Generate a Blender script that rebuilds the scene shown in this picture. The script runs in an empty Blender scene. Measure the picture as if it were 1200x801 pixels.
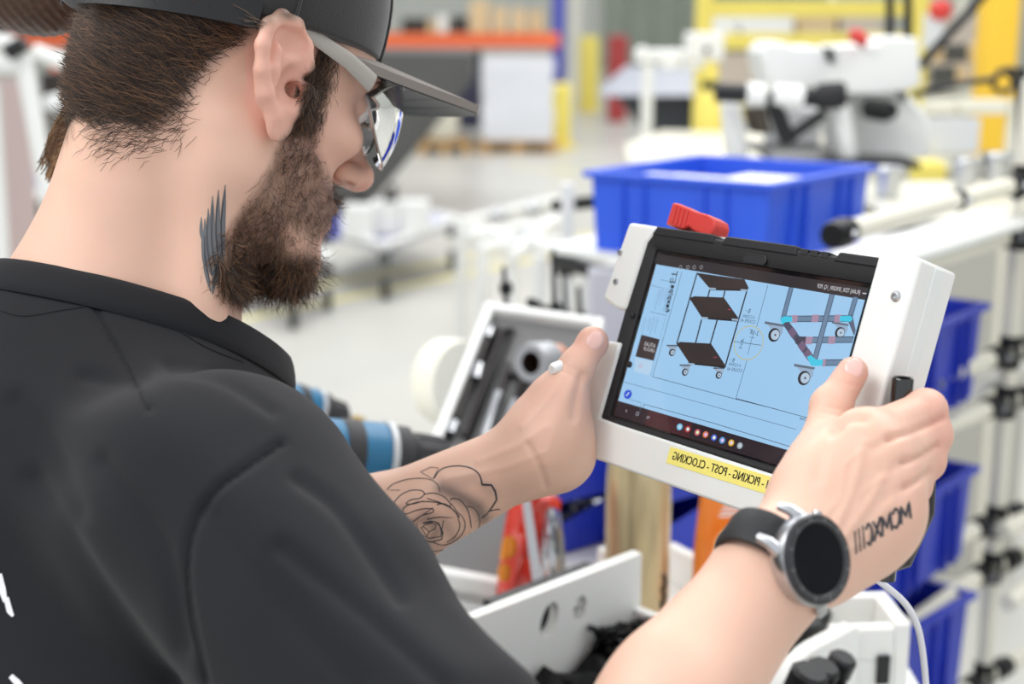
import bpy, math, random
import numpy as np
from mathutils import Vector, Matrix
from mathutils.bvhtree import BVHTree

# ------------------------------------------------------------------ camera, world, lights
SC = bpy.context.scene
COL = SC.collection
FPX = 1700.0
TH = math.atan(400.5 / FPX)
CT, ST = math.cos(TH), math.sin(TH)
CAMLOC = np.array([0.0, 0.0, 1.62])
MC = np.array([[1, 0, 0], [0, ST, -CT], [0, CT, ST]])     # columns act on (X, Yup, Z towards viewer)
# world = CAMLOC + X*(1,0,0) + Y*(0,ST,CT) + Z*(0,-CT,ST)
MC = np.array([[1, 0, 0], [0, ST, -CT], [0, CT, ST]], float)

cd = bpy.data.cameras.new('camera')
cam = bpy.data.objects.new('camera', cd)
COL.objects.link(cam)
cam.location = CAMLOC
cam.rotation_euler = (math.pi / 2 - TH, 0, 0)
cd.sensor_width = 36
cd.lens = 36 * FPX / 1200
cd.clip_start = 0.05
cd.clip_end = 200
cd.dof.use_dof = True
cd.dof.focus_distance = 0.84
cd.dof.aperture_fstop = 4.9
cd.dof.aperture_blades = 7
SC.camera = cam

SC.view_settings.view_transform = 'Standard'
SC.view_settings.look = 'None'
SC.view_settings.exposure = 0.24
SC.view_settings.gamma = 1

wd = bpy.data.worlds.new('world')
SC.world = wd
wd.use_nodes = True
wn = wd.node_tree.nodes
wn['Background'].inputs[0].default_value = (0.93, 0.96, 1.0, 1)
wn['Background'].inputs[1].default_value = 0.88


def area(name, loc, size, power, target, color=(1, 1, 1)):
    l = bpy.data.lights.new(name, 'AREA')
    l.shape = 'RECTANGLE'
    l.size, l.size_y = size
    l.energy = power
    l.color = color
    o = bpy.data.objects.new(name, l)
    COL.objects.link(o)
    o.location = loc
    d = Vector(target) - Vector(loc)
    o.rotation_euler = d.to_track_quat('-Z', 'Y').to_euler()
    return o


area('ceiling_lamp_row', (-1.8, 0.4, 3.6), (2.6, 1.2), 50, (0.0, 0.9, 1.3), (1, 0.98, 0.95))
area('ceiling_lamp_row', (1.6, 3.0, 4.2), (3.0, 1.4), 70, (0.4, 2.2, 1.0), (1, 0.99, 0.97))
area('ceiling_lamp_row', (-1.0, 8.0, 5.0), (5.0, 2.0), 150, (-0.5, 8.0, 0), (1, 0.99, 0.97))
area('ceiling_lamp_row', (2.5, 14.0, 6.0), (6.0, 3.0), 260, (2.0, 14.0, 0), (1, 0.99, 0.97))


# ------------------------------------------------------------------ coordinates
def cw(p):                                   # camera metric -> world (n,3) or (3,)
    p = np.asarray(p, float)
    return CAMLOC + p @ MC.T


def c3(px, py, d):                           # pixel + depth -> camera metric
    return np.array([(px - 600) / FPX * d, (400.5 - py) / FPX * d, -d])


def P(px, py, d):
    return cw(c3(px, py, d))


def onz(px, py, z):                          # pixel ray meets a horizontal level
    r = MC @ np.array([(px - 600) / FPX, (400.5 - py) / FPX, -1.0])
    return CAMLOC + r * ((z - CAMLOC[2]) / r[2])


def ony(px, py, y):                          # pixel ray meets the plane y
    r = MC @ np.array([(px - 600) / FPX, (400.5 - py) / FPX, -1.0])
    return CAMLOC + r * ((y - CAMLOC[1]) / r[1])


def nrm(v):
    v = np.asarray(v, float)
    return v / (np.linalg.norm(v) + 1e-12)


# ------------------------------------------------------------------ materials
MATS = {}


def mat(name, col, rough=0.5, metal=0.0, bump=0.0, scale=60.0, var=0.0, emit=None, trans=0.0, sss=0.0, coat=0.0,
        attr=None, ior=1.45, alpha=1.0, bumpd=0.001, sheen=0.0):
    if name in MATS:
        return MATS[name]
    m = bpy.data.materials.new(name)
    m.use_nodes = True
    nt = m.node_tree
    b = nt.nodes['Principled BSDF']
    b.inputs['Base Color'].default_value = (*col, 1)
    b.inputs['Roughness'].default_value = rough
    b.inputs['Metallic'].default_value = metal
    b.inputs['IOR'].default_value = ior
    b.inputs['Transmission Weight'].default_value = trans
    b.inputs['Coat Weight'].default_value = coat
    b.inputs['Alpha'].default_value = alpha
    b.inputs['Sheen Weight'].default_value = sheen
    if sss:
        b.inputs['Subsurface Weight'].default_value = sss
        b.inputs['Subsurface Radius'].default_value = (1.0, 0.35, 0.2)
        b.inputs['Subsurface Scale'].default_value = 0.006
    src = None
    if attr:
        a = nt.nodes.new('ShaderNodeAttribute')
        a.attribute_name = attr
        src = a.outputs['Color']
    if var or bump:
        tc = nt.nodes.new('ShaderNodeTexCoord')
        n = nt.nodes.new('ShaderNodeTexNoise')
        n.inputs['Scale'].default_value = scale
        n.inputs['Detail'].default_value = 5
        nt.links.new(tc.outputs['Object'], n.inputs['Vector'])
        if var:
            mx = nt.nodes.new('ShaderNodeMix')
            mx.data_type = 'RGBA'
            mx.blend_type = 'MULTIPLY'
            rp = nt.nodes.new('ShaderNodeMapRange')
            rp.inputs[1].default_value = 0.3
            rp.inputs[2].default_value = 0.7
            rp.inputs[3].default_value = 1 - var
            rp.inputs[4].default_value = 1.0
            nt.links.new(n.outputs['Fac'], rp.inputs[0])
            mx.inputs[0].default_value = 1
            mx.inputs[6].default_value = (*col, 1)
            if src:
                nt.links.new(src, mx.inputs[6])
            nt.links.new(rp.outputs[0], mx.inputs[7])
            src = mx.outputs[2]
        if bump:
            bp = nt.nodes.new('ShaderNodeBump')
            bp.inputs['Strength'].default_value = bump
            bp.inputs['Distance'].default_value = bumpd
            nt.links.new(n.outputs['Fac'], bp.inputs['Height'])
            nt.links.new(bp.outputs['Normal'], b.inputs['Normal'])
    if src:
        nt.links.new(src, b.inputs['Base Color'])
    if emit:
        b.inputs['Emission Color'].default_value = (*col, 1)
        if attr:
            nt.links.new(src, b.inputs['Emission Color'])
        b.inputs['Emission Strength'].default_value = emit
    MATS[name] = m
    return m


def srgb(r, g, b):
    def f(c):
        c /= 255.0
        return c / 12.92 if c <= 0.04045 else ((c + 0.055) / 1.055) ** 2.4
    return (f(r), f(g), f(b))


M_HDPE = mat('white_plastic', srgb(236, 236, 232), 0.42, sss=0.15, bump=0.05, scale=25, var=0.02)
M_CREAM = mat('cream_pipe_coating', srgb(232, 229, 212), 0.35, coat=0.2, var=0.03, scale=8)
M_WHITE = mat('white_coating', srgb(236, 237, 234), 0.4, var=0.03, scale=10)
M_BLACK = mat('black_plastic', srgb(22, 22, 24), 0.45, bump=0.15, scale=200)
M_JOINT = mat('black_joint_metal', srgb(26, 26, 28), 0.35, metal=0.5, bump=0.3, scale=60)
M_CASE = mat('black_case_plastic', srgb(34, 34, 36), 0.62, bump=0.6, scale=1500, bumpd=0.0003)
M_RUB = mat('black_rubber', srgb(28, 28, 31), 0.6)
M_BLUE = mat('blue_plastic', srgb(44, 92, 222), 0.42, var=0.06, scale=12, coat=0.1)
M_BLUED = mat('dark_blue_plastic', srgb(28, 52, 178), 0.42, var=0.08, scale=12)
M_STEEL = mat('brushed_steel', srgb(190, 192, 195), 0.28, metal=1.0, bump=0.1, scale=80)
M_RED = mat('red_plastic', srgb(208, 62, 56), 0.42, bump=0.1, scale=90)
M_YEL = mat('yellow_paint', srgb(246, 200, 60), 0.5, var=0.06, scale=5)
M_YELP = mat('pale_yellow_paint', srgb(240, 222, 110), 0.5, var=0.06, scale=5)


# ------------------------------------------------------------------ mesh helpers
def rawmesh(name, V, Fs, smooth=True):
    me = bpy.data.meshes.new(name)
    V = np.asarray(V, np.float32)
    if isinstance(Fs, np.ndarray):
        n, k = Fs.shape
        me.vertices.add(len(V))
        me.vertices.foreach_set('co', V.ravel())
        me.loops.add(n * k)
        me.loops.foreach_set('vertex_index', Fs.astype(np.int32).ravel())
        me.polygons.add(n)
        me.polygons.foreach_set('loop_start', np.arange(0, n * k, k, dtype=np.int32))
        me.polygons.foreach_set('loop_total', np.full(n, k, np.int32))
        me.update(calc_edges=True)
    else:
        me.from_pydata([tuple(map(float, v)) for v in V], [], Fs)
        me.update()
    if smooth:
        me.polygons.foreach_set('use_smooth', np.ones(len(me.polygons), bool))
    me.validate()
    return me


def setcol(me, C, name='Col'):
    a = me.color_attributes.new(name, 'FLOAT_COLOR', 'POINT')
    C = np.asarray(C, np.float32)
    if C.shape[1] == 3:
        C = np.concatenate([C, np.ones((len(C), 1), np.float32)], 1)
    a.data.foreach_set('color', C.ravel())


class MB:
    """collects shapes; fr = (origin, ex, ey, ez) is the frame coordinates are given in"""

    def __init__(s, fr=None):
        s.v = []
        s.f = []
        s.fr = fr

    def T(s, p):
        p = np.asarray(p, float)
        if s.fr is None:
            return p
        o, x, y, z = s.fr
        return o + p[..., 0:1] * x + p[..., 1:2] * y + p[..., 2:3] * z

    def add(s, V, F):
        n = len(s.v)
        s.v.extend([tuple(q) for q in s.T(np.asarray(V, float))])
        s.f.extend([tuple(i + n for i in f) for f in F])
        return s

    def box(s, a, b):
        x0, y0, z0 = a
        x1, y1, z1 = b
        V = [(x0, y0, z0), (x1, y0, z0), (x1, y1, z0), (x0, y1, z0), (x0, y0, z1), (x1, y0, z1), (x1, y1, z1), (x0, y1, z1)]
        return s.add(V, [(0, 3, 2, 1), (4, 5, 6, 7), (0, 1, 5, 4), (1, 2, 6, 5), (2, 3, 7, 6), (3, 0, 4, 7)])

    def cbox(s, c, sz):
        return s.box([c[i] - sz[i] / 2 for i in range(3)], [c[i] + sz[i] / 2 for i in range(3)])

    def prism(s, poly, z0, z1, top=None):
        n = len(poly)
        top = top or poly
        V = [(x, y, z0) for x, y in poly] + [(x, y, z1) for x, y in top]
        F = [tuple(range(n - 1, -1, -1)), tuple(range(n, 2 * n))]
        F += [(i, (i + 1) % n, n + (i + 1) % n, n + i) for i in range(n)]
        return s.add(V, F)

    def rings(s, R, cap=True, closed=False):
        """R: list of rings, each (n,3)"""
        n = len(R[0])
        V = np.concatenate([np.asarray(r, float) for r in R])
        F = []
        m = len(R)
        for j in range(m if closed else m - 1):
            a, b = j * n, ((j + 1) % m) * n
            for i in range(n):
                F.append((a + i, a + (i + 1) % n, b + (i + 1) % n, b + i))
        if cap and not closed:
            F.append(tuple(range(n - 1, -1, -1)))
            F.append(tuple(range((m - 1) * n, m * n)))
        return s.add(V, F)

    def tube(s, path, r, n=12, cap=True, closed=False, flat=1.0, up=None):
        path = np.asarray(path, float)
        m = len(path)
        rr = np.broadcast_to(np.asarray(r, float), (m,))
        R = []
        prev = None
        for i in range(m):
            if closed:
                t = path[(i + 1) % m] - path[i - 1]
            else:
                t = path[min(i + 1, m - 1)] - path[max(i - 1, 0)]
            t = nrm(t)
            if prev is None:
                a = np.array(up, float) if up is not None else (np.array([0, 0, 1.0]) if abs(t[2]) < 0.9 else np.array([1.0, 0, 0]))
                prev = nrm(a - t * (a @ t))
            if up is not None:
                a = np.array(up, float)
                prev = nrm(a - t * (a @ t))
            prev = nrm(prev - t * (prev @ t))
            w = np.cross(t, prev)
            an = np.arange(n) * 2 * math.pi / n
            R.append(path[i] + rr[i] * (np.cos(an)[:, None] * prev + np.sin(an)[:, None] * w * flat))
        return s.rings(R, cap, closed)

    def lathe(s, prof, c=(0, 0, 0), ax=(0, 0, 1), n=24, cap=True):
        ax = nrm(ax)
        a = np.array([1.0, 0, 0]) if abs(ax[0]) < 0.8 else np.array([0, 1.0, 0])
        u = nrm(a - ax * (a @ ax))
        w = np.cross(ax, u)
        an = np.arange(n) * 2 * math.pi / n
        R = [np.asarray(c, float) + ax * h + max(r, 1e-5) * (np.cos(an)[:, None] * u + np.sin(an)[:, None] * w) for r, h in prof]
        return s.rings(R, cap)

    def ell(s, c, r, n=16, m=10):
        R = []
        for j in range(m + 1):
            t = math.pi * (j + 0.02) / (m + 0.04)
            an = np.arange(n) * 2 * math.pi / n
            R.append(np.stack([c[0] + r[0] * math.sin(t) * np.cos(an), c[1] + r[1] * math.sin(t) * np.sin(an),
                               np.full(n, c[2] - r[2] * math.cos(t))], 1))
        return s.rings(R)

    def build(s, name, m, parent=None, bev=0.0, smooth=None, label=None, seg=2):
        V = np.array(s.v)
        if parent is not None:
            V = V - np.array(parent['wl'])
        me = rawmesh(name, V, s.f, smooth if smooth is not None else True)
        me.materials.append(m)
        o = bpy.data.objects.new(name, me)
        COL.objects.link(o)
        if parent is not None:
            o.parent = parent
            o['wl'] = list(parent['wl'])
        else:
            o['wl'] = [0.0, 0.0, 0.0]
        if bev:
            md = o.modifiers.new('bevel', 'BEVEL')
            md.width = bev
            md.segments = seg
            md.limit_method = 'ANGLE'
            md.angle_limit = math.radians(35)
        if smooth is None:
            me.set_sharp_from_angle(angle=math.radians(38))
        if label:
            o['label'] = label
        return o


def thing(name, label, cat, loc, group=None):
    o = bpy.data.objects.new(name, None)
    COL.objects.link(o)
    loc = [float(x) for x in loc]
    o.location = loc
    o['wl'] = loc
    o['label'] = label
    o['category'] = cat
    if group:
        o['group'] = group
    o.empty_display_size = 0.05
    return o


def tag(o, label, cat, group=None):
    o['label'] = label
    o['category'] = cat
    if group:
        o['group'] = group
    return o


def struct(o):
    o['kind'] = 'structure'
    return o


def dup(root, loc, label=None):
    r = root.copy()
    COL.objects.link(r)
    r.location = [float(x) for x in loc]
    r['wl'] = [float(x) for x in loc]
    if label:
        r['label'] = label
    for ch in list(root.children):
        c = ch.copy()
        COL.objects.link(c)
        c.parent = r
        for g in list(ch.children):
            d = g.copy()
            COL.objects.link(d)
            d.parent = c
    return r


def fastobj(name, V, F, m, parent=None, col=None, smooth=True):
    V = np.asarray(V, float)
    if parent is not None:
        V = V - np.array(parent['wl'])
    me = rawmesh(name, V, F, smooth)
    if col is not None:
        setcol(me, col)
    me.materials.append(m)
    o = bpy.data.objects.new(name, me)
    COL.objects.link(o)
    if parent is not None:
        o.parent = parent
        o['wl'] = list(parent['wl'])
    return o


def text_mesh(s, size=1.0):
    """outline text as flat polygons, returns verts (n,2), faces; origin at the left of the baseline"""
    c = bpy.data.curves.new('t', 'FONT')
    c.body = s
    c.size = size
    c.resolution_u = 3
    o = bpy.data.objects.new('t', c)
    COL.objects.link(o)
    dg = bpy.context.evaluated_depsgraph_get()
    me = o.evaluated_get(dg).to_mesh()
    V = np.array([tuple(v.co) for v in me.vertices])[:, :2] if len(me.vertices) else np.zeros((0, 2))
    F = [tuple(p.vertices) for p in me.polygons]
    o.evaluated_get(dg).to_mesh_clear()
    bpy.data.objects.remove(o)
    bpy.data.curves.remove(c)
    return V, F


# ------------------------------------------------------------------ smooth solids (signed distance, surface nets)
def E_(c, r, ax=None, k=0.01, op=1):
    return dict(t='e', c=np.array(c, float), r=np.array(r, float), A=np.eye(3) if ax is None else np.array(ax, float), k=k, op=op)


def C_(a, b, ra, rb, k=0.01, op=1, n=None, s=1.0):
    return dict(t='c', a=np.array(a, float), b=np.array(b, float), ra=ra, rb=rb, k=k, op=op, n=None if n is None else nrm(n), s=s)


def PL_(c, n, k=0.002):
    """cuts away everything on the n side of c"""
    return dict(t='p', c=np.array(c, float), nn=nrm(n), k=k, op=-1)


def prim_d(p, q):
    if q['t'] == 'p':
        return -((p - q['c']) @ q['nn'])
    if q['t'] == 'e':
        l = (p - q['c']) @ q['A'].T
        r = q['r']
        k0 = np.sqrt(((l / r) ** 2).sum(-1))
        k1 = np.sqrt(((l / (r * r)) ** 2).sum(-1)) + 1e-9
        return np.where(k0 > 1e-3, k0 * (k0 - 1) / k1, -r.min())
    pa = p - q['a']
    ba = q['b'] - q['a']
    if q['n'] is not None:
        n = q['n']
        pa = pa + (q['s'] - 1) * (pa @ n)[..., None] * n
        ba = ba + (q['s'] - 1) * (ba @ n) * n
    h = np.clip((pa @ ba) / (ba @ ba + 1e-12), 0, 1)
    return np.sqrt(((pa - h[..., None] * ba) ** 2).sum(-1)) - (q['ra'] + (q['rb'] - q['ra']) * h)


def sdf_eval(p, prims):
    d = None
    for q in prims:
        e = prim_d(p, q)
        k = q['k']
        if d is None:
            d = e if q['op'] > 0 else np.full(e.shape, 1.0)
            continue
        if q['op'] > 0:
            h = np.maximum(k - np.abs(d - e), 0) / k
            d = np.minimum(d, e) - h * h * k * 0.25
        else:
            h = np.maximum(k - np.abs(d + e), 0) / k
            d = np.maximum(d, -e) + h * h * k * 0.25
    return d


def surface(prims, vox, extra=None, B=20):
    lo = np.full(3, 1e9)
    hi = -lo
    for q in prims:
        if q['op'] < 0:
            continue
        if q['t'] == 'e':
            R = q['r'].max() + 0.01
            lo = np.minimum(lo, q['c'] - R)
            hi = np.maximum(hi, q['c'] + R)
        else:
            R = max(q['ra'], q['rb']) + 0.01
            for z in ('a', 'b'):
                lo = np.minimum(lo, q[z] - R)
                hi = np.maximum(hi, q[z] + R)
    nb = np.ceil((hi - lo) / (vox * B)).astype(int) + 1
    gi = np.stack(np.meshgrid(*[np.arange(n) for n in nb], indexing='ij'), -1).reshape(-1, 3)
    ctr = lo + (gi + 0.5) * B * vox
    hd = B * vox * 0.87
    D = np.stack([prim_d(ctr, q) if q['t'] != 'p' else np.full(len(ctr), -1.0) for q in prims], 1)
    act = D.copy()
    for j, q in enumerate(prims):
        if q['op'] < 0:
            act[:, j] = 1
    dall = sdf_eval(ctr, prims)
    on = np.abs(dall) < hd * 1.35 + 0.012
    loc = np.arange(-1, B + 1)
    L = np.stack(np.meshgrid(loc, loc, loc, indexing='ij'), -1)
    keys, pos, quads = [], [], []
    N = (nb * B + 4).astype(np.int64)
    for bi in np.nonzero(on)[0]:
        use = [prims[j] for j in range(len(prims)) if D[bi, j] < hd * 1.4 + 0.02 + prims[j]['k']]
        if not use or use[0]['op'] < 0:
            use = [q for q in prims if q['op'] > 0][:1] + use
        G = L + gi[bi] * B
        pts = lo + G * vox
        v = sdf_eval(pts, use)
        if extra is not None:
            v = v + extra(pts)
        s = v < 0
        if s.all() or not s.any():
            continue
        m = B + 2
        c = m - 1
        cs = np.zeros((c, c, c), int)
        for dx in (0, 1):
            for dy in (0, 1):
                for dz in (0, 1):
                    cs += s[dx:dx + c, dy:dy + c, dz:dz + c]
        ce = (cs > 0) & (cs < 8)
        idx = np.argwhere(ce)
        acc = np.zeros((len(idx), 3))
        cnt = np.zeros(len(idx))
        for ax in range(3):
            o1, o2 = [a for a in range(3) if a != ax]
            for i in (0, 1):
                for j in (0, 1):
                    A = idx.copy()
                    A[:, o1] += i
                    A[:, o2] += j
                    Bq = A.copy()
                    Bq[:, ax] += 1
                    va = v[A[:, 0], A[:, 1], A[:, 2]]
                    vb = v[Bq[:, 0], Bq[:, 1], Bq[:, 2]]
                    x = (va < 0) != (vb < 0)
                    t = np.where(x, va / np.where(x, va - vb, 1), 0)
                    pt = (A - idx).astype(float)
                    pt[:, ax] += t
                    acc += pt * x[:, None]
                    cnt += x
        wp = lo + (idx - 1 + gi[bi] * B + acc / cnt[:, None]) * vox
        gk = idx - 1 + gi[bi] * B + 1
        keys.append((gk[:, 0] * N[1] + gk[:, 1]) * N[2] + gk[:, 2])
        pos.append(wp)
        for ax in range(3):
            o1, o2 = (ax + 1) % 3, (ax + 2) % 3
            sl = [slice(1, B + 1)] * 3
            s2 = list(sl)
            s2[ax] = slice(2, B + 2)
            a = s[tuple(sl)]
            b = s[tuple(s2)]
            e = np.argwhere(a != b)
            if not len(e):
                continue
            flip = a[e[:, 0], e[:, 1], e[:, 2]]
            g = e + gi[bi] * B + 1
            q4 = []
            for (i, j) in ((-1, -1), (0, -1), (0, 0), (-1, 0)):
                h = g.copy()
                h[:, o1] += i
                h[:, o2] += j
                q4.append((h[:, 0] * N[1] + h[:, 1]) * N[2] + h[:, 2])
            q4 = np.stack(q4, 1)
            q4[~flip] = q4[~flip][:, ::-1]
            quads.append(q4)
    K = np.concatenate(keys)
    Pp = np.concatenate(pos)
    Q = np.concatenate(quads)
    uk, first = np.unique(K, return_index=True)
    F = np.searchsorted(uk, Q)
    F = np.clip(F, 0, len(uk) - 1)
    ok = (uk[F] == Q).all(1)
    return Pp[first], F[ok]


def vnormals(V, F):
    n = np.cross(V[F[:, 2]] - V[F[:, 0]], V[F[:, 3]] - V[F[:, 1]])
    N = np.zeros_like(V)
    for i in range(4):
        np.add.at(N, F[:, i], n)
    return N / (np.linalg.norm(N, axis=1)[:, None] + 1e-12)


def pix(Pc):                                 # camera metric -> pixels
    return np.stack([600 - FPX * Pc[..., 0] / Pc[..., 2], 400.5 + FPX * Pc[..., 1] / Pc[..., 2]], -1)


def inpoly(p, poly):
    x, y = p[:, 0], p[:, 1]
    r = np.zeros(len(p), bool)
    n = len(poly)
    for i in range(n):
        x1, y1 = poly[i]
        x2, y2 = poly[(i + 1) % n]
        c = ((y1 > y) != (y2 > y)) & (x < (x2 - x1) * (y - y1) / (y2 - y1 + 1e-12) + x1)
        r ^= c
    return r


def polydist(p, poly, closed=True):
    d = np.full(len(p), 1e9)
    n = len(poly)
    for i in range(n if closed else n - 1):
        a = np.array(poly[i], float)
        b = np.array(poly[(i + 1) % n], float)
        h = np.clip(((p - a) @ (b - a)) / ((b - a) @ (b - a) + 1e-9), 0, 1)
        d = np.minimum(d, np.linalg.norm(p - a - h[:, None] * (b - a), axis=1))
    return d


def softpoly(p, poly, w):                    # 1 inside, fading to 0 over w outside the polygon's edge
    i = inpoly(p, poly)
    d = polydist(p, poly)
    return np.clip(0.5 + np.where(i, d, -d) / w, 0, 1)


def sculpt(V, N, px, lines, ok):
    """press (or raise, negative depth) soft grooves: lines of (points in px, width px, depth m)"""
    s = np.zeros(len(V))
    for pts, w, dep in lines:
        pts = np.array(smoothline(pts, 4))
        lo_, hi_ = pts.min(0) - 3 * w, pts.max(0) + 3 * w
        i = np.nonzero(ok & (px > lo_).all(1) & (px < hi_).all(1))[0]
        if len(i):
            s[i] += dep * np.exp(-(polydist(px[i], [tuple(q) for q in pts], False) / w) ** 2)
    return V - N * s[:, None]


def smoothline(p, n=6):
    p = np.asarray(p, float)
    if len(p) < 3:
        t = np.linspace(0, 1, n)[:, None]
        return p[0] * (1 - t) + p[-1] * t
    out = []
    q = np.concatenate([[2 * p[0] - p[1]], p, [2 * p[-1] - p[-2]]])
    for i in range(1, len(q) - 2):
        for t in np.linspace(0, 1, n, endpoint=False):
            out.append(0.5 * ((2 * q[i]) + (-q[i - 1] + q[i + 1]) * t + (2 * q[i - 1] - 5 * q[i] + 4 * q[i + 1] - q[i + 2]) * t * t +
                              (-q[i - 1] + 3 * q[i] - 3 * q[i + 1] + q[i + 2]) * t ** 3))
    out.append(p[-1])
    return np.array(out)


def vnoise(p, sc, seed=0):
    """cheap value noise, (n,3)->(n,)"""
    q = p * sc
    i = np.floor(q).astype(np.int64)
    f = q - i
    f = f * f * (3 - 2 * f)
    r = np.zeros(len(p))
    for dx in (0, 1):
        for dy in (0, 1):
            for dz in (0, 1):
                h = (i[:, 0] + dx) * 73856093 ^ (i[:, 1] + dy) * 19349663 ^ (i[:, 2] + dz) * 83492791 ^ seed * 2654435
                h = (h ^ (h >> 13)) * 1274126177 & 0x7fffffff
                w = (f[:, 0] if dx else 1 - f[:, 0]) * (f[:, 1] if dy else 1 - f[:, 1]) * (f[:, 2] if dz else 1 - f[:, 2])
                r += w * (h % 10007) / 10007.0
    return r

# ------------------------------------------------------------------ the person
HA, HP_, HR = math.radians(41), math.radians(14), math.radians(6)
HSC = 0.955
_F = np.array([math.cos(HA) * math.cos(HP_), -math.sin(HP_), -math.sin(HA) * math.cos(HP_)])
_U = np.array([math.cos(HA) * math.sin(HP_), math.cos(HP_), -math.sin(HA) * math.sin(HP_)])
_S = np.array([math.sin(HA), 0, math.cos(HA)])
HU = _U * math.cos(HR) + _S * math.sin(HR)
HS = _S * math.cos(HR) - _U * math.sin(HR)
HF = _F
HC = c3(265, 59, 0.905)


def H(f, u, s):
    return HC + (HF * f + HU * u + HS * s) * HSC


HAX = np.stack([HF, HU, HS])


def HE(f, u, s, rf, ru, rs, k=0.012, op=1):
    return E_(H(f, u, s), (rf * HSC, ru * HSC, rs * HSC), HAX, k, op)


def HCc(a, b, ra, rb, k=0.01, op=1):
    return C_(H(*a), H(*b), ra * HSC, rb * HSC, k, op)


head = [HE(0.000, 0.022, 0, 0.086, 0.084, 0.075, 0.01), HE(0.045, 0.012, 0, 0.052, 0.062, 0.062, 0.02),
        HE(-0.034, -0.01, 0, 0.048, 0.058, 0.060, 0.02), HE(0.045, -0.055, 0, 0.046, 0.062, 0.056, 0.02)]
for sg in (1, -1):
    head += [HCc((0.002, -0.078, 0.054 * sg), (0.078, -0.118, 0.016 * sg), 0.017, 0.017, 0.018),
             HCc((0.004, -0.03, 0.060 * sg), (0.002, -0.078, 0.054 * sg), 0.014, 0.016, 0.02),
             HE(0.066, -0.034, 0.042 * sg, 0.024, 0.016, 0.02, 0.015), HE(0.084, 0.012, 0.024 * sg, 0.014, 0.009, 0.026, 0.012)]
head += [HE(0.088, -0.118, 0, 0.019, 0.018, 0.022, 0.014), HE(0.078, -0.082, 0, 0.026, 0.028, 0.03, 0.015),
         HCc((0.092, 0.002, 0), (0.118, -0.043, 0), 0.008, 0.0095, 0.010), HE(0.1215, -0.046, 0, 0.0125, 0.011, 0.0115, 0.006),
         HE(0.101, -0.076, 0, 0.008, 0.005, 0.017, 0.006), HE(0.099, -0.088, 0, 0.008, 0.006, 0.016, 0.005)]
for sg in (1, -1):
    head += [HE(0.1075, -0.0495, 0.0115 * sg, 0.0105, 0.0085, 0.0062, 0.007),
             HE(0.094, -0.008, 0.032 * sg, 0.012, 0.011, 0.015, 0.008, -1),
             HE(0.0815, -0.009, 0.032 * sg, 0.0135, 0.0115, 0.0135, 0.003),
             HE(0.1085, -0.0560, 0.0105 * sg, 0.0062, 0.0042, 0.0050, 0.002, -1)]


def ear(sg):
    # ear frame: x backward-out, y up; the ear plane stands off the head and leans back
    o = np.array([0.014, -0.022, 0.0805 * sg])
    ax = nrm([-0.965, 0.02, 0.26 * sg])
    ay = nrm([-0.13, 0.99, 0.05 * sg])
    az = nrm(np.cross(ax, ay)) * (-1 if sg > 0 else 1)      # outward-forward

    def e(x, y, z=0.0):
        q = o + ax * (x * 1.22 - 0.003) + ay * y * 0.9 + az * z
        return H(*q)
    L = []
    rim = [(-0.001, 0.014), (0.004, 0.027), (0.013, 0.0365), (0.0235, 0.036), (0.031, 0.0265), (0.033, 0.012), (0.0305, -0.003), (0.0245, -0.016), (0.017, -0.027)]
    for i in range(len(rim) - 1):
        L.append(C_(e(*rim[i], 0.001), e(*rim[i + 1], 0.001), 0.0042, 0.0042, 0.003))
    # back plate
    L.append(E_(e(0.015, 0.008, -0.003), (0.0175, 0.030, 0.0035), np.stack([nrm(HAX.T @ ax), nrm(HAX.T @ ay), nrm(HAX.T @ az)]), 0.004))
    # antihelix, lobe, tragus, root
    anti = [(0.013, 0.024), (0.0215, 0.016), (0.0225, 0.002), (0.016, -0.012)]
    for i in range(3):
        L.append(C_(e(*anti[i], 0.001), e(*anti[i + 1], 0.001), 0.003, 0.003, 0.003))
    L.append(E_(e(0.0105, -0.0285, 0.0), (0.0095, 0.0125, 0.0048), np.stack([nrm(HAX.T @ ax), nrm(HAX.T @ ay), nrm(HAX.T @ az)]), 0.006))
    L.append(C_(e(0.0, -0.012, 0.002), e(0.004, -0.018, 0.003), 0.0045, 0.004, 0.004))
    L.append(C_(e(-0.003, 0.0, 0.001), e(0.003, -0.006, 0.004), 0.0045, 0.0042, 0.004))
    L.append(C_(e(0.008, 0.014, -0.012), e(0.008, -0.014, -0.011), 0.010, 0.009, 0.008))
    L.append(E_(e(0.0110, -0.003, 0.005), (0.0090, 0.0125, 0.0095), np.stack([nrm(HAX.T @ ax), nrm(HAX.T @ ay), nrm(HAX.T @ az)]), 0.003, -1))
    L.append(E_(e(0.0135, 0.0235, 0.0040), (0.0105, 0.0080, 0.0065), np.stack([nrm(HAX.T @ ax), nrm(HAX.T @ ay), nrm(HAX.T @ az)]), 0.003, -1))
    L.append(C_(e(0.0055, -0.004, 0.004), e(0.002, -0.003, -0.012), 0.0052, 0.004, 0.003, -1))
    return L


head += ear(1) + ear(-1)
nbase = c3(128, 392, 0.905)
head += [C_(H(-0.030, -0.055, 0), nbase, 0.050, 0.061, 0.03), C_(H(0.005, -0.085, 0), nbase + np.array([0.03, 0, 0.0]), 0.036, 0.045, 0.02),
         C_(H(-0.02, -0.06, 0.052), c3(240, 400, 0.86), 0.014, 0.012, 0.02)]
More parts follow.
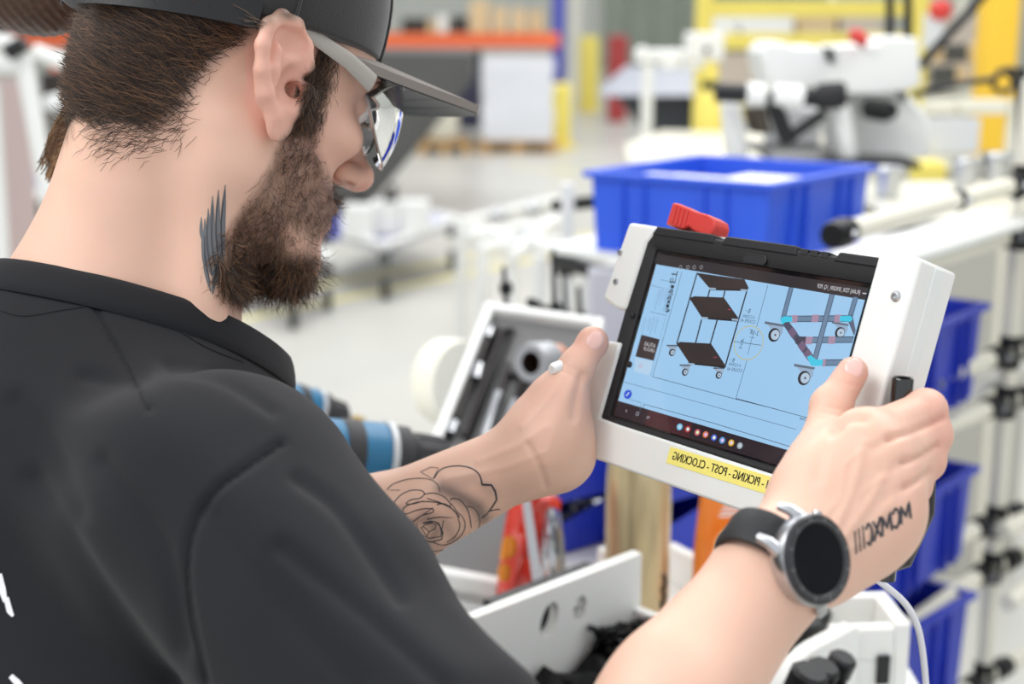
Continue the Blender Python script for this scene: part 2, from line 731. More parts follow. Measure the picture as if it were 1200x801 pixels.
# torso (under the shirt)
chest = c3(150, 560, 0.93)
hips = c3(160, 1130, 0.78)
SHN, SHF = c3(255, 560, 0.755), c3(110, 480, 1.09)
torso = [E_(chest + np.array([-0.03, -0.04, 0]), (0.10, 0.15, 0.14), None, 0.05), C_(nbase, chest + np.array([-0.03, -0.03, 0]), 0.055, 0.09, 0.05), C_(chest + np.array([-0.03, -0.03, 0]), hips, 0.115, 0.12, 0.06),
         C_(nbase + np.array([0, -0.075, 0]), SHN + np.array([-0.02, -0.02, 0]), 0.030, 0.034, 0.03), C_(nbase + np.array([0, -0.055, 0]), SHF, 0.036, 0.040, 0.03)]

# near arm
WN = c3(908, 664, 0.690)
EN = c3(545, 1165, 0.585)
near = [C_(SHN + np.array([-0.01, -0.02, 0]), EN, 0.040, 0.038, 0.03), C_(EN, WN * 0.6 + EN * 0.4, 0.036, 0.0285, 0.02), C_(WN * 0.6 + EN * 0.4, WN, 0.0285, 0.0215, 0.02),
        C_(c3(800, 800, 0.655), c3(895, 690, 0.69), 0.026, 0.019, 0.02)]


def finger(js, rs, k=0.006):
    L = []
    for i in range(len(js) - 1):
        L.append(C_(js[i], js[i + 1], rs[i], rs[i + 1], k if i else 0.010))
    return L


mc_n = [c3(1010, 516, 0.724), c3(1036, 541, 0.717), c3(1046, 572, 0.713), c3(1046, 602, 0.710)]
pip_n = [c3(1084, 480, 0.752), c3(1090, 510, 0.752), c3(1083, 540, 0.748), c3(1068, 570, 0.742)]
rb = [(0.0122, 0.0098), (0.0120, 0.0098), (0.0112, 0.0092), (0.0102, 0.0084)]
R0 = np.array([0.58955252, -0.15655522, 0.79241295])       # tablet right, camera metric (X, Yup, Z)
R1 = np.array([-0.26976229, -0.96287002, 0.01047019])      # tablet down
RN = -np.cross(R0, -R1)
RN = nrm(RN if RN[2] > 0 else -RN)                          # tablet face normal, towards the viewer
car = [c3(938, 622, 0.709), c3(952, 640, 0.709), c3(960, 652, 0.710), c3(965, 662, 0.712)]
for i in range(4):
    near += [C_(car[i], mc_n[i], 0.0160 if i < 3 else 0.0150, rb[i][0] + 0.0006, 0.016, n=RN + R0, s=1.0)]
near += [C_(WN, c3(955, 638, 0.708), 0.0215, 0.0205, 0.02), E_(c3(988, 592, 0.718), (0.028, 0.030, 0.016), None, 0.02),
         E_(c3(1010, 615, 0.722), (0.026, 0.022, 0.016), None, 0.02)]
for i in range(4):
    near += [C_(mc_n[i], pip_n[i], rb[i][0], rb[i][1], 0.007),
             E_(pip_n[i] + R0 * 0.001, (rb[i][1] + 0.0006,) * 3, None, 0.004)]
    dip = pip_n[i] - R0 * 0.016 - RN * 0.020 + R1 * 0.003
    tip = dip - R0 * 0.024 - RN * 0.004
    near += [C_(pip_n[i], dip, rb[i][1], rb[i][1] - 0.0012, 0.004), C_(dip, tip, rb[i][1] - 0.0012, rb[i][1] - 0.0026, 0.004)]
T0, T1, T2, T3 = c3(938, 612, 0.708), c3(958, 545, 0.737), c3(974, 476, 0.758), c3(999, 436, 0.764)
near += [C_(T0, T1, 0.0135, 0.0118, 0.014), C_(T1, T2, 0.0132, 0.0098, 0.012), C_(T2, T3, 0.0098, 0.0083, 0.004),
         E_(T2, (0.0103,) * 3, None, 0.004), C_(T1, mc_n[0], 0.0085, 0.0095, 0.012), C_((T1 + T0) / 2, (mc_n[0] + mc_n[1]) / 2, 0.012, 0.012, 0.02)]

# far arm
WF = c3(632, 527, 0.925)
EF = c3(285, 700, 0.985)
far = [C_(SHF, EF, 0.045, 0.040, 0.03), C_(EF, WF * 0.45 + EF * 0.55, 0.040, 0.0335, 0.02), C_(WF * 0.45 + EF * 0.55, WF, 0.0335, 0.0225, 0.02),
       C_(WF, c3(648, 505, 0.93), 0.0225, 0.023, 0.02), C_(c3(620, 540, 0.93), c3(652, 548, 0.935), 0.018, 0.0125, 0.014),
       C_(c3(640, 500, 0.93), c3(668, 535, 0.94), 0.018, 0.014, 0.02)]
U0, U1, U2, U3 = c3(640, 505, 0.922), c3(655, 466, 0.925), c3(676, 430, 0.928), c3(693, 404, 0.932)
far += [C_(U0, U1, 0.0185, 0.0155, 0.014), C_(U1, U2, 0.0150, 0.0112, 0.01), C_(U2, U3, 0.0112, 0.0098, 0.005),
        E_(U3 + np.array([0.001, 0.002, 0]), (0.0098, 0.0100, 0.0085), None, 0.004), E_(c3(655, 500, 0.925), (0.013, 0.022, 0.015), None, 0.015)]
mc_f = [c3(664, 455, 0.962), c3(668, 476, 0.970), c3(672, 496, 0.970), c3(672, 514, 0.964)]
for i in range(4):
    a = mc_f[i]
    far += [C_(c3(642, 502 + 7 * i, 0.937), a, 0.016, 0.0122 - 0.0008 * i, 0.012)]
    p1 = a + R0 * 0.012 - RN * 0.022
    p2 = p1 + R0 * 0.032 - RN * 0.002
    p3 = p2 + R0 * 0.026 + RN * 0.003
    r = 0.0100 - 0.0006 * i
    far += [C_(a, p1, r + 0.001, r, 0.008), C_(p1, p2, r, r - 0.0008, 0.004), C_(p2, p3, r - 0.0008, r - 0.002, 0.004)]

prims = head + torso + near + far
BV, BF = surface(prims, 0.0016)
print('body', len(BV), len(BF))
BN = vnormals(BV, BF)
_px = pix(BV)
nearh = (BV[:, 2] > -0.80) & (_px[:, 0] > 860)
farh = (BV[:, 2] < -0.86) & (_px[:, 0] > 440) & (_px[:, 0] < 730) & (_px[:, 1] > 380)
grooves = [([(1042, 513), (1072, 504), (1106, 489)], 3.6, 0.0024), ([(1060, 541), (1078, 535), (1100, 521)], 3.6, 0.0024), ([(1062, 570), (1076, 563), (1090, 552)], 3.6, 0.0022),
           ([(1026, 524), (1044, 513)], 6, 0.0012), ([(1036, 552), (1060, 541)], 6, 0.0010), ([(1040, 584), (1062, 570)], 6, 0.0010),
           ([(1014, 490), (994, 491), (974, 505)], 6, 0.0022), ([(958, 560), (966, 520), (980, 500)], 8, 0.0010),
           ([(962, 482), (972, 484), (984, 486)], 1.8, 0.0006), ([(964, 476), (974, 477), (986, 480)], 1.8, 0.0005), ([(984, 446), (996, 450), (1008, 452)], 1.6, 0.0005),
           ([(975, 625), (1000, 570), (1012, 518)], 5, -0.0010), ([(985, 635), (1020, 585), (1040, 548)], 5, -0.0010), ([(1000, 640), (1030, 605), (1048, 580)], 5, -0.0008),
           ([(960, 610), (985, 580), (990, 545), (1008, 530)], 2.5, -0.0006), ([(1000, 600), (1012, 575), (1034, 560)], 2.2, -0.0005),
           ([(1090, 470), (1094, 482), (1096, 492)], 1.6, 0.0005), ([(1084, 468), (1088, 480), (1090, 492)], 1.6, 0.0004),
           ([(903, 604), (930, 640), (985, 690)], 5, 0.0008)]
grf = [([(652, 430), (664, 436), (682, 446)], 2.0, 0.0006), ([(656, 424), (668, 430), (686, 440)], 2.0, 0.0005), ([(682, 440), (676, 462), (672, 490)], 5, 0.0012),
       ([(640, 540), (648, 500), (668, 452)], 9, -0.0012), ([(612, 500), (640, 470), (658, 440)], 4, -0.0008), ([(618, 520), (632, 545), (640, 570)], 3.5, 0.0010),
       ([(560, 540), (610, 520), (640, 500)], 4, -0.0006), ([(520, 560), (590, 548), (640, 528)], 3, -0.0005)]
BV = sculpt(BV, BN, _px, grooves, nearh)
BV = sculpt(BV, BN, _px, grf, farh)
BN = vnormals(BV, BF)
proot = cw(hips) * np.array([1, 1, 0])
person = thing('person', 'bearded person in black t-shirt and dark cap holding up a tablet, seen from behind', 'person', proot)
PXP = pix(BV)
loc = (BV - HC) @ HAX.T / HSC                       # head-local f,u,s
nearside = HC + (loc[:, :1] * HF + loc[:, 1:2] * HU + np.abs(loc[:, 2:3]) * HS) * HSC
PXN = pix(nearside)
skin = np.tile(np.array(srgb(230, 188, 166)), (len(BV), 1))
nz = vnoise(BV, 60, 1)[:, None] * 0.5 + vnoise(BV, 22, 2)[:, None] * 0.5
skin = skin * (0.93 + 0.12 * nz)


def tint(mask, col, amt):
    global skin
    w = (mask * amt)[:, None]
    skin = skin * (1 - w) + skin * 0 + w * np.array(col)


def gauss(c, r):
    return np.exp(-((BV - c) ** 2).sum(1) / (r * r))


PINK = srgb(222, 142, 130)
inhead = (loc[:, 1] > -0.16) & (np.linalg.norm(BV - HC, axis=1) < 0.2)
for g, r, a in ((H(0.118, -0.048, 0.0), 0.016, 0.5), (H(0.06, -0.04, 0.05), 0.03, 0.18), (T3, 0.014, 0.5), (U3, 0.014, 0.5), (U1, 0.02, 0.25), (T2, 0.010, 0.2)):
    tint(gauss(g, r), PINK, a)
for i in range(4):
    tint(gauss(pip_n[i], 0.013), PINK, 0.5)
    tint(gauss(mc_n[i], 0.012), PINK, 0.35)
EARP = [(330, 22), (352, 24), (368, 42), (372, 62), (356, 100), (350, 140), (322, 166), (300, 160), (286, 120), (284, 70), (300, 40)]
earm = softpoly(PXN, EARP, 8) * inhead * (np.abs(loc[:, 2]) > 0.068)
tint(earm, srgb(238, 172, 156), 0.45)
# hair and beard roots
HAIRP = [(60, -120), (430, -120), (425, 20), (392, 60), (385, 95), (372, 140), (350, 150), (352, 110), (350, 60), (325, 25), (300, 38), (262, 62), (232, 95),
         (212, 130), (180, 150), (150, 138), (118, 146), (96, 134), (60, 120)]
BEARDP = [(352, 120), (378, 135), (372, 175), (388, 215), (402, 228), (408, 240), (400, 262), (380, 272), (366, 282), (370, 300), (368, 330),
          (345, 358), (300, 358), (255, 340), (252, 300), (272, 262), (296, 232), (318, 195), (336, 155)]
BALD = [(335, 262), (372, 268), (362, 300), (335, 300)]
hm = softpoly(PXN, HAIRP, 26) * inhead
hm = hm * (1 - earm * 1.0)
bm_ = softpoly(PXN, BEARDP, 14) * inhead * (loc[:, 0] > -0.02) * (loc[:, 1] < 0.01)
bm_ = bm_ * (1 - 0.75 * softpoly(PXN, BALD, 16)) * (1 - earm * 1.0)
tint(hm, srgb(58, 42, 32), 0.8)
tint(bm_, srgb(96, 66, 50), 0.62)
stub = softpoly(PXN, [(100, 140), (225, 95), (215, 160), (170, 200), (110, 190)], 40) * inhead
tint(stub, srgb(150, 105, 85), 0.22)
# tattoo shading
RC = np.array([492.0, 620.0])
fm = np.array([len(BV) and 1])
onfar = (np.linalg.norm(np.cross(BV - WF, nrm(EF - WF)), axis=1) < 0.06) & (BV[:, 2] < -0.87) & (PXP[:, 0] > 380)
SHADE = srgb(92, 84, 84)


def shade_line(pl, w, a):
    d = polydist(PXP, pl, False)
    tint(np.exp(-(d / w) ** 2) * onfar, SHADE, a)


shade_line([(518, 572), (540, 582), (560, 594), (566, 606)], 9, 0.75)
shade_line([(528, 568), (556, 562), (575, 575)], 8, 0.25)
shade_line([(495, 600), (520, 610), (533, 632), (520, 650)], 6, 0.3)
shade_line([(470, 596), (465, 620), (480, 650)], 6, 0.3)
shade_line([(480, 612), (500, 608), (512, 622), (500, 640), (484, 632)], 6, 0.5)
shade_line([(512, 640), (500, 655)], 6, 0.3)
M_SKIN = mat('skin', (0.8, 0.6, 0.5), 0.48, sss=0.22, attr='Col', bump=0.25, scale=420, bumpd=0.0004)
body = fastobj('body', cw(BV), BF, M_SKIN, person, skin)
bvh = BVHTree.FromPolygons([tuple(v) for v in cw(BV)], [tuple(f) for f in BF.tolist()])


def ray(px, py, tree):
    r = MC @ nrm([(px - 600) / FPX, (400.5 - py) / FPX, -1.0])
    h = tree.ray_cast(Vector(CAMLOC), Vector(r))
    return h[0], h[1]


def skinlines(lines, tree, name, m, parent, lift=0.00025):
    """lines: list of (points in px, width in px or list, smooth?) drawn on the surface as thin raised ribbons"""
    V, F = [], []
    for pts, w, sm in lines:
        p = smoothline(pts) if sm else smoothline(np.array(pts), 5) if len(pts) < 3 else np.concatenate(
            [smoothline(pts[i:i + 2], 5)[(0 if i == 0 else 1):] for i in range(len(pts) - 1)])
        ww = np.broadcast_to(np.asarray(w, float), (len(p),)) if np.ndim(w) == 0 else np.interp(np.linspace(0, 1, len(p)), np.linspace(0, 1, len(w)), w)
        t = np.gradient(p, axis=0)
        t /= np.linalg.norm(t, axis=1)[:, None] + 1e-9
        nn = np.stack([-t[:, 1], t[:, 0]], 1)
        last = None
        for i in range(len(p)):
            a = p[i] + nn[i] * ww[i] / 2
            b = p[i] - nn[i] * ww[i] / 2
            ha, na = ray(a[0], a[1], tree)
            hb, nb = ray(b[0], b[1], tree)
            if ha is None or hb is None or (ha - hb).length > 0.02:
                last = None
                continue
            V += [tuple(ha + na * lift), tuple(hb + nb * lift)]
            if last is not None and (Vector(V[last]) - ha).length < 0.02:
                F.append((last, last + 1, len(V) - 1, len(V) - 2))
            last = len(V) - 2
    return fastobj(name, np.array(V), np.array(F), m, parent)


M_INK = mat('tattoo_ink', srgb(62, 62, 68), 0.6)
M_INKG = mat('soft_tattoo_ink', srgb(112, 114, 118), 0.6)
z4 = lambda L: [(440 + x / 4.45, 500 + y / 4.45) for x, y in L]
rose = [
    (z4([(305, 270), (345, 220), (420, 203), (490, 212), (535, 240), (552, 275), (555, 300)]), [1.0, 1.4, 2.0], True),
    (z4([(555, 300), (605, 302), (625, 335), (632, 378), (610, 415), (590, 440)]), [2.6, 2.2, 1.2], False),
    (z4([(650, 428), (625, 430), (590, 438), (580, 455), (555, 472)]), 1.0, False),
    (z4([(235, 235), (300, 272), (330, 215), (290, 210), (235, 235)]), 0.7, False),
    (z4([(60, 330), (90, 300), (160, 275), (240, 268), (300, 280), (330, 310), (335, 340)]), 0.9, True),
    (z4([(75, 330), (130, 330)]), 0.6, False),
    (z4([(90, 430), (100, 390), (140, 350), (190, 330), (240, 332), (255, 350), (230, 372), (190, 378), (160, 400), (200, 400), (250, 385)]), 1.0, True),
    (z4([(255, 350), (310, 345), (360, 365), (390, 400), (385, 412), (330, 390), (270, 372)]), 1.0, True),
    (z4([(90, 430), (88, 480), (105, 540), (140, 590), (170, 640), (200, 670)]), 0.9, True),
    (z4([(140, 450), (150, 420), (190, 400), (250, 388), (330, 395), (390, 420), (425, 455), (432, 475)]), 1.1, True),
    (z4([(140, 450), (165, 452), (210, 435), (260, 425), (300, 428), (295, 445), (240, 462), (200, 490), (185, 502)]), 1.0, True),
    (z4([(155, 455), (130, 500), (130, 550), (165, 600), (185, 640)]), 0.9, True),
    (z4([(390, 385), (400, 372), (440, 380), (475, 420), (492, 470), (500, 525)]), 1.1, True),
    (z4([(478, 412), (510, 420), (535, 450), (545, 495)]), 1.0, True),
    (z4([(395, 395), (425, 440), (455, 470), (468, 510), (450, 560), (400, 600), (350, 615), (300, 600), (260, 590)]), 0.9, True),
    (z4([(545, 495), (530, 540), (480, 590), (420, 630), (350, 660), (290, 665), (220, 650), (185, 640)]), 0.8, True),
    (z4([(180, 500), (172, 550), (190, 610), (230, 635)]), 0.8, True),
    (z4([(215, 500), (225, 560), (260, 590)]), 0.8, False),
    (z4([(250, 605), (255, 635), (300, 648), (350, 640), (400, 615)]), 0.9, True),
    (z4([(245, 500), (290, 490), (330, 500), (352, 550), (345, 585), (290, 600), (245, 590), (220, 560)]), 1.1, False),
    (z4([(240, 530), (262, 500), (310, 492), (335, 515), (350, 560)]), 1.0, False),
    (z4([(252, 520), (280, 545), (310, 530), (318, 510), (290, 500), (262, 510)]), 0.9, False),
    (z4([(280, 545), (268, 570), (235, 520)]), 0.9, False),
    (z4([(232, 560), (280, 580), (340, 570), (355, 485)]), 0.9, False),
    (z4([(270, 480), (330, 470), (405, 472)]), [1.4, 1.1, 0.5], True),
    (z4([(432, 475), (440, 520), (415, 570), (370, 600)]), 0.9, True),
    (z4([(200, 490), (232, 468), (300, 420)]), 0.8, True),
    (z4([(320, 405), (360, 400), (405, 430), (440, 470)]), 1.2, True),
    (z4([(5, 335), (45, 350), (50, 380), (30, 410)]), 0.8, True),
]
skinlines(rose, bvh, 'rose_tattoo', M_INK, person)['label'] = 'fine black outline rose tattoo on far forearm'
# wing on the neck: feathers
wing = []
for i, (x0, y0, x1, y1, w) in enumerate([(264, 216, 262, 312, 5), (256, 222, 258, 318, 5), (249, 229, 253, 322, 5), (244, 244, 250, 328, 5), (240, 256, 247, 322, 4.5),
                                         (237, 270, 246, 335, 4), (240, 290, 247, 342, 4), (259, 300, 249, 345, 5), (263, 276, 255, 335, 5), (236, 254, 240, 290, 3.0)]):
    wing.append(([(x0, y0), ((x0 + x1) / 2 - 2, (y0 + y1) / 2), (x1, y1)], [0.6, w, w + 1.2, w, 1.0], True))
skinlines(wing, bvh, 'wing_tattoo', M_INKG, person)['label'] = 'grey feathered wing tattoo on the neck'
wl2 = []
for x0, y0, x1, y1 in [(263, 222, 260, 300), (255, 230, 256, 310), (249, 240, 252, 318), (243, 254, 248, 322), (240, 276, 246, 330), (261, 290, 250, 338)]:
    wl2.append(([(x0, y0), ((x0 + x1) / 2 - 2.5, (y0 + y1) / 2), (x1, y1)], [0.5, 1.0, 0.8], True))
skinlines(wl2, bvh, 'wing_tattoo', M_INK, person, 0.0006)
# numerals, mirrored as in the photograph
GL = {'M': [[(0, 0), (0.08, 1), (0.5, 0.25), (0.92, 1), (1, 0)]], 'C': [[(0.95, 0.80), (0.5, 1.02), (0.08, 0.7), (0.08, 0.3), (0.5, -0.02), (0.95, 0.2)]],
      'X': [[(0, 1), (1, 0)], [(1, 1), (0, 0)]], 'I': [[(0.5, 0), (0.5, 1)], [(0.2, 1), (0.8, 1)], [(0.2, 0), (0.8, 0)]]}
org = np.array([1067.0, 607.0])
dr = np.array([-0.845, 0.535])
upv = np.array([-0.07, -1.12])
num = []
x = 0.0
for ch, w, h in (('M', 13, 18), ('C', 10, 19), ('M', 13, 20), ('X', 10.5, 21), ('C', 8.5, 21), ('I', 4, 22), ('I', 4, 22), ('I', 4, 22)):
    for st in GL[ch]:
        num.append(([tuple(org + dr * (x + a * w) + upv * b * h) for a, b in st], 3.0 if ch != 'I' else 1.9, ch == 'C' and len(st) > 2))
    x += w + 1.5
skinlines(num, bvh, 'numeral_tattoo', M_INK, person)['label'] = 'dark numeral letters tattooed along the hand'

# nails
M_NAIL = mat('fingernail', srgb(236, 190, 180), 0.25, coat=0.4)


def nail(px, py, dirpx, L, W, name='fingernail'):
    h, n = ray(px, py, bvh)
    if h is None:
        return
    h0, _ = ray(px + dirpx[0], py + dirpx[1], bvh)
    n = np.array(n)
    d = nrm(MC @ np.array([dirpx[0], -dirpx[1], 0.0]))
    d = nrm(d - n * (d @ n))
    w = np.cross(n, d)
    b = MB((np.array(h) - n * 0.0012, d, w, n))
    b.ell((0, 0, 0), (L, W, 0.0017), 14, 8)
    b.build(name, M_NAIL, person)


nail(1001, 431, (2, -4), 0.0062, 0.0050)
nail(697, 399, (4, -5), 0.0070, 0.0055)

# eyes
M_EYE = mat('eye_white', srgb(235, 230, 226), 0.15, coat=0.6)
for sg in (1, -1):
    MB((cw(H(0.0835, -0.009, 0.032 * sg)), MC @ HS, MC @ HU, MC @ HF)).ell((0, 0, 0), (0.0121,) * 3, 20, 14).build('eye', M_EYE, person)

# ------------------------------------------------------------------ hair, beard
rng = np.random.default_rng(5)
tri_a = BV[BF[:, 0]]
fc = BV[BF].mean(1)
fn = vnormals(BV, BF)[BF].mean(1)
farea = 0.5 * np.linalg.norm(np.cross(BV[BF[:, 2]] - BV[BF[:, 0]], BV[BF[:, 3]] - BV[BF[:, 1]]), axis=1)


def strands(name, mask, n, L, dirf, width, cols, lift=0.25, curl=0.2, segs=3, m=None, lowbias=None):
    wgt = mask[BF].mean(1) * farea
    pick = rng.choice(len(BF), n, p=wgt / wgt.sum())
    r = rng.random((n, 4))
    r /= r.sum(1)[:, None]
    p = (BV[BF[pick]] * r[:, :, None]).sum(1)
    N = nrm_rows(fn[pick])
    D = dirf(p, N)
    D = D - N * (D * N).sum(1)[:, None] * 0.98
    D = nrm_rows(D + rng.normal(0, curl, (n, 3)))
    LL = L * rng.uniform(0.6, 1.25, n)
    side = nrm_rows(np.cross(D, N))
    V = []
    for j in range(segs + 1):
        t = j / segs
        c = p + N * (LL * lift * t * (1.3 - 0.6 * t))[:, None] + D * (LL * t)[:, None] + side * (LL * curl * 0.35 * np.sin(t * 3 + rng.random(n) * 6))[:, None]
        c = c + rng.normal(0, 0.03, (n, 1)) * side * LL[:, None] * t
        w = width * (0.35 + 2.2 * t) * (1 - t) ** 0.6 + 0.00004
        V += [c + side * w / 2, c - side * w / 2]
    V = np.stack(V, 1)
    F = []
    b = np.arange(n) * (2 * (segs + 1))
    for j in range(segs):
        F.append(np.stack([b + 2 * j, b + 2 * j + 1, b + 2 * j + 3, b + 2 * j + 2], 1))
    F = np.concatenate(F)
    cc = np.array(cols)[rng.integers(0, len(cols), n)] * rng.uniform(0.8, 1.2, (n, 1))
    C = np.repeat(cc, 2 * (segs + 1), 0)
    return fastobj(name, cw(V.reshape(-1, 3)), F, m, person, C)


def nrm_rows(v):
    return v / (np.linalg.norm(v, axis=-1, keepdims=True) + 1e-12)


M_HAIR = mat('hair', (0.1, 0.06, 0.04), 0.55, attr='Col', sheen=0.1)
BROWN = [srgb(46, 32, 24), srgb(66, 46, 34), srgb(88, 62, 44), srgb(38, 27, 22), srgb(110, 80, 56)]
BUN = c3(28, -14, 1.0)
up_dir = lambda p, N: nrm_rows(BUN - p)
hm = hm * (earm < 0.03)
_az = np.arctan2(loc[:, 2] / 0.0865, (loc[:, 0] + 0.004) / 0.106)
hmh = hm ** 2 * (hm > 0.08) * (loc[:, 1] < 0.004 + 0.016 * np.cos(_az))
strands('hair', hmh * (PXN[:, 0] < 330), 28000, 0.024, up_dir, 0.00038, BROWN, 0.12, 0.10, 4, M_HAIR)
strands('sideburn', hmh * (PXN[:, 0] >= 330), 5000, 0.011, lambda p, N: np.tile(-HU - 0.2 * HF, (len(p), 1)), 0.0003, BROWN, 0.25, 0.3, 3, M_HAIR)
bd = bm_ * (bm_ > 0.2) * (0.35 + 0.9 * np.clip((PXN[:, 1] - 240) / 60, 0, 1) + 0.5 * (vnoise(BV, 220, 3) > 0.5))
strands('beard', bd, 13000, 0.0085, lambda p, N: np.tile(-HU * 0.9 - 0.35 * HF, (len(p), 1)), 0.0003,
        [srgb(58, 42, 32), srgb(92, 64, 46), srgb(130, 92, 62), srgb(44, 33, 27)], 0.45, 0.5, 3, M_HAIR)
chinm = softpoly(PXN, [(255, 300), (300, 312), (350, 310), (372, 300), (368, 335), (340, 358), (300, 352), (262, 340)], 10) * inhead
strands('beard', chinm, 8000, 0.013, lambda p, N: np.tile(-HU * 0.75 - 0.05 * HF, (len(p), 1)), 0.00032,
        [srgb(44, 32, 24), srgb(84, 58, 38), srgb(120, 84, 52)], 0.5, 0.35, 3, M_HAIR)
brow = (np.abs(loc[:, 0] - 0.09) < 0.02) * (np.abs(loc[:, 1] - 0.012) < 0.004) * (np.abs(np.abs(loc[:, 2]) - 0.03) < 0.018) * 1.0
strands('eyebrow', brow, 1500, 0.008, lambda p, N: np.tile(-0.8 * HF + 0.1 * HU, (len(p), 1)), 0.0003, BROWN, 0.2, 0.2, 2, M_HAIR)
stub2 = softpoly(PXN, [(100, 120), (235, 80), (215, 150), (178, 178), (120, 168)], 34) * inhead * (earm < 0.03)
strands('hair', stub2, 1800, 0.012, lambda p, N: np.tile(-HF * 0.8 - 0.5 * HU, (len(p), 1)), 0.00028, BROWN, 0.1, 0.25, 3, M_HAIR)
# bun and loose tail
bunp = [E_(BUN + np.array([-0.003, 0.004, 0]), (0.036, 0.030, 0.032), None, 0.01), E_(BUN + np.array([0.016, -0.012, 0]), (0.026, 0.02, 0.026), None, 0.01),
        C_(c3(110, -30, 0.97), BUN, 0.02, 0.022, 0.02), C_(c3(75, 6, 0.99), c3(84, 30, 0.985), 0.004, 0.004, 0.004), C_(c3(84, 30, 0.985), c3(60, 30, 0.99), 0.004, 0.004, 0.004)]
bv, bf = surface(bunp, 0.0022, extra=lambda p: 0.0008 * np.sin(p[..., 0] * 900 + 14 * np.sin(p[..., 1] * 60)))
fastobj('hair_bun', cw(bv), bf, M_HAIR, person, np.tile(srgb(70, 47, 33), (len(bv), 1)) * (0.7 + 0.7 * vnoise(bv * np.array([1, 4, 1]), 200, 4)[:, None]))
tl = []
for i in range(900):
    a = BUN + rng.normal(0, 0.018, 3)
    b = c3(97 + rng.normal(0, 5), 122 + rng.normal(0, 8), 0.955)
    c = c3(70 + rng.normal(0, 8), 192 + rng.normal(0, 12), 0.975 + rng.normal(0, 0.006))
    tl.append(smoothline([b, (b + c) / 2 + np.array([rng.normal(-0.002, 0.003), 0, 0]), c], 3))
tl = np.array(tl)
sd = np.array([0.0005, 0.0001, 0])
Vt = np.stack([tl + sd, tl - sd], 2).reshape(-1, 3)
k = tl.shape[1]
Ft = np.concatenate([np.arange(900)[:, None] * 2 * k + np.array([[2 * j, 2 * j + 1, 2 * j + 3, 2 * j + 2]]) for j in range(k - 1)])
fastobj('hair_tail', cw(Vt), Ft, M_HAIR, person, np.repeat(np.array([srgb(120, 90, 62), srgb(96, 70, 48), srgb(150, 118, 84)])[rng.integers(0, 3, 900)], 2 * k, 0))

# ------------------------------------------------------------------ t-shirt
cA, cB, cC = c3(16, 348, 0.935), c3(190, 352, 0.835), c3(292, 402, 0.90)
cn = nrm(np.cross(cB - cA, cC - cA))
cn = cn if cn[1] > 0 else -cn
colr = smoothline([c3(14, 326, 0.935), c3(52, 330, 0.875), c3(112, 326, 0.845), c3(176, 343, 0.835), c3(222, 370, 0.845), c3(258, 392, 0.865), c3(288, 398, 0.90),
                   c3(272, 386, 0.955), c3(200, 352, 0.985), c3(96, 326, 0.985), c3(30, 322, 0.97), c3(14, 326, 0.935)], 8)[:-1]
colr = colr - cn * ((colr - cA) @ cn)[:, None]
cen = colr.mean(0)
ck1, ck2 = cen + (cA - cen) * 0.12, cen + (cC - cen) * 0.42
sh = [E_(c3(105, 610, 0.93), (0.125, 0.175, 0.165), None, 0.05), C_(ck1 - cn * 0.03, chest + np.array([-0.03, -0.03, 0]), 0.062, 0.105, 0.05),
      C_(chest + np.array([-0.02, -0.03, 0]), hips, 0.135, 0.150, 0.06),
      C_(ck1 + cn * 0.02, ck1 - cn * 0.05, 0.0585, 0.068, 0.02), C_(ck2 + cn * 0.02, ck2 - cn * 0.06, 0.050, 0.056, 0.03),
      C_(ck1 - cn * 0.055, SHN + np.array([-0.012, -0.012, 0]), 0.050, 0.054, 0.05),
      C_(ck1 - cn * 0.055 + np.array([0, 0, -0.03]), SHF, 0.048, 0.052, 0.05),
      C_(SHN + np.array([-0.012, -0.006, 0]), c3(500, 905, 0.62), 0.056, 0.060, 0.04), C_(SHF, c3(180, 640, 1.06), 0.06, 0.062, 0.03),
      C_(c3(300, 590, 0.74), c3(380, 700, 0.70), 0.052, 0.050, 0.035),
      PL_(cA - cn * 0.004, cn)]
SHF_L = [([(40, 560), (110, 680), (200, 800)], 14, 0.004), ([(120, 540), (190, 640), (215, 760)], 12, 0.0035), ([(250, 600), (330, 700), (420, 800)], 14, 0.003),
         ([(330, 640), (430, 720), (520, 800)], 12, 0.003), ([(200, 430), (262, 445), (320, 480)], 9, 0.0025), ([(100, 440), (140, 446), (170, 440)], 10, 0.0025),
         ([(330, 518), (290, 545), (250, 575), (228, 610), (218, 660), (222, 720), (240, 800)], 5, 0.003), ([(112, 360), (150, 430), (175, 480)], 4, 0.002),
         ([(350, 560), (400, 600), (470, 700)], 10, 0.003), ([(20, 470), (60, 520), (90, 600)], 14, 0.003)]


def folds(p):
    x, y, z = p[..., 0], p[..., 1], p[..., 2]
    q = np.stack([x, y, z], -1).reshape(-1, 3)
    w = vnoise(q, 9, 7).reshape(x.shape) - 0.5
    a = (x * 0.75 + y * 0.62 - z * 0.2)
    f1 = np.sin(a * 75 + 9 * w) * 0.0022 * np.clip(1.2 - (y + 0.14) * 6, 0, 1)
    w2 = (vnoise(q * np.array([1.0, 0.5, 1.0]), 26, 8).reshape(x.shape) - 0.5)
    return f1 + w * 0.008 + w2 * 0.005


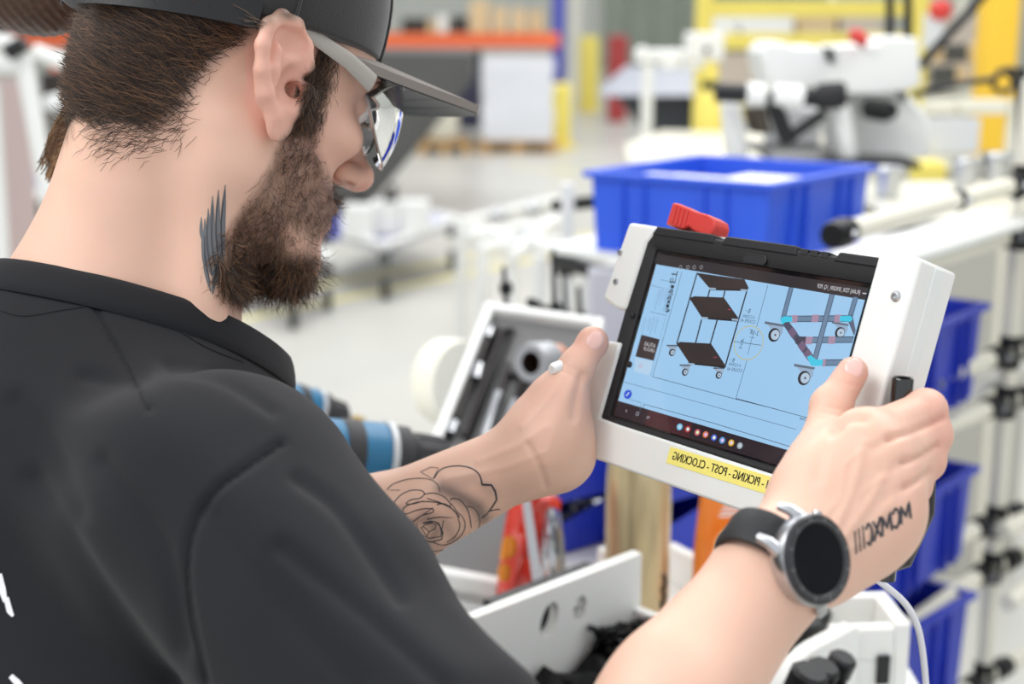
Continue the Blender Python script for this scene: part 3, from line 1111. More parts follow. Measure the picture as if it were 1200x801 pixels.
SV, SF = surface(sh, 0.003, extra=folds)
SV = sculpt(SV, vnormals(SV, SF), pix(SV), SHF_L, SV[:, 2] > -1.0)
sp = pix(SV)
M_SHIRT = mat('black_cotton', srgb(17, 18, 23), 0.92, bump=0.4, scale=900, bumpd=0.0004, sheen=0.06, var=0.1)
shirt = fastobj('t_shirt', cw(SV), SF, M_SHIRT, person)
sbvh = BVHTree.FromPolygons([tuple(v) for v in cw(SV)], [tuple(f) for f in SF.tolist()])
cb = MB()
Rg = []
cmid = (ck1 + ck2) / 2
w1 = nrm(ck2 - ck1 - cn * ((ck2 - ck1) @ cn))
w2 = np.cross(cn, w1)
ring_ = []
for i in range(72):
    a = 2 * math.pi * i / 72
    dr_ = w1 * math.cos(a) + w2 * math.sin(a)
    st0 = cmid - cn * 0.010
    hit = sbvh.ray_cast(Vector(cw(st0)), Vector(MC @ dr_))
    rr0 = (hit[0] - Vector(cw(st0))).length if hit[0] is not None else 0.07
    ring_.append(min(rr0, 0.105))
ring_ = np.array(ring_)
for _ in range(3):
    ring_ = 0.5 * ring_ + 0.25 * (np.roll(ring_, 1) + np.roll(ring_, -1))
colr = np.array([cmid - cn * 0.006 + (w1 * math.cos(2 * math.pi * i / 72) + w2 * math.sin(2 * math.pi * i / 72)) * (ring_[i] + 0.0006) for i in range(72)])
cen = cmid
for i in range(len(colr)):
    out = colr[i] - cen
    out = nrm(out - cn * (out @ cn))
    upd = nrm(cn - out * 0.42)
    o2 = nrm(np.cross(np.cross(upd, out), upd))
    hgt = 0.0115
    Rg.append(cw(np.array([colr[i] + upd * math.cos(a) * hgt + o2 * math.sin(a) * 0.0024 + upd * hgt * 0.15 for a in np.arange(12) * math.pi / 6])))
cb.rings(Rg, False, True)
cb.build('collar', M_SHIRT, person)
M_SEAM = mat('shirt_seam', srgb(20, 21, 25), 0.9)
skinlines([([(112, 360), (125, 385), (150, 430), (168, 470), (175, 480)], 1.4, True), ([(330, 518), (290, 545), (250, 575), (228, 610), (218, 660), (222, 720), (240, 800)], 1.6, True),
           ([(0, 364), (30, 370), (80, 362), (130, 358), (190, 376), (240, 406), (285, 424)], 1.3, True)],
          sbvh, 'seam', M_SEAM, person, 0.0006)
M_PRINT = mat('white_print', srgb(225, 226, 230), 0.7)
for ln_ in (([(0, 672), (3, 690), (7, 705)], [6, 9, 5], False), ([(8, 700), (12, 716), (16, 722)], [6, 7, 3], False), ([(13, 792), (20, 799), (26, 806)], [6, 8, 8], False)):
    skinlines([ln_], sbvh, 'back_print', M_PRINT, person, 0.0006)
# trousers
tr = [C_(hips, c3(150, 1330, 0.74), 0.145, 0.15, 0.05)]
gw = cw(hips)
M_TROU = mat('dark_trousers', srgb(40, 44, 54), 0.8, bump=0.3, scale=500)
tb = MB()
for dx, dy in ((0.05, -0.10), (-0.03, 0.10)):
    tb.tube([gw + [dx * 0.6, dy * 0.7, -0.02], gw + [dx, dy, -0.45], [gw[0] + dx * 1.2, gw[1] + dy, 0.08]], [0.115, 0.085, 0.065], 20)
tb.build('trousers', M_TROU, person)
for dx, dy in ((0.05, -0.10), (-0.03, 0.10)):
    MB((np.array([gw[0] + dx * 1.2, gw[1] + dy, 0.0]), np.array([0.8, 0.6, 0]), np.array([-0.6, 0.8, 0]), np.array([0, 0, 1.0]))).ell((0.05, 0, 0.045), (0.14, 0.05, 0.05), 16, 10).build('shoe', M_BLACK, person)

# ------------------------------------------------------------------ cap
M_CAP = mat('charcoal_cap_cotton', srgb(44, 43, 42), 0.9, bump=0.5, scale=700, bumpd=0.0005, sheen=0.3, var=0.15)
M_BRIM = mat('grey_cap_brim_cloth', srgb(134, 126, 120), 0.9, bump=0.4, scale=700, bumpd=0.0004)
fr = (cw(HC), MC @ HF * HSC, MC @ HU * HSC, MC @ HS * HSC)


def capedge(a):
    """lower edge height u of the crown by azimuth a (0 = front)"""
    c = math.cos(a)
    return 0.010 + 0.016 * c


crown = MB(fr)
Rr = []
NA = 64
for j in range(15):
    t = j / 14
    ring = []
    for i in range(NA):
        a = 2 * math.pi * i / NA
        e = capedge(a)
        zt = e + (0.135 - e) * math.sin(t * math.pi / 2)
        rad = math.cos(t * math.pi / 2) ** 0.62 if t < 1 else 0.0
        bulge = 1 + 0.03 * math.sin(t * math.pi)
        ring.append((-0.004 + (0.106 * math.cos(a)) * max(rad, 0.01) * bulge, zt, 0.0865 * math.sin(a) * max(rad, 0.01) * bulge))
    Rr.append(ring)
Rin = [[(x * 0.975, y, z * 0.975) for x, y, z in r] for r in Rr[:1]]
crown.rings(Rin + Rr, True)
cap = crown.build('cap', M_CAP, person, label='charcoal baseball cap')
cap.modifiers.new('s', 'SUBSURF').levels = 1
for a in (0.0, 0.5, 1.57, 2.6, -0.5, -1.57, -2.6):
    path = []
    for j in range(14):
        t = j / 14
        e = capedge(a)
        rad = math.cos(t * math.pi / 2) ** 0.62 * (1 + 0.03 * math.sin(t * math.pi)) * 1.004
        path.append((-0.004 + 0.106 * math.cos(a) * rad, e + (0.135 - e) * math.sin(t * math.pi / 2), 0.0865 * math.sin(a) * rad))
    MB(fr).tube(path, 0.0012, 6).build('cap_seam', M_CAP, cap)
brim = MB(fr)
nI, nJ = 24, 10
top = np.zeros((nJ + 1, nI + 1, 3))
for i in range(nI + 1):
    a = (i / nI * 2 - 1)
    ang = a * 1.12
    f0 = -0.004 + 0.104 * math.cos(ang)
    s0 = 0.085 * math.sin(ang)
    ext = 0.098 * (1 - abs(a) ** 2.6) ** 0.7 if abs(a) < 1 else 0
    for j in range(nJ + 1):
        t = j / nJ
        f = f0 + ext * t
        s = s0 * (1 + 0.0 * t)
        u = 0.027 + 0.02 * (f - f0) - 3.4 * s * s + 0.003
        top[j, i] = (f, u, s)
Vb = np.concatenate([top.reshape(-1, 3), (top - [0, 0.0058, 0]).reshape(-1, 3)])
n1 = (nJ + 1) * (nI + 1)
Fb = []
for j in range(nJ):
    for i in range(nI):
        a = j * (nI + 1) + i
        Fb.append((a, a + 1, a + nI + 2, a + nI + 1))
        Fb.append((n1 + a + nI + 1, n1 + a + nI + 2, n1 + a + 1, n1 + a))
for i in range(nI):
    for j in (0, nJ):
        a = j * (nI + 1) + i
        Fb.append((a, a + 1, n1 + a + 1, n1 + a))
brim.add(Vb, Fb)
brim.build('brim', M_BRIM, cap, label='grey curved brim')
# underside stitching
for k_ in range(4):
    path = []
    for i in range(2, nI - 1):
        q = top[0, i] * (1 - (0.25 + 0.18 * k_)) + top[nJ, i] * (0.25 + 0.18 * k_)
        path.append((q[0], q[1] - 0.0062, q[2]))
    MB(fr).tube(path, 0.0006, 5).build('stitch_row', M_BLACK, cap)
under = MB(fr)
Vb2 = np.concatenate([(top - [0, 0.0060, 0]).reshape(-1, 3), (top - [0, 0.0066, 0]).reshape(-1, 3)])
under.add(Vb2, Fb)
under.build('brim_underside', M_BLACK, cap)
# strap at the rear of the cap, behind the ear
st_ = [(-0.004 + 0.1072 * math.cos(a), 0.010 + 0.016 * math.cos(a), 0.0875 * math.sin(a)) for a in np.linspace(1.78, 3.0, 16)]
sb = MB(fr)
Rs = []
for q in st_:
    Rs.append([(q[0], q[1] - 0.008, q[2]), (q[0], q[1] + 0.008, q[2]), (q[0] * 0.985, q[1] + 0.008, q[2] * 0.985), (q[0] * 0.985, q[1] - 0.008, q[2] * 0.985)])
sb.rings(Rs)
sb.build('cap_strap', M_BLACK, cap)

# ------------------------------------------------------------------ safety glasses
gl = thing('safety_glasses', 'clear wraparound safety glasses worn under the cap brim', 'glasses', cw(H(0.09, -0.01, 0)))
M_GLASS = mat('clear_polycarbonate', (0.94, 0.94, 0.99), 0.02, trans=1.0, ior=1.5, coat=0.5)
M_GARM = mat('clear_frosted_arm', srgb(190, 184, 176), 0.3, trans=0.25, ior=1.4)
for sg in (1, -1):
    g = MB(fr)
    R = []
    for j in range(13):
        v = (j / 12 * 2 - 1)
        r_ = []
        for i in range(15):
            w_ = i / 14
            hh = 0.028 * (1 - (abs(w_ - 0.42) / 0.62) ** 2.4)
            a = 0.10 + 1.02 * w_
            fx = 0.040 + 0.094 * math.cos(a)
            sx = 0.071 * math.sin(a) * 1.08
            r_.append((fx - 0.006 * v * v, -0.011 + hh * v - 0.004 * (1 - w_), sx * sg))
        R.append(r_)
    R = np.array(R)
    n0 = R.shape[0] * R.shape[1]
    ctr_ = np.array([0.03, -0.014, 0])
    inn = R + (ctr_ - R) * 0.022
    Fq = []
    for j in range(12):
        for i in range(14):
            a = j * 15 + i
            Fq += [(a, a + 1, a + 16, a + 15), (n0 + a + 15, n0 + a + 16, n0 + a + 1, n0 + a)]
    for i in range(14):
        Fq += [(i, n0 + i, n0 + i + 1, i + 1), (180 + i, 181 + i, n0 + 181 + i, n0 + 180 + i)]
    for j in range(12):
        Fq += [(j * 15, j * 15 + 15, n0 + j * 15 + 15, n0 + j * 15), (j * 15 + 14, n0 + j * 15 + 14, n0 + j * 15 + 29, j * 15 + 29)]
    g.add(np.concatenate([R.reshape(-1, 3), inn.reshape(-1, 3)]), Fq)
    g.build('lens', M_GLASS, gl)
    rim_ = [tuple(R[12, i]) for i in range(15)] + [tuple(R[j, 14]) for j in range(11, -1, -1)] + [tuple(R[0, i]) for i in range(13, -1, -1)]
    MB(fr).tube(rim_, 0.0007, 8).build('lens_rim', M_GARM, gl)
    MB(fr).tube([(0.068, 0.0, 0.0745 * sg), (0.045, 0.006, 0.078 * sg), (0.012, 0.011, 0.080 * sg), (-0.02, 0.010, 0.080 * sg)], [0.0065, 0.0055, 0.0045, 0.004], 10, flat=0.28, up=(0, 1, 0)).build('temple', M_GARM, gl)
MB(fr).tube([(0.118, -0.008, -0.008), (0.1215, -0.010, 0), (0.118, -0.008, 0.008)], 0.0022, 8).build('nose_bridge', M_GARM, gl)

# ------------------------------------------------------------------ wristwatch
WNm = nrm(np.array([0.56, 0.16, 0.80]))
Aw = nrm(WN - EN)
Aw = nrm(Aw - WNm * (Aw @ WNm))
Tw = np.cross(WNm, Aw)
wc = c3(956, 655, 0.661)
wt = thing('wristwatch', 'round black faced wristwatch with silver case on a black strap', 'watch', cw(wc))
wf = (cw(wc), MC @ Aw * 0.93, MC @ Tw * 0.93, MC @ WNm * 0.93)
M_WFACE = mat('watch_glass', srgb(12, 15, 20), 0.12, ior=1.25)
M_WBEZ = mat('watch_bezel', srgb(46, 46, 49), 0.35)
M_STRAP = mat('watch_strap', srgb(26, 27, 30), 0.55, bump=0.2, scale=300)
MB(wf).lathe([(0.0, -0.0125), (0.019, -0.0122), (0.0205, -0.0105), (0.0225, -0.007), (0.0232, -0.003), (0.0225, 0.0), (0.0210, 0.0012), (0.0, 0.0013)], n=48).build('watch_case', M_STEEL, wt)
MB(wf).lathe([(0.0222, 0.0), (0.0222, 0.0018), (0.0212, 0.0030), (0.0180, 0.0026), (0.0172, 0.0016), (0.0172, 0.0004)], n=60, cap=False).build('bezel', M_WBEZ, wt)
MB(wf).lathe([(0.0, 0.0002), (0.0176, 0.0002), (0.0174, 0.0018), (0.0, 0.0024)], n=48).build('watch_glass', M_WFACE, wt)
tk = MB(wf)
for i in range(60):
    a = i * math.pi / 30
    w_ = 0.0007 if i % 5 else 0.0011
    c_, s_ = math.cos(a), math.sin(a)
    for r0_, r1_ in ((0.0186, 0.0204 if i % 5 == 0 else 0.0195),):
        q = [(c_ * r0_ - s_ * w_ / 3, s_ * r0_ + c_ * w_ / 3, 0.0031), (c_ * r0_ + s_ * w_ / 3, s_ * r0_ - c_ * w_ / 3, 0.0031),
             (c_ * r1_ + s_ * w_ / 3, s_ * r1_ - c_ * w_ / 3, 0.0031), (c_ * r1_ - s_ * w_ / 3, s_ * r1_ + c_ * w_ / 3, 0.0031)]
        tk.add(q, [(0, 1, 2, 3)])
tk.build('minute_marks', mat('mark_grey', srgb(150, 150, 150), 0.4), wt)
for sy in (1, -1):
    for sx in (1, -1):
        MB(wf).tube([(0.0115 * sx, 0.0175 * sy, -0.004), (0.0112 * sx, 0.0235 * sy, -0.0065), (0.0108 * sx, 0.0272 * sy, -0.0115)], [0.0038, 0.0030, 0.0022], 10).build('lug', M_STEEL, wt)
for yy in (0.009, -0.009):
    a_ = math.asin(yy / 0.0232)
    MB(wf).lathe([(0.0023, 0), (0.0027, 0.0008), (0.0025, 0.0026), (0.0, 0.0028)], (0.0226 * math.cos(a_), yy, -0.0055), (math.cos(a_), math.sin(a_), 0), 16).build('push_button', M_STEEL, wt)
# strap loop around the wrist
hw = (WN - wc) @ np.stack([Aw, Tw, WNm]).T
loop = []
for i in range(40):
    a = math.pi * 0.5 + 0.62 + (2 * math.pi - 1.24) * i / 39
    loop.append((0.004 * math.sin(a / 2), math.cos(a) * 0.0272, -0.0305 + math.sin(a) * 0.0262))
sb = MB(wf)
Rs = []
for i, q in enumerate(loop):
    nx = nrm([0, q[1], q[2] + 0.0305])
    w2 = 0.0105 - 0.0 * i
    o_ = np.array(q)
    Rs.append([o_ + [-w2, 0, 0] - nx * 0.0011, o_ + [w2, 0, 0] - nx * 0.0011, o_ + [w2, 0, 0] + nx * 0.0012, o_ + [w2 * 0.7, 0, 0] + nx * 0.002,
               o_ + [-w2 * 0.7, 0, 0] + nx * 0.002, o_ + [-w2, 0, 0] + nx * 0.0012])
sb.rings(Rs)
sb.build('strap', M_STRAP, wt)

# ------------------------------------------------------------------ tablet in its white holder
TS = 0.172 / 0.217
TO = np.array([0.11966169, 0.07138843, -1.18024833]) * TS      # screen's top left corner, camera metric
tf = (cw(TO), MC @ R0, MC @ (-R1), MC @ RN)                      # x right, y up, z out of the screen


def TP(px, py, w=0.0):
    """pixel -> tablet-local (x, y) on the plane z = w"""
    ray_ = np.array([(px - 600) / FPX, (400.5 - py) / FPX, -1.0])
    A = np.stack([R0, -R1, -ray_], 1)
    s = np.linalg.solve(A, -(TO + RN * w))
    return float(s[0]), float(s[1])


SW, SH = 0.172, 0.136 * TS
tab = thing('tablet', 'tablet computer in black rugged case showing cart drawings, held up in both hands', 'tablet', cw(TO + R0 * 0.08 + R1 * 0.06))
# black rugged case: frame with a raised rim
X0, X1 = -0.0150, SW + 0.0165
Y0, Y1 = -SH - 0.0055, 0.0150


def rrect(x0, y0, x1, y1, r, n=6):
    out = []
    for cx, cy, a0 in ((x1 - r, y1 - r, 0), (x0 + r, y1 - r, 90), (x0 + r, y0 + r, 180), (x1 - r, y0 + r, 270)):
        for i in range(n + 1):
            a = math.radians(a0 + 90 * i / n)
            out.append((cx + r * math.cos(a), cy + r * math.sin(a)))
    return out


def rr3(x0, y0, x1, y1, r, z):
    return [(x, y, z) for x, y in rrect(x0, y0, x1, y1, r)]


b = MB(tf)
b.rings([rr3(X0, Y0, X1, Y1, 0.009, -0.013), rr3(X0 - 0.001, Y0 - 0.001, X1 + 0.001, Y1 + 0.001, 0.010, -0.006), rr3(X0, Y0, X1, Y1, 0.009, 0.0015),
         rr3(X0 + 0.0015, Y0 + 0.0015, X1 - 0.0015, Y1 - 0.0015, 0.008, 0.0028), rr3(X0 + 0.0075, Y0 + 0.0035, X1 - 0.0075, Y1 - 0.0085, 0.004, 0.0024),
         rr3(-0.0035, -SH - 0.0012, SW + 0.0035, 0.0028, 0.002, 0.0004), rr3(-0.0030, -SH - 0.0010, SW + 0.0030, 0.0024, 0.002, -0.002)], cap=True)
b.build('case', M_CASE, tab)
M_GBLK = mat('tablet_glass_border', srgb(14, 14, 17), 0.10, coat=0.6)
MB(tf).box((-0.003, -SH - 0.001, -0.0035), (SW + 0.003, 0.0024, -0.0004)).build('glass_border', M_GBLK, tab)
# bumpers and covers on the case's top edge
for pa, pb, hgt in (((768, 275), (843, 281), 0.0035), ((850, 283), (942, 292), 0.004), ((984, 296), (1040, 302), 0.004)):
    a = TP(*pa)
    c = TP(*pb)
    MB(tf).prism([(a[0], Y1 - 0.0035), (c[0] - 0.001, Y1 - 0.0035), (c[0] - 0.003, Y1 + 0.0022), (a[0] + 0.003, Y1 + 0.0022)], -0.012, 0.0036).build('edge_bumper', M_RUB, tab, 0.0009)
for px in (947, 959, 972):
    a = TP(px, 293)
    MB(tf).box((a[0] - 0.0028, Y1 - 0.0025, -0.010), (a[0] + 0.0028, Y1 + 0.0012, 0.0030)).build('side_key', M_RUB, tab, 0.0004)
a = TP(888, 305)
pr = rrect(a[0] - 0.0098, a[1] - 0.0030, a[0] + 0.0098, a[1] + 0.0030, 0.0028)
b = MB(tf)
b.rings([[(x, y, 0.0032) for x, y in pr], [(a[0] + (x - a[0]) * 0.92, a[1] + (y - a[1]) * 0.85, 0.0034) for x, y in pr],
         [(a[0] + (x - a[0]) * 0.86, a[1] + (y - a[1]) * 0.72, 0.0026) for x, y in pr]], cap=True)
b.build('port_surround', M_RUB, tab)
MB(tf).box((a[0] - 0.007, a[1] - 0.0017, 0.0027), (a[0] + 0.007, a[1] + 0.0016, 0.0029)).build('port', mat('port_black', (0.004, 0.004, 0.004), 0.4), tab)
for px, py in ((741, 369), (738, 427)):
    a = TP(px, py, 0.002)
    MB(tf).lathe([(0.0021, 0), (0.0021, 0.0009), (0.0012, 0.0014), (0, 0.0014)], (a[0], a[1], 0.0018), n=16).build('case_button', M_RUB, tab)
# screen picture, as coloured flat shapes on the display
SVv, SFf, SCc = [], [], []
lay = [0]


def sfill(pts, col, px=True):
    lay[0] += 1
    z = 0.00002 + lay[0] * 0.0000022
    n = len(SVv)
    for p in pts:
        x, y = TP(*p) if px else p
        SVv.append((min(max(x, 0), SW), max(min(y, 0), -SH), z))
        SCc.append((*srgb(*col), 1))
    SFf.append(tuple(range(n, n + len(pts))))


def sline(pts, w, col, px=True):
    q = np.array([TP(*p) if px else p for p in pts])
    for i in range(len(q) - 1):
        t = q[i + 1] - q[i]
        L = np.linalg.norm(t)
        if L < 1e-7:
            continue
        t = t / L
        n_ = np.array([-t[1], t[0]]) * w / 2
        e_ = t * w * 0.3
        sfill([q[i] + n_ - e_, q[i + 1] + n_ + e_, q[i + 1] - n_ + e_, q[i] - n_ - e_], col, False)


def scirc(p, r, col, ring=None, n=20, asp=1.18):
    # r in photograph pixels across, asp its height to width
    pts = [np.array(TP(p[0] + r * math.cos(a) - 0.18 * r * asp * math.sin(a), p[1] + r * asp * math.sin(a) + 0.1 * r * math.cos(a))) for a in np.arange(n) * 2 * math.pi / n]
    if ring:
        sline(pts + [pts[0]], ring, col, False)
    else:
        sfill(pts, col, False)


def stext(s, p, p2, col, tall=1.0, rep=1):
    """mirrored writing from the word's first letter at p to its last at p2"""
    V, F = text_mesh(s, 1.0)
    o_ = np.array(TP(*p))
    e_ = np.array(TP(*p2))
    size = np.linalg.norm(e_ - o_) / V[:, 0].max()
    V = V * size
    V[:, 1] *= tall
    d = nrm(e_ - o_)
    up = np.array([d[1], -d[0]])
    if rep > 1:
        stext(s, (p[0] + 0.35, p[1] + 0.1), (p2[0] + 0.35, p2[1] + 0.1), col, tall, rep - 1)
    lay[0] += 1
    z = 0.00002 + lay[0] * 0.0000022
    n = len(SVv)
    for q in V:
        w_ = o_ + d * q[0] + up * q[1]
        SVv.append((float(w_[0]), float(w_[1]), z))
        SCc.append((*srgb(*col), 1))
    for f in F:
        SFf.append(tuple(n + i for i in f))


K1 = lambda L: [(720 + x / 4, 290 + y / 4) for x, y in L]
K2 = lambda L: [(700 + x / 4.45, 430 + y / 4.45) for x, y in L]
BLU, INK, DRK = (154, 198, 234), (40, 48, 60), (40, 36, 38)
sfill([(0, 0), (SW, 0), (SW, -SH), (0, -SH)], BLU, False)
tb_ = -TP(900, 332)[1]
tb_ = 0.0068
bb_ = 0.0098
sfill([(0, 0), (SW, 0), (SW, -tb_), (0, -tb_)], (44, 40, 42), False)
sfill([(0, -SH + bb_), (SW, -SH + bb_), (SW, -SH), (0, -SH)], (38, 28, 34), False)
sfill([(0.03, -SH + bb_), (0.07, -SH + bb_), (0.07, -SH), (0.03, -SH)], (64, 30, 36), False)
# status icons
for x in (310, 345, 375, 408):
    scirc(K1([(x, 92)])[0], 1.6, (150, 150, 158), ring=0.0004)
stext('(PLAN) TDX_SPA2591_1Q .PDF', K1([(1152, 220)])[0], K1([(950, 188)])[0], (215, 215, 220), 1.5)
sline(K1([(1166, 214), (1182, 216)]), 0.0006, (210, 210, 215))
LW = 0.00032
# drawing border and title block
sline(K1([(318, 112), (180, 605), (570, 710), (760, 757)]), LW, INK)
sline(K2([(725, 163), (1100, 265), (1300, 318)]), LW, INK)
sline(K1([(720, 178), (668, 370)]), LW, INK)
sline(K1([(622, 530), (570, 710)]), LW, INK)
sline(K1([(282, 108), (228, 300)]), LW * 0.8, (90, 110, 140))
sline(K1([(300, 108), (245, 310), (170, 600)]), LW * 0.7, (110, 130, 160))
for a_, b_ in (((215, 150), (285, 165)), ((170, 300), (245, 318)), ((170, 175), (225, 190))):
    sline(K1([a_, b_]), LW * 0.8, (90, 110, 140))
stext('ET', K1([(258, 168)])[0], K1([(272, 108)])[0], (40, 48, 60), 1.0)
stext('flexpipe', K1([(236, 302)])[0], K1([(268, 174)])[0], (24, 30, 40), 0.9, 3)
for i, (x, y, L_) in enumerate([(232, 190, 80), (215, 200, 90), (208, 330, 70), (190, 325, 80), (172, 330, 60), (150, 330, 70), (250, 190, 60)]):
    sline(K1([(x, y), (x - L_ * 0.27, y + L_)]), 0.0003, (105, 130, 165))
    sline(K1([(x - 7, y), (x - 7 - L_ * 0.27, y + L_ * 0.8)]), 0.0002, (120, 145, 180))
# thumbnail
sfill(K1([(128, 408), (213, 430), (185, 530), (100, 510)]), (54, 46, 46))
stext('ATLAS', K1([(192, 470)])[0], K1([(140, 458)])[0], (200, 200, 205))
stext('GROUP', K1([(188, 492)])[0], K1([(136, 480)])[0], (200, 200, 205))
sfill(K1([(100, 514), (182, 534), (168, 590), (160, 598), (92, 580)]), (176, 206, 232))
scirc(K1([(125, 555)])[0], 1.6, (208, 120, 130), ring=0.0003)
scirc(K1([(65, 688)])[0], 4.6, (40, 84, 206))
sline(K1([(58, 694), (70, 680)]), 0.0008, (220, 232, 250))
# lower strips
sline(K2([(142, 78), (500, 175), (1040, 325)]), LW * 0.8, (70, 84, 104))
sline(K2([(238, 240), (245, 193), (600, 290), (1010, 415), (1300, 500)]), LW, INK)
sline(K2([(170, 168), (232, 186), (222, 240)]), LW * 0.8, (90, 110, 140))
stext('Date', K2([(1092, 282)])[0], K2([(1056, 272)])[0], (50, 60, 80))
# left drawing: black three-shelf cart
POST, SHF_, CONN = (30, 28, 30), (48, 42, 41), (150, 176, 200)


def caster(cx, cy, s):
    c = (720 + cx / 4, 290 + cy / 4)
    sfill(K1([(cx - 22 * s, cy - 34 * s), (cx + 24 * s, cy - 32 * s), (cx + 20 * s, cy - 6 * s), (cx - 2 * s, cy + 2 * s)]), (150, 172, 196))
    sline(K1([(cx - 24 * s, cy - 33 * s), (cx + 26 * s, cy - 32 * s)]), 0.0009 * s, (70, 80, 92))
    scirc(c, 3.6 * s, (34, 36, 42))
    scirc((c[0] + 0.7 * s, c[1]), 2.3 * s, (178, 198, 218))
    scirc((c[0] + 0.7 * s, c[1]), 0.8 * s, (80, 92, 110))


for p in ([(388, 125), (295, 448)], [(625, 195), (520, 560)], [(448, 200), (440, 232)], [(520, 205), (512, 235)], [(410, 340), (383, 445)], [(483, 342), (452, 450)]):
    sline(K1(p), 0.0011, POST)
for cx, cy in ((272, 492), (333, 584), (491, 598)):
    caster(cx, cy, 1.0)
for q in ([(385, 118), (612, 150), (632, 190), (620, 198), (452, 196)], [(352, 236), (380, 228), (515, 234), (583, 330), (575, 345), (412, 328)],
          [(292, 450), (310, 442), (455, 450), (520, 548), (515, 562), (352, 540)]):
    sfill(K1(q), SHF_)
for q in ([(450, 196), (622, 200)], [(412, 330), (575, 343)], [(350, 542), (518, 560)]):
    sline(K1(q), 0.0011, (24, 22, 24))
for x, y in ((462, 193), (610, 200), (425, 330), (568, 338), (362, 546), (500, 572)):
    sfill(K1([(x - 16, y - 5), (x + 16, y - 3), (x + 15, y + 6), (x - 15, y + 4)]), CONN)
for x, y in ((541, 290), (475, 514)):
    sline(K1([(x - 6, y), (x + 6, y + 1)]), 0.0004, (200, 60, 110))
# notes, mirrored
for (x, x2, y, s) in ((636, 614, 310, 'B -'), (658, 603, 336, '4 CONN'), (662, 592, 357, 'COUPE 40'), (562, 541, 540, 'B -'), (594, 538, 562, '4 CONN'), (600, 530, 585, 'COUPE 40')):
    stext(s, K1([(x, y)])[0], K1([(x2, y - 9)])[0], (62, 78, 104), 1.1)
scirc(K1([(632, 447)])[0], 16.6, (190, 180, 110), ring=0.0005, n=40)
sline(K1([(560, 440), (690, 458)]), 0.0003, INK)
sline(K1([(655, 395), (628, 500)]), 0.0003, INK)
sline(K1([(600, 432), (598, 470)]), 0.0002, INK)
sline(K1([(636, 420), (662, 424)]), 0.0002, INK)
stext('2-1/8"', K1([(676, 414)])[0], K1([(632, 402)])[0], (40, 48, 60), 1.2)
stext('5-1/8"', K1([(586, 474)])[0], K1([(600, 424)])[0], (40, 48, 60), 1.1)
# right drawing: grey pipe frame with cyan corners
PIPE, CYA, PNK = (104, 130, 158), (60, 196, 226), (164, 138, 162)


def pipe(a_, b_, w, col=PIPE):
    sline(K1([a_, b_]), w, (66, 84, 106))
    sline(K1([a_, b_]), w * 0.72, col)


def caster2(cx, cy, s):
    sfill(K1([(cx - 42 * s, cy - 62 * s), (cx + 44 * s, cy - 48 * s), (cx + 40 * s, cy - 10 * s), (cx + 14 * s, cy + 22 * s), (cx - 8 * s, cy - 20 * s)]), (146, 170, 196))
    sfill(K1([(cx - 44 * s, cy - 64 * s), (cx + 48 * s, cy - 48 * s), (cx + 46 * s, cy - 38 * s), (cx - 44 * s, cy - 52 * s)]), (92, 106, 122))
    scirc(K1([(cx, cy)])[0], 6.8 * s, (34, 38, 46))
    scirc(K1([(cx + 5 * s, cy)])[0], 5.0 * s, (176, 196, 216))
    scirc(K1([(cx + 5 * s, cy)])[0], 1.2 * s, (80, 92, 112))


caster2(1060, 400, 0.85)
pipe((1132, 240), (1108, 325), 0.0036)
pipe((830, 195), (796, 325), 0.0036)
pipe((800, 335), (1110, 333), 0.0038)
pipe((880, 434), (1135, 436), 0.0038)
pipe((1110, 330), (1150, 400), 0.0040, (92, 96, 120))
pipe((800, 345), (935, 535), 0.0042, (70, 74, 96))
sline(K1([(862, 434), (910, 436)]), 0.0044, (60, 62, 80))
for x, y in ((944, 333), (846, 335), (1050, 333), (1022, 434), (915, 436)):
    sline(K1([(x - 7, y), (x + 7, y)]), 0.0044, PNK)
for t in (0.28, 0.62, 0.82):
    x, y = 800 + 135 * t, 345 + 190 * t
    sline(K1([(x - 5, y - 7), (x + 5, y + 7)]), 0.0046, (110, 92, 120))
caster2(752, 410, 1.0)
caster2(892, 612, 1.05)
pipe((1022, 228), (942, 528), 0.0038)
pipe((985, 540), (1090, 540), 0.0038)
sfill(K1([(778, 335), (800, 322), (836, 324), (838, 348), (806, 350), (790, 362)]), CYA)
sfill(K1([(1060, 322), (1112, 320), (1120, 336), (1112, 348), (1060, 346)]), CYA)
sfill(K1([(905, 512), (925, 505), (948, 525), (985, 526), (985, 552), (938, 556), (922, 548)]), CYA)
sline(K1([(988, 528), (986, 552)]), 0.0020, PNK)
# navigation bar
for x, y, c in ((433, 312, (120, 190, 225)), (475, 324, (170, 60, 60)), (525, 341, (190, 90, 110)), (568, 352, (205, 120, 80)), (612, 368, (70, 100, 200)),
                (655, 382, (90, 150, 210)), (702, 395, (220, 175, 70)), (747, 410, (150, 165, 175))):
    scirc(K2([(x, y)])[0], 3.3, c)
    scirc(K2([(x + 1, y)])[0], 1.7, tuple(min(255, int(v * 0.45 + 130)) if v > 100 else 235 for v in c))
sline(K2([(158, 223), (152, 229), (158, 235)]), 0.0004, (170, 170, 180))
scirc(K2([(213, 244)])[0], 1.6, (170, 170, 180), ring=0.0004)
for dx in (-6, 0, 6):
    sline(K2([(270 + dx, 257), (267 + dx, 269)]), 0.0004, (170, 170, 180))
b = MB(tf)
b.add(SVv, SFf)
M_SCR = mat('screen_picture', (0.5, 0.7, 0.9), 0.18, attr='Col', emit=0.86, coat=0.25)
M_SCR.node_tree.nodes['Principled BSDF'].inputs['Base Color'].default_value = (0.01, 0.01, 0.012, 1)
M_SCR.node_tree.links.remove(M_SCR.node_tree.nodes['Principled BSDF'].inputs['Base Color'].links[0])
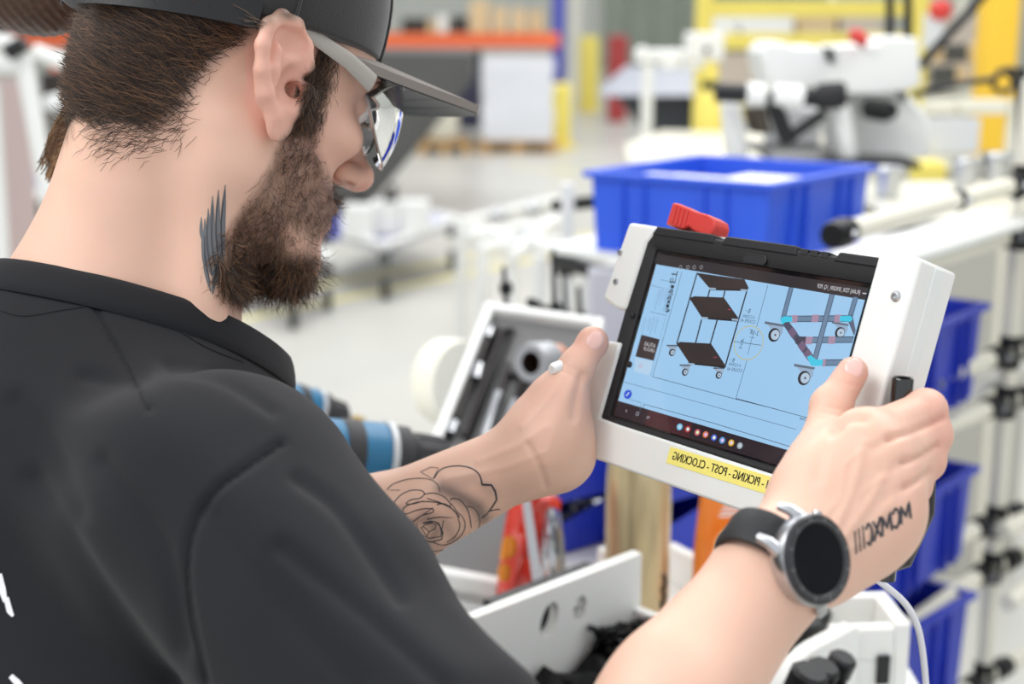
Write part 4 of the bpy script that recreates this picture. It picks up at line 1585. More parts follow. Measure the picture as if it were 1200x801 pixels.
scr = b.build('screen', M_SCR, tab, smooth=False, label='lit screen with mirrored drawings of wheeled carts')
setcol(scr.data, SCc)

# white holder that carries the tablet
hold = thing('tablet_holder', 'white plastic frame gripping the tablet, with a yellow paper strip along its bottom', 'holder', cw(TO + R0 * 0.08 + R1 * 0.13))
W0 = 0.0045
zt = W0
# upper left plate
pl = [TP(737, 260, zt), TP(771, 265, zt), TP(757, 283, zt), TP(732, 363, zt), TP(722, 361, zt), TP(706, 350, zt), TP(709, 340, zt)]
MB(tf).prism(pl[::-1], -0.018, zt).build('upper_left_plate', M_HDPE, hold, 0.0022)
# lower left plate and bottom bar as one L shape
pl = [TP(690, 396, zt), TP(727, 401, zt), TP(702, 489, zt), TP(724, 497, zt), TP(910, 557, zt), TP(1010, 588, zt), TP(1002, 640, zt), TP(890, 606, zt), TP(668, 527, zt)]
MB(tf).prism(pl[::-1], -0.020, zt).build('lower_frame', M_HDPE, hold, 0.0016)
# right block, thick
zb = 0.010
q0, q1 = TP(1030, 295, zb), TP(1079, 301, zb)
y_bot = TP(960, 600, zb)[1]
MB(tf).box((q0[0], y_bot, -0.024), (q1[0] - 0.0, q0[1], zb)).build('right_block', M_HDPE, hold, 0.0022)
MB(tf).box((q1[0] - 0.0008, y_bot + 0.01, -0.012), (q1[0] + 0.0006, q0[1] - 0.002, -0.004)).build('block_rib', M_HDPE, hold, 0.0005)
MB(tf).box((q0[0] - 0.10, y_bot + 0.004, -0.024), (q0[0] + 0.004, y_bot + 0.05, -0.016)).build('rear_bar', M_HDPE, hold, 0.001)
MB(tf).box((-0.028, -SH - 0.02, -0.020), (SW + 0.02, -SH + 0.01, -0.0135)).build('rear_plate', M_HDPE, hold, 0.001)
MB(tf).box((-0.028, -SH - 0.02, -0.020), (-0.005, 0.012, -0.0135)).build('rear_plate', M_HDPE, hold, 0.001)


def screw(px, py, z, r=0.0028):
    x, y = TP(px, py, z)
    s_ = MB(tf)
    s_.lathe([(r, 0.0), (r, 0.0006), (r * 0.8, 0.0013), (r * 0.42, 0.0014), (r * 0.40, 0.0004), (0, 0.0004)], (x, y, z), n=20)
    s_.build('screw', M_STEEL, hold)


for px, py, z, r in ((727, 296, zt, 0.0022), (722, 330, zt, 0.0022), (694, 524, zt, 0.0028), (1050, 347, zb, 0.0030), (682, 463, zt, 0.002)):
    screw(px, py, z, r)
# yellow strip with mirrored lettering
ya, yb, yc, yd = TP(786, 523, zt), TP(1000, 587, zt), TP(995, 608, zt), TP(780, 541, zt)
dlab = nrm(np.array(yb) - np.array(ya))
nlab = np.array([dlab[1], -dlab[0]])
org_ = np.array(ya)
hl = 0.0102
lab = MB(tf)
e0, e1 = org_, org_ + dlab * 0.115
lab.prism([tuple(e0), tuple(e0 + nlab * hl), tuple(e1 + nlab * hl), tuple(e1)], zt - 0.0001, zt + 0.0003)
lab.build('yellow_strip', mat('yellow_paper', srgb(250, 236, 128), 0.6), hold, label='yellow paper strip')
V, F = text_mesh('SH - PICKING - POST - CLOCKING', 1.0)
st0 = np.array(TP(792, 540, zt))
wtxt = V[:, 0].max()
# the last letter of the line stands at the strip's left end, the line runs off to the right
s_ = float(np.linalg.norm(np.array(TP(910, 570, zt)) - np.array(TP(791, 532, zt)))) / wtxt
end = org_ + dlab * 0.0042 + nlab * hl * 0.70
tx = MB(tf)
for dxx in (0, 0.00022):
    V3 = np.array([list(end + dlab * ((wtxt - q[0]) * s_ + dxx) - nlab * q[1] * s_ * 1.3) + [zt + 0.00045] for q in V])
    tx.add(V3, F)
keep = [i for i, v in enumerate(V3) if True]
tx.build('lettering', mat('black_print', srgb(28, 26, 24), 0.6), hold, smooth=False)
# red lever on top
zr = -0.004
rp = [TP(x, y, zr) for x, y in ((788, 237), (795, 238), (815, 247), (829, 251), (837, 256), (838, 264), (833, 276), (822, 275), (813, 271), (806, 265), (800, 269), (780, 263))]
MB(tf).prism(rp[::-1], zr - 0.014, zr).build('red_lever', M_RED, hold, 0.0012)
for i in range(4):
    x, y = 793 + i * 4.5, 241 + i * 2
    a, c = TP(x, y, zr), TP(x - 5, y + 20, zr)
    MB(tf).tube([(a[0], a[1], zr + 0.0003), (c[0], c[1], zr + 0.0003)], 0.0006, 6).build('lever_rib', M_RED, hold)
a = TP(812, 272, zr)
MB(tf).lathe([(0.005, 0), (0.005, 0.007), (0.0035, 0.009)], (a[0], a[1] - 0.006, zr - 0.007), (0, 1, 0), 16).build('lever_bolt', M_JOINT, hold)
pa, pb = TP(835, 274, zr), TP(858, 281, zr)
MB(tf).tube([(pa[0], Y1 + 0.0015, -0.006), (pb[0], Y1 + 0.0015, -0.006)], 0.0015, 8).build('steel_rod', M_STEEL, hold)
# black grip of the holder's scanner handle below the right hand
gr = thing('scanner_grip', 'black plastic grip under the watch hand, beneath the tablet', 'handle', P(1040, 640, 0.80))
MB().tube([P(1000, 650, 0.80), P(1040, 632, 0.80), P(1072, 590, 0.80), P(1080, 560, 0.80)], [0.016, 0.019, 0.012, 0.008], 14).build('grip', M_BLACK, gr)
MB().tube([P(945, 672, 0.82), P(985, 668, 0.80), P(1010, 656, 0.80), P(1052, 640, 0.80)], [0.010, 0.013, 0.012, 0.009], 12).build('nose', M_BLACK, gr)
# pen and stylus
pen = MB()
d_ = nrm(-R1 + RN * 0.30)
pc = c3(1058, 442, 0.757)
pen.lathe([(0.0052, -0.11), (0.0058, -0.02), (0.0058, -0.001), (0.0052, 0.0), (0.0042, -0.0004), (0.0040, -0.006), (0, -0.006)], cw(pc), MC @ d_, 20)
tag(pen.build('marker_pen', mat('gloss_black', srgb(14, 14, 15), 0.12, coat=0.8), None), 'glossy black pen clamped between index finger and the white block', 'pen')
st2 = MB()
st2.tube([P(646, 433, 0.915), P(650, 432, 0.917), P(664, 427, 0.93), P(700, 415, 0.965)], [0.003, 0.0042, 0.0042, 0.0042], 12)
tag(st2.build('stylus', M_HDPE, None), 'white round stylus end poking out behind the tattooed arm thumb', 'stylus')

# ------------------------------------------------------------------ the hall
fb = MB()
fb.box((-14, -3, -0.1), (16, 36, 0))
fl = struct(fb.build('floor', mat('sealed_concrete', srgb(196, 195, 188), 0.34, var=0.10, scale=1.2, bump=0.02), None))
wb = MB()
wb.box((-14, 36, 0), (16, 36.2, 8))
wall = struct(wb.build('wall_back', mat('pale_wall', srgb(206, 208, 200), 0.7, var=0.05, scale=0.6), None))
wl_ = MB()
wl_.box((-14.2, -3, 0), (-14, 36, 8))
struct(wl_.build('wall_left', MATS['pale_wall'], None))
wl_ = MB()
wl_.box((16, -3, 0), (16.2, 36, 8))
struct(wl_.build('wall_right', MATS['pale_wall'], None))
M_CURT = mat('grey_green_panel', srgb(158, 166, 152), 0.6, var=0.1, scale=3)
for i in range(9):
    x0 = 2.2 + i * 0.62
    MB().box((x0, 35.9, 0.05), (x0 + 0.56, 36.0, 5.0)).build('wall_panel', M_CURT, None)
    o = bpy.data.objects[-1] if False else COL.objects[-1]
    o.parent = wall
M_LINE = mat('yellow_floor_paint', srgb(236, 226, 150), 0.5, var=0.08, scale=6)
for n_, (pa, pb, w) in enumerate((((150, 402), (760, 276), 0.07), ((330, 343), (760, 262), 0.07), ((700, 205), (600, 196), 0.05))):
    a, c = onz(*pa, 0.0), onz(*pb, 0.0)
    d = nrm(c - a)
    nn = np.array([-d[1], d[0], 0]) * w / 2
    l_ = MB()
    l_.add([a + nn, c + nn, c - nn, a - nn] + [q + np.array([0, 0, 0.004]) for q in (a + nn, c + nn, c - nn, a - nn)],
           [(0, 1, 2, 3), (4, 7, 6, 5), (0, 4, 5, 1), (1, 5, 6, 2), (2, 6, 7, 3), (3, 7, 4, 0)])
    o = struct(l_.build('trim_%d' % (n_ + 1), M_LINE, None))

RP = 0.014


def bolt(p, ax, r=0.006, h=0.006):
    return MB().lathe([(r, 0), (r, h), (r * 0.6, h), (r * 0.6, h * 0.4), (0, h * 0.4)], p, ax, 10)


def tubeobj(a, b, r=RP, m=None, name='pipe', parent=None):
    o = MB().tube([a, b], r, 16).build(name, m or M_CREAM, parent)
    return o


def joint(p, ax, parent, L=0.055, r=0.0178, m=None):
    ax = nrm(ax)
    p = np.asarray(p, float)
    j = MB().lathe([(r * 0.9, -L / 2), (r, -L / 2 + 0.004), (r, -0.006), (r * 1.08, -0.004), (r * 1.08, 0.004), (r, 0.006), (r, L / 2 - 0.004), (r * 0.9, L / 2)], p, ax, 14)
    o = j.build('joint', m or M_JOINT, parent)
    s = np.cross(ax, [0, 0, 1.0])
    s = nrm(s) if np.linalg.norm(s) > 0.1 else np.array([0, -1.0, 0])
    bolt(p - s * r, -s).build('joint_bolt', M_STEEL, o)
    return o


# ---- pipe rack at the right
YR = 2.30
post = ony(1176, 500, YR)
rack = thing('pipe_rack', 'cream coated pipe shelving rack with black joints, right of the tablet', 'rack', (post[0], post[1], 0))
tubeobj((post[0], post[1], 0.05), (post[0], post[1], 1.50), parent=rack, name='post')
post2 = post + np.array([0.32, 0.25, 0])
tubeobj((post2[0], post2[1], 0.05), (post2[0], post2[1], 1.50), parent=rack, name='post')
MB().lathe([(0.03, 0), (0.03, 0.02), (0.016, 0.05)], (post[0], post[1], 0), n=16).build('foot', M_JOINT, rack)
MB().lathe([(0.03, 0), (0.03, 0.02), (0.016, 0.05)], (post2[0], post2[1], 0), n=16).build('foot', M_JOINT, rack)
levels = []
for (xr, yr, xl, yl, hasend) in ((1195, 213, 985, 273, 1), (1196, 272, 1040, 322, 0), (1178, 412, 1088, 447, 1), (1176, 470, 1060, 518, 0),
                                 (1168, 609, 985, 692, 0), (1165, 663, 985, 790, 0), (1158, 792, 1080, 850, 0)):
    a = ony(xr, yr, YR)
    a = np.array([post[0], post[1], a[2]])
    c = onz(xl, yl, a[2])
    tubeobj(a, c, parent=rack, name='rail')
    joint(a, (0, 0, 1), rack)
    joint(a + nrm(c - a) * 0.045, c - a, rack, 0.05, 0.0175)
    levels.append((a, c))
    if hasend:
        joint(c, c - a, rack, 0.05, 0.0175)
    # second member further back, and cross piece
    off = np.array([0.32, 0.25, 0])
    tubeobj(a + off, c + off, parent=rack, name='rail')
    tubeobj(a, a + off, parent=rack, name='cross_rail')
    joint(a + off * 0.12, off, rack, 0.05, 0.0175)
a, c = levels[0]
joint(a + (c - a) * 0.42, c - a, rack, 0.03, 0.0155)
a, c = levels[4]
joint(a + (c - a) * 0.55, c - a, rack, 0.03, 0.0155)
front_end = levels[0][1]
# left hand post and the arm that carries the blue crate
pl_ = ony(664, 270, 2.75)
tubeobj((pl_[0], pl_[1], 0.05), (pl_[0], pl_[1], pl_[2] + 0.09), 0.014, M_WHITE, 'post', rack)
MB().lathe([(0.03, 0), (0.03, 0.02), (0.016, 0.05)], (pl_[0], pl_[1], 0), n=16).build('foot', M_JOINT, rack)
t1 = ony(657, 241, 2.75)
tubeobj((t1[0] - 0.01, t1[1], t1[2]), onz(735, 232, t1[2]), 0.013, M_JOINT, 'black_arm', rack)
t2 = ony(664, 303, 2.75)
tubeobj((t2[0] - 0.02, t2[1], t2[2]), onz(735, 330, t2[2]), 0.015, M_JOINT, 'black_arm', rack)
joint(t2, (0, 0, 1), rack, 0.06, 0.02)
MB().ell(onz(722, 318, t2[2]), (0.024, 0.024, 0.024)).build('end_cap', M_WHITE, rack)
for dx in (-0.05, 0.045):
    tubeobj((pl_[0] + dx, pl_[1] + 0.1, 0.4), (pl_[0] + dx, pl_[1] + 0.1, t2[2] - 0.01), 0.012, M_WHITE, 'upright', rack)
# shelf boards of the rack
e1 = nrm(np.array([0.415, 0.5, 0]))
e2 = np.array([-e1[1], e1[0], 0])
zt_ = 1.62 - 0.123 * 2.15
crate_c = onz(902, 216, zt_)


def shelf(z, c0, L, W, m, name='shelf_board'):
    return MB((np.array([c0[0], c0[1], z]), e1, e2, np.array([0, 0, 1.0]))).box((0, 0, 0), (L, W, 0.012)).build(name, m, rack, 0.002)


shelf(zt_ - 0.137, crate_c + e2 * -0.03 - e1 * 0.05, 0.85, 0.42, M_WHITE)
shelf(levels[1][0][2] + 0.016, onz(1050, 330, levels[1][0][2]), 0.50, 0.10, M_WHITE)
shelf(levels[3][0][2] + 0.016, onz(1062, 520, levels[3][0][2]), 0.50, 0.16, M_WHITE)


def plastic_bin(name, label, corner, L, W, Hh, m, group=None, dirs=None, ribs=True, fill=None):
    """open topped stacking crate; corner = near top corner, L along d1, W along d2, Hh down"""
    d1, d2 = dirs or (e1, e2)
    t = thing(name, label, 'crate', np.asarray(corner) - [0, 0, Hh], group)
    f = (np.asarray(corner, float) - np.array([0, 0, Hh]), d1, d2, np.array([0, 0, 1.0]))
    w = 0.004
    tp = 0.006
    b = MB(f)
    b.rings([[(tp, tp, 0), (L - tp, tp, 0), (L - tp, W - tp, 0), (tp, W - tp, 0)], [(0, 0, Hh), (L, 0, Hh), (L, W, Hh), (0, W, Hh)],
             [(w, w, Hh), (L - w, w, Hh), (L - w, W - w, Hh), (w, W - w, Hh)], [(tp + w, tp + w, w), (L - tp - w, tp + w, w), (L - tp - w, W - tp - w, w), (tp + w, W - tp - w, w)]])
    b.build('shell', m, t, 0.0015)
    g = 0.010
    b = MB(f)
    b.rings([[(-g, -g, Hh - 0.008), (L + g, -g, Hh - 0.008), (L + g, W + g, Hh - 0.008), (-g, W + g, Hh - 0.008)],
             [(-g, -g, Hh + 0.002), (L + g, -g, Hh + 0.002), (L + g, W + g, Hh + 0.002), (-g, W + g, Hh + 0.002)],
             [(w, w, Hh + 0.002), (L - w, w, Hh + 0.002), (L - w, W - w, Hh + 0.002), (w, W - w, Hh + 0.002)],
             [(w, w, Hh - 0.008), (L - w, w, Hh - 0.008), (L - w, W - w, Hh - 0.008), (w, W - w, Hh - 0.008)]], cap=False, closed=True)
    b.build('rim', m, t, 0.0015)
    if ribs:
        for k in (0.22, 0.34, 0.68, 0.80):
            MB(f).box((L * k, -0.006, 0.004), (L * k + 0.005, 0.004, Hh - 0.006)).build('rib', m, t, 0.001)
            MB(f).box((-0.006, W * k, 0.004), (0.004, W * k + 0.005, Hh - 0.006)).build('rib', m, t, 0.001)
    return t, f


cc_r = onz(1019, 195, zt_)
cc_l = onz(693, 201, zt_)
d1 = nrm(cc_r - crate_c)
d2 = nrm(cc_l - crate_c)
cr, cf = plastic_bin('stacking_crate', 'large bright blue crate with white parts inside, behind the tablet', crate_c, float(np.linalg.norm(cc_r - crate_c)), float(np.linalg.norm(cc_l - crate_c)), 0.125, M_BLUE,
                     dirs=(d1, d2))
for i, (u0, u1, v0, v1) in enumerate(((0.03, 0.13, 0.02, 0.28), (0.15, 0.24, 0.02, 0.17), (0.04, 0.2, 0.19, 0.28))):
    o = MB(cf).box((u0, v0, 0.03), (u1, v1, 0.114 - 0.004 * i)).build('white_plate', M_WHITE, None, 0.002)
    tag(o, ['white slab in the big blue crate, nearer its left corner', 'white slab in the big blue crate, at its near right corner', 'white slab lying deepest in the big blue crate'][i], 'slab', 'white slabs in the blue crate')

# bins standing in the rack
for n_, (ax_, ay_, bx, by, z, L, W, Hh, lb) in enumerate((
        (1152, 356, 1085, 386, 1.16, 0.30, 0.22, 0.15, 'topmost dark blue bin in the pipe rack, beside the white block'),
        (1140, 547, 1082, 582, 0.90, 0.30, 0.22, 0.15, 'middle dark blue bin in the pipe rack, right of the knuckles'),
        (1136, 695, 1050, 745, 0.70, 0.34, 0.24, 0.18, 'lowest dark blue bin in the pipe rack, behind the white cable'))):
    A = onz(ax_, ay_, z)
    B_ = onz(bx, by, z)
    dd = nrm(A - B_)
    dp = np.array([-dd[1], dd[0], 0])
    near_c = A - dd * L
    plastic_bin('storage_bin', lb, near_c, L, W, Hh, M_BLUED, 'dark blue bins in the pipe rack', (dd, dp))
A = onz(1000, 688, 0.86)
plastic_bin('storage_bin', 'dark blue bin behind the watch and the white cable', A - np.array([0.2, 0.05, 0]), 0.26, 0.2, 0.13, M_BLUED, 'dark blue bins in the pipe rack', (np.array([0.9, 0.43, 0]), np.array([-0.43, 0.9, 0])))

# ------------------------------------------------------------------ work bench and what stands on it
ZB = 1.0
bench = thing('workbench', 'white topped pipe workbench under the parts trays', 'workbench', (0, 1.4, 0))
MB().box((-0.42, 1.02, ZB - 0.03), (0.38, 1.80, ZB)).build('top', M_WHITE, bench, 0.003)
for x, y in ((-0.39, 1.06), (0.35, 1.06), (-0.39, 1.76), (0.35, 1.76)):
    tubeobj((x, y, 0), (x, y, ZB - 0.03), parent=bench, name='leg')
for y in (1.06, 1.76):
    tubeobj((-0.39, y, 0.35), (0.35, y, 0.35), parent=bench, name='stretcher')
# far raised ledge
MB().box((-0.42, 1.78, ZB), (0.38, 1.80, ZB + 0.02)).build('ledge', M_WHITE, bench, 0.002)


def hole_panel(fr_, L, Hh, th, holes, notch=0.0):
    """upright panel x 0..L, z 0..Hh, thickness th in y, with leaf shaped holes"""
    bm = MB(fr_)
    nx = 64
    hs = holes
    nz_ = 26
    gx = np.linspace(0, L, nx + 1)
    gz = np.linspace(0, Hh, nz_ + 1)

    def inside(x, z):
        for hx, hz, rx, rz, ang in hs:
            c_, s_ = math.cos(ang), math.sin(ang)
            u_, v_ = (x - hx) * c_ + (z - hz) * s_, -(x - hx) * s_ + (z - hz) * c_
            if (u_ / rx) ** 2 + (v_ / rz) ** 2 < 1:
                return True
        return False
    G = np.zeros((nx, nz_), bool)
    for i in range(nx):
        for j in range(nz_):
            G[i, j] = not inside((gx[i] + gx[i + 1]) / 2, (gz[j] + gz[j + 1]) / 2)

    def snap(x, z):
        best = None
        for hx, hz, rx, rz, ang in hs:
            c_, s_ = math.cos(ang), math.sin(ang)
            u_, v_ = (x - hx) * c_ + (z - hz) * s_, -(x - hx) * s_ + (z - hz) * c_
            k_ = math.sqrt((u_ / rx) ** 2 + (v_ / rz) ** 2)
            if 0.72 < k_ < 1.32:
                u_, v_ = u_ / k_, v_ / k_
                return hx + u_ * c_ - v_ * s_, hz + u_ * s_ + v_ * c_
        return x, z
    V, F, id_ = [], [], {}

    def vid(i, j, s):
        if (i, j, s) not in id_:
            x, z = snap(gx[i], gz[j])
            id_[(i, j, s)] = len(V)
            V.append((x, th if s else 0, z))
        return id_[(i, j, s)]
    for i in range(nx):
        for j in range(nz_):
            if not G[i, j]:
                continue
            F.append((vid(i, j, 0), vid(i + 1, j, 0), vid(i + 1, j + 1, 0), vid(i, j + 1, 0)))
            F.append((vid(i, j + 1, 1), vid(i + 1, j + 1, 1), vid(i + 1, j, 1), vid(i, j, 1)))
            for di, dj, p, q in ((-1, 0, (i, j), (i, j + 1)), (1, 0, (i + 1, j + 1), (i + 1, j)), (0, -1, (i + 1, j), (i, j)), (0, 1, (i, j + 1), (i + 1, j + 1))):
                a_, b_ = i + di, j + dj
                if a_ < 0 or b_ < 0 or a_ >= nx or b_ >= nz_ or not G[a_, b_]:
                    F.append((vid(*p, 0), vid(*p, 1), vid(*q, 1), vid(*q, 0)))
    bm.add(V, F)
    return bm


ztp = 1.115
pA, pB = onz(560, 722, ztp), onz(752, 648, ztp)
dT = nrm(pB - pA)
dQ = np.array([dT[1], -dT[0], 0])              # towards the viewer side
LT = float(np.linalg.norm(pB - pA))
tray = thing('parts_tray', 'white plastic tray of small black screws, two leaf shaped holes in its back panel', 'tray', (pA[0], pA[1], ZB))
back0 = np.array([pA[0], pA[1], ZB]) - dT * 0.10


def toT(px, py):
    q = ony(px, py, 0)
    r = MC @ np.array([(px - 600) / FPX, (400.5 - py) / FPX, -1.0])
    s_ = ((back0 - CAMLOC) @ dQ) / (r @ dQ)
    w_ = CAMLOC + r * s_ - back0
    return float(w_ @ dT), float(w_[2])


h1, h2 = toT(644, 726), toT(680, 713)
hole_panel((back0, dT, -dQ, np.array([0, 0, 1.0])), LT + 0.10, ztp - ZB, 0.011, [(h1[0], h1[1], 0.0105, 0.0165, -0.35), (h2[0], h2[1], 0.0080, 0.0125, -0.25)]).build('back_panel', M_HDPE, tray)
fT = (back0, dT, dQ, np.array([0, 0, 1.0]))
LL_ = LT + 0.10
MB(fT).box((LL_ - 0.010, 0, 0), (LL_, 0.30, 0.062)).build('side_panel', M_HDPE, tray, 0.0015)
MB(fT).box((0, 0, 0), (0.010, 0.30, 0.062)).build('side_panel', M_HDPE, tray, 0.0015)
MB(fT).box((h1[0] - 0.035, -0.05, 0.004), (h2[0] + 0.06, -0.016, 0.10)).build('dark_hole_backing', M_BLACK, tray, 0.002)  # solid black block added behind the panel so both holes look dark
MB(fT).box((0, 0.29, 0), (LL_, 0.30, 0.05)).build('front_panel', M_HDPE, tray, 0.0015)
MB(fT).box((0, 0, 0.001), (LL_, 0.30, 0.006)).build('bottom', M_HDPE, tray)
# screws: 260 singles on top of a joined heap
M_SCRW = mat('blackened_steel', srgb(24, 24, 25), 0.25, metal=0.7)
sc_m = MB().lathe([(0.0, 0.0), (0.0046, 0.0002), (0.0052, 0.0012), (0.0052, 0.0050), (0.0045, 0.0056), (0.0028, 0.0056), (0.0026, 0.0030), (0.0, 0.0028)], n=10)
sc_m.lathe([(0.0030, -0.011), (0.0030, 0.0)], n=8)
rnd = random.Random(4)
first = None
hv, hf = [], []
heap = MB(fT)
nx_, ny_ = 20, 20
grid = [[(0.012 + (LL_ - 0.024) * i / nx_, 0.010 + 0.275 * j / ny_, 0.040 + 0.010 * math.sin(i * 1.3) * math.cos(j * 0.9) + 0.004 * math.sin(i * 2.9 + j)) for i in range(nx_ + 1)] for j in range(ny_ + 1)]
gv = [p for r_ in grid for p in r_]
heap.add(gv, [(j * (nx_ + 1) + i, j * (nx_ + 1) + i + 1, (j + 1) * (nx_ + 1) + i + 1, (j + 1) * (nx_ + 1) + i) for j in range(ny_) for i in range(nx_)])
ho = heap.build('screw_heap', M_SCRW, None)
tag(ho, 'deep heap of black screws lying under the loose ones in the tray', 'screws')
ho['kind'] = 'stuff'
cnt_ = 0
for k in range(3000):
    u_, v_ = rnd.uniform(0.04, LL_ - 0.018), rnd.uniform(0.012, 0.19)
    p = back0 + dT * u_ + dQ * v_
    pc_ = (p - CAMLOC) @ MC
    q = pix(pc_[None])[0]
    if q[1] > 815 or q[0] > 840 or q[0] < 600:
        continue
    zz = 0.050 + 0.008 * math.sin(u_ / LL_ * 26) * math.cos(v_ * 60) + rnd.uniform(0, 0.010)
    if first is None:
        first = sc_m.build('screw', M_SCRW, None)
        o = first
    else:
        o = first.copy()
        COL.objects.link(o)
    o.location = (p[0], p[1], ZB + zz)
    o.rotation_euler = (rnd.uniform(0, 6.3), rnd.uniform(0, 6.3), rnd.uniform(0, 6.3))
    tag(o, 'small black socket screw loose on top of the heap in the white tray', 'screw', 'black screws in the white tray')
    cnt_ += 1
    if cnt_ >= 240:
        break

# gold bottle
bp = P(747, 640, 1.47)
bot = thing('bottle', 'tall gold metal drinking bottle standing behind the white tray', 'bottle', (bp[0], bp[1], ZB))
M_GOLD = mat('gold_lacquer', srgb(206, 188, 148), 0.36, metal=0.7, bump=0.05, scale=30)
MB().lathe([(0.0, 0), (0.031, 0.0), (0.0330, 0.004), (0.0330, 0.13), (0.0325, 0.155), (0.030, 0.180), (0.023, 0.203), (0.0165, 0.222), (0.0145, 0.235)], (bp[0], bp[1], ZB), n=48).build('body', M_GOLD, bot)
MB().lathe([(0.0165, 0.235), (0.0175, 0.237), (0.0175, 0.262), (0.0165, 0.266), (0, 0.266)], (bp[0], bp[1], ZB), n=32).build('cap', M_STEEL, bot)
# twist drill bits standing in the tray edge
for (x0, y0, x1, y1, D) in ((779, 672, 776, 716, 1.42), (814, 684, 815, 712, 1.50)):
    a, c = P(x1, y1, D), P(x0, y0, D)
    dd = MB()
    pts = [a + (c - a) * t for t in np.linspace(-0.4, 1, 26)]
    dd.tube([p + 0.0009 * np.array([math.cos(i * 0.9), math.sin(i * 0.9), 0]) for i, p in enumerate(pts)], 0.0022, 8)
    o = dd.build('drill_bit', M_JOINT, None)
    tag(o, 'dark twisted drill bit upright beside the gold bottle' if x0 < 800 else 'thin dark drill bit upright between the gold bottle and orange pouch', 'drill bit')

# white riser boards behind the bottle
ris = thing('divider', 'white plastic divider standing between the gold bottle and the orange pouch', 'divider', P(800, 690, 1.62) * np.array([1, 1, 0]) + [0, 0, ZB])
a, c = P(786, 640, 1.58), P(835, 668, 1.52)
d_ = nrm((c - a) * [1, 1, 0])
MB((np.array([a[0], a[1], ZB]), d_, np.array([-d_[1], d_[0], 0]), np.array([0, 0, 1.0]))).box((-0.01, 0, 0), (0.09, 0.012, a[2] - ZB)).build('panel', M_HDPE, ris, 0.0015)
MB((np.array([a[0], a[1], ZB]), d_, np.array([-d_[1], d_[0], 0]), np.array([0, 0, 1.0]))).box((-0.01, -0.09, 0), (0.09, -0.08, 0.055)).build('panel', M_HDPE, ris, 0.0015)

# orange pouch with blue oval
M_ORG = mat('orange_film', srgb(246, 140, 52), 0.35, coat=0.3, bump=0.4, scale=14, bumpd=0.004)
pc_ = P(862, 640, 1.47)
pou = thing('pouch', 'orange plastic pouch with blue oval emblem, standing behind the forearm', 'pouch', (pc_[0], pc_[1], ZB))
px_ax, pn = nrm([1, 0.12, 0]), nrm([0.12, -1, 0])
R = []
for j in range(15):
    t = j / 14
    z = 0.20 * t
    hw_ = 0.040 * (1 - 0.02 * t) + (0.004 * math.sin(t * 5))
    th = 0.020 * (1 - t) ** 0.8 * (1 - 0.3 * t) + 0.0012
    r_ = []
    for i in range(28):
        a_ = 2 * math.pi * i / 28
        cx = math.copysign(abs(math.cos(a_)) ** 0.55, math.cos(a_)) * hw_
        sy = math.sin(a_) * th * (1 + 0.12 * math.sin(3 * a_ + 5 * t))
        r_.append(np.array([pc_[0], pc_[1], ZB]) + px_ax * cx - pn * sy + np.array([0, 0, z]))
    R.append(r_)
MB().rings(R).build('bag', M_ORG, pou)
oc = P(862, 640, 1.432)
fo = (oc, px_ax, np.array([0, 0, 1.0]), pn)


def disc(fr_, cx, cy, rx, ry, z, n=28):
    return MB(fr_).prism([(cx + rx * math.cos(a_), cy + ry * math.sin(a_)) for a_ in np.arange(n) * 2 * math.pi / n], z - 0.0004, z)


M_WPR = mat('white_ink', srgb(240, 242, 245), 0.5)
disc(fo, 0, 0, 0.0225, 0.0225, 0.0008).build('emblem_ring', mat('pale_orange_ink', srgb(250, 190, 130), 0.5), pou)
disc(fo, 0, 0, 0.0195, 0.0195, 0.0014).build('emblem', mat('navy_ink', srgb(40, 70, 120), 0.45), pou)
for cx, cy in ((-0.008, 0.007), (0.006, 0.009), (-0.006, -0.006), (0.008, -0.004), (0.0, 0.001)):
    disc(fo, cx, cy, 0.0052, 0.0046, 0.0019, 14).build('emblem_dot', M_WPR, pou)
for i in range(4):
    MB(fo).box((-0.018 + 0.002 * i, 0.032 + 0.0045 * i, 0.0008), (0.022 - 0.003 * i, 0.034 + 0.0045 * i, 0.0012)).build('print_line', M_WPR, pou)

# red snack bag
M_BAGR = mat('red_foil', srgb(214, 52, 34), 0.22, coat=0.6, bump=0.5, scale=22, bumpd=0.004)
M_BAGS = mat('silver_foil', srgb(205, 208, 214), 0.16, metal=0.9, bump=0.6, scale=30, bumpd=0.004)
M_BAGO = mat('orange_print', srgb(248, 150, 40), 0.3, coat=0.5)
bg = thing('snack_bag', 'crumpled red foil snack bag with orange print, standing behind the white tray', 'bag', P(620, 660, 1.6) * np.array([1, 1, 0]) + [0, 0, ZB])


def foil(pts, D, thick, m, name, seed, parent=bg):
    rr = random.Random(seed)
    b = MB()
    R = []
    for j, (xl, xr, y) in enumerate(pts):
        r_ = []
        for i in range(18):
            a_ = 2 * math.pi * i / 18
            x = (xl + xr) / 2 + (xr - xl) / 2 * math.cos(a_)
            dz = thick * math.sin(a_) * (1 - 0.9 * abs(math.cos(a_)) ** 3) + thick * 0.35 * math.sin(5 * a_ + j * 1.7) * abs(math.sin(a_))
            r_.append(P(x, y, D - dz + rr.uniform(-0.001, 0.001)))
        R.append(r_)
    b.rings(R)
    return b.build(name, m, parent)


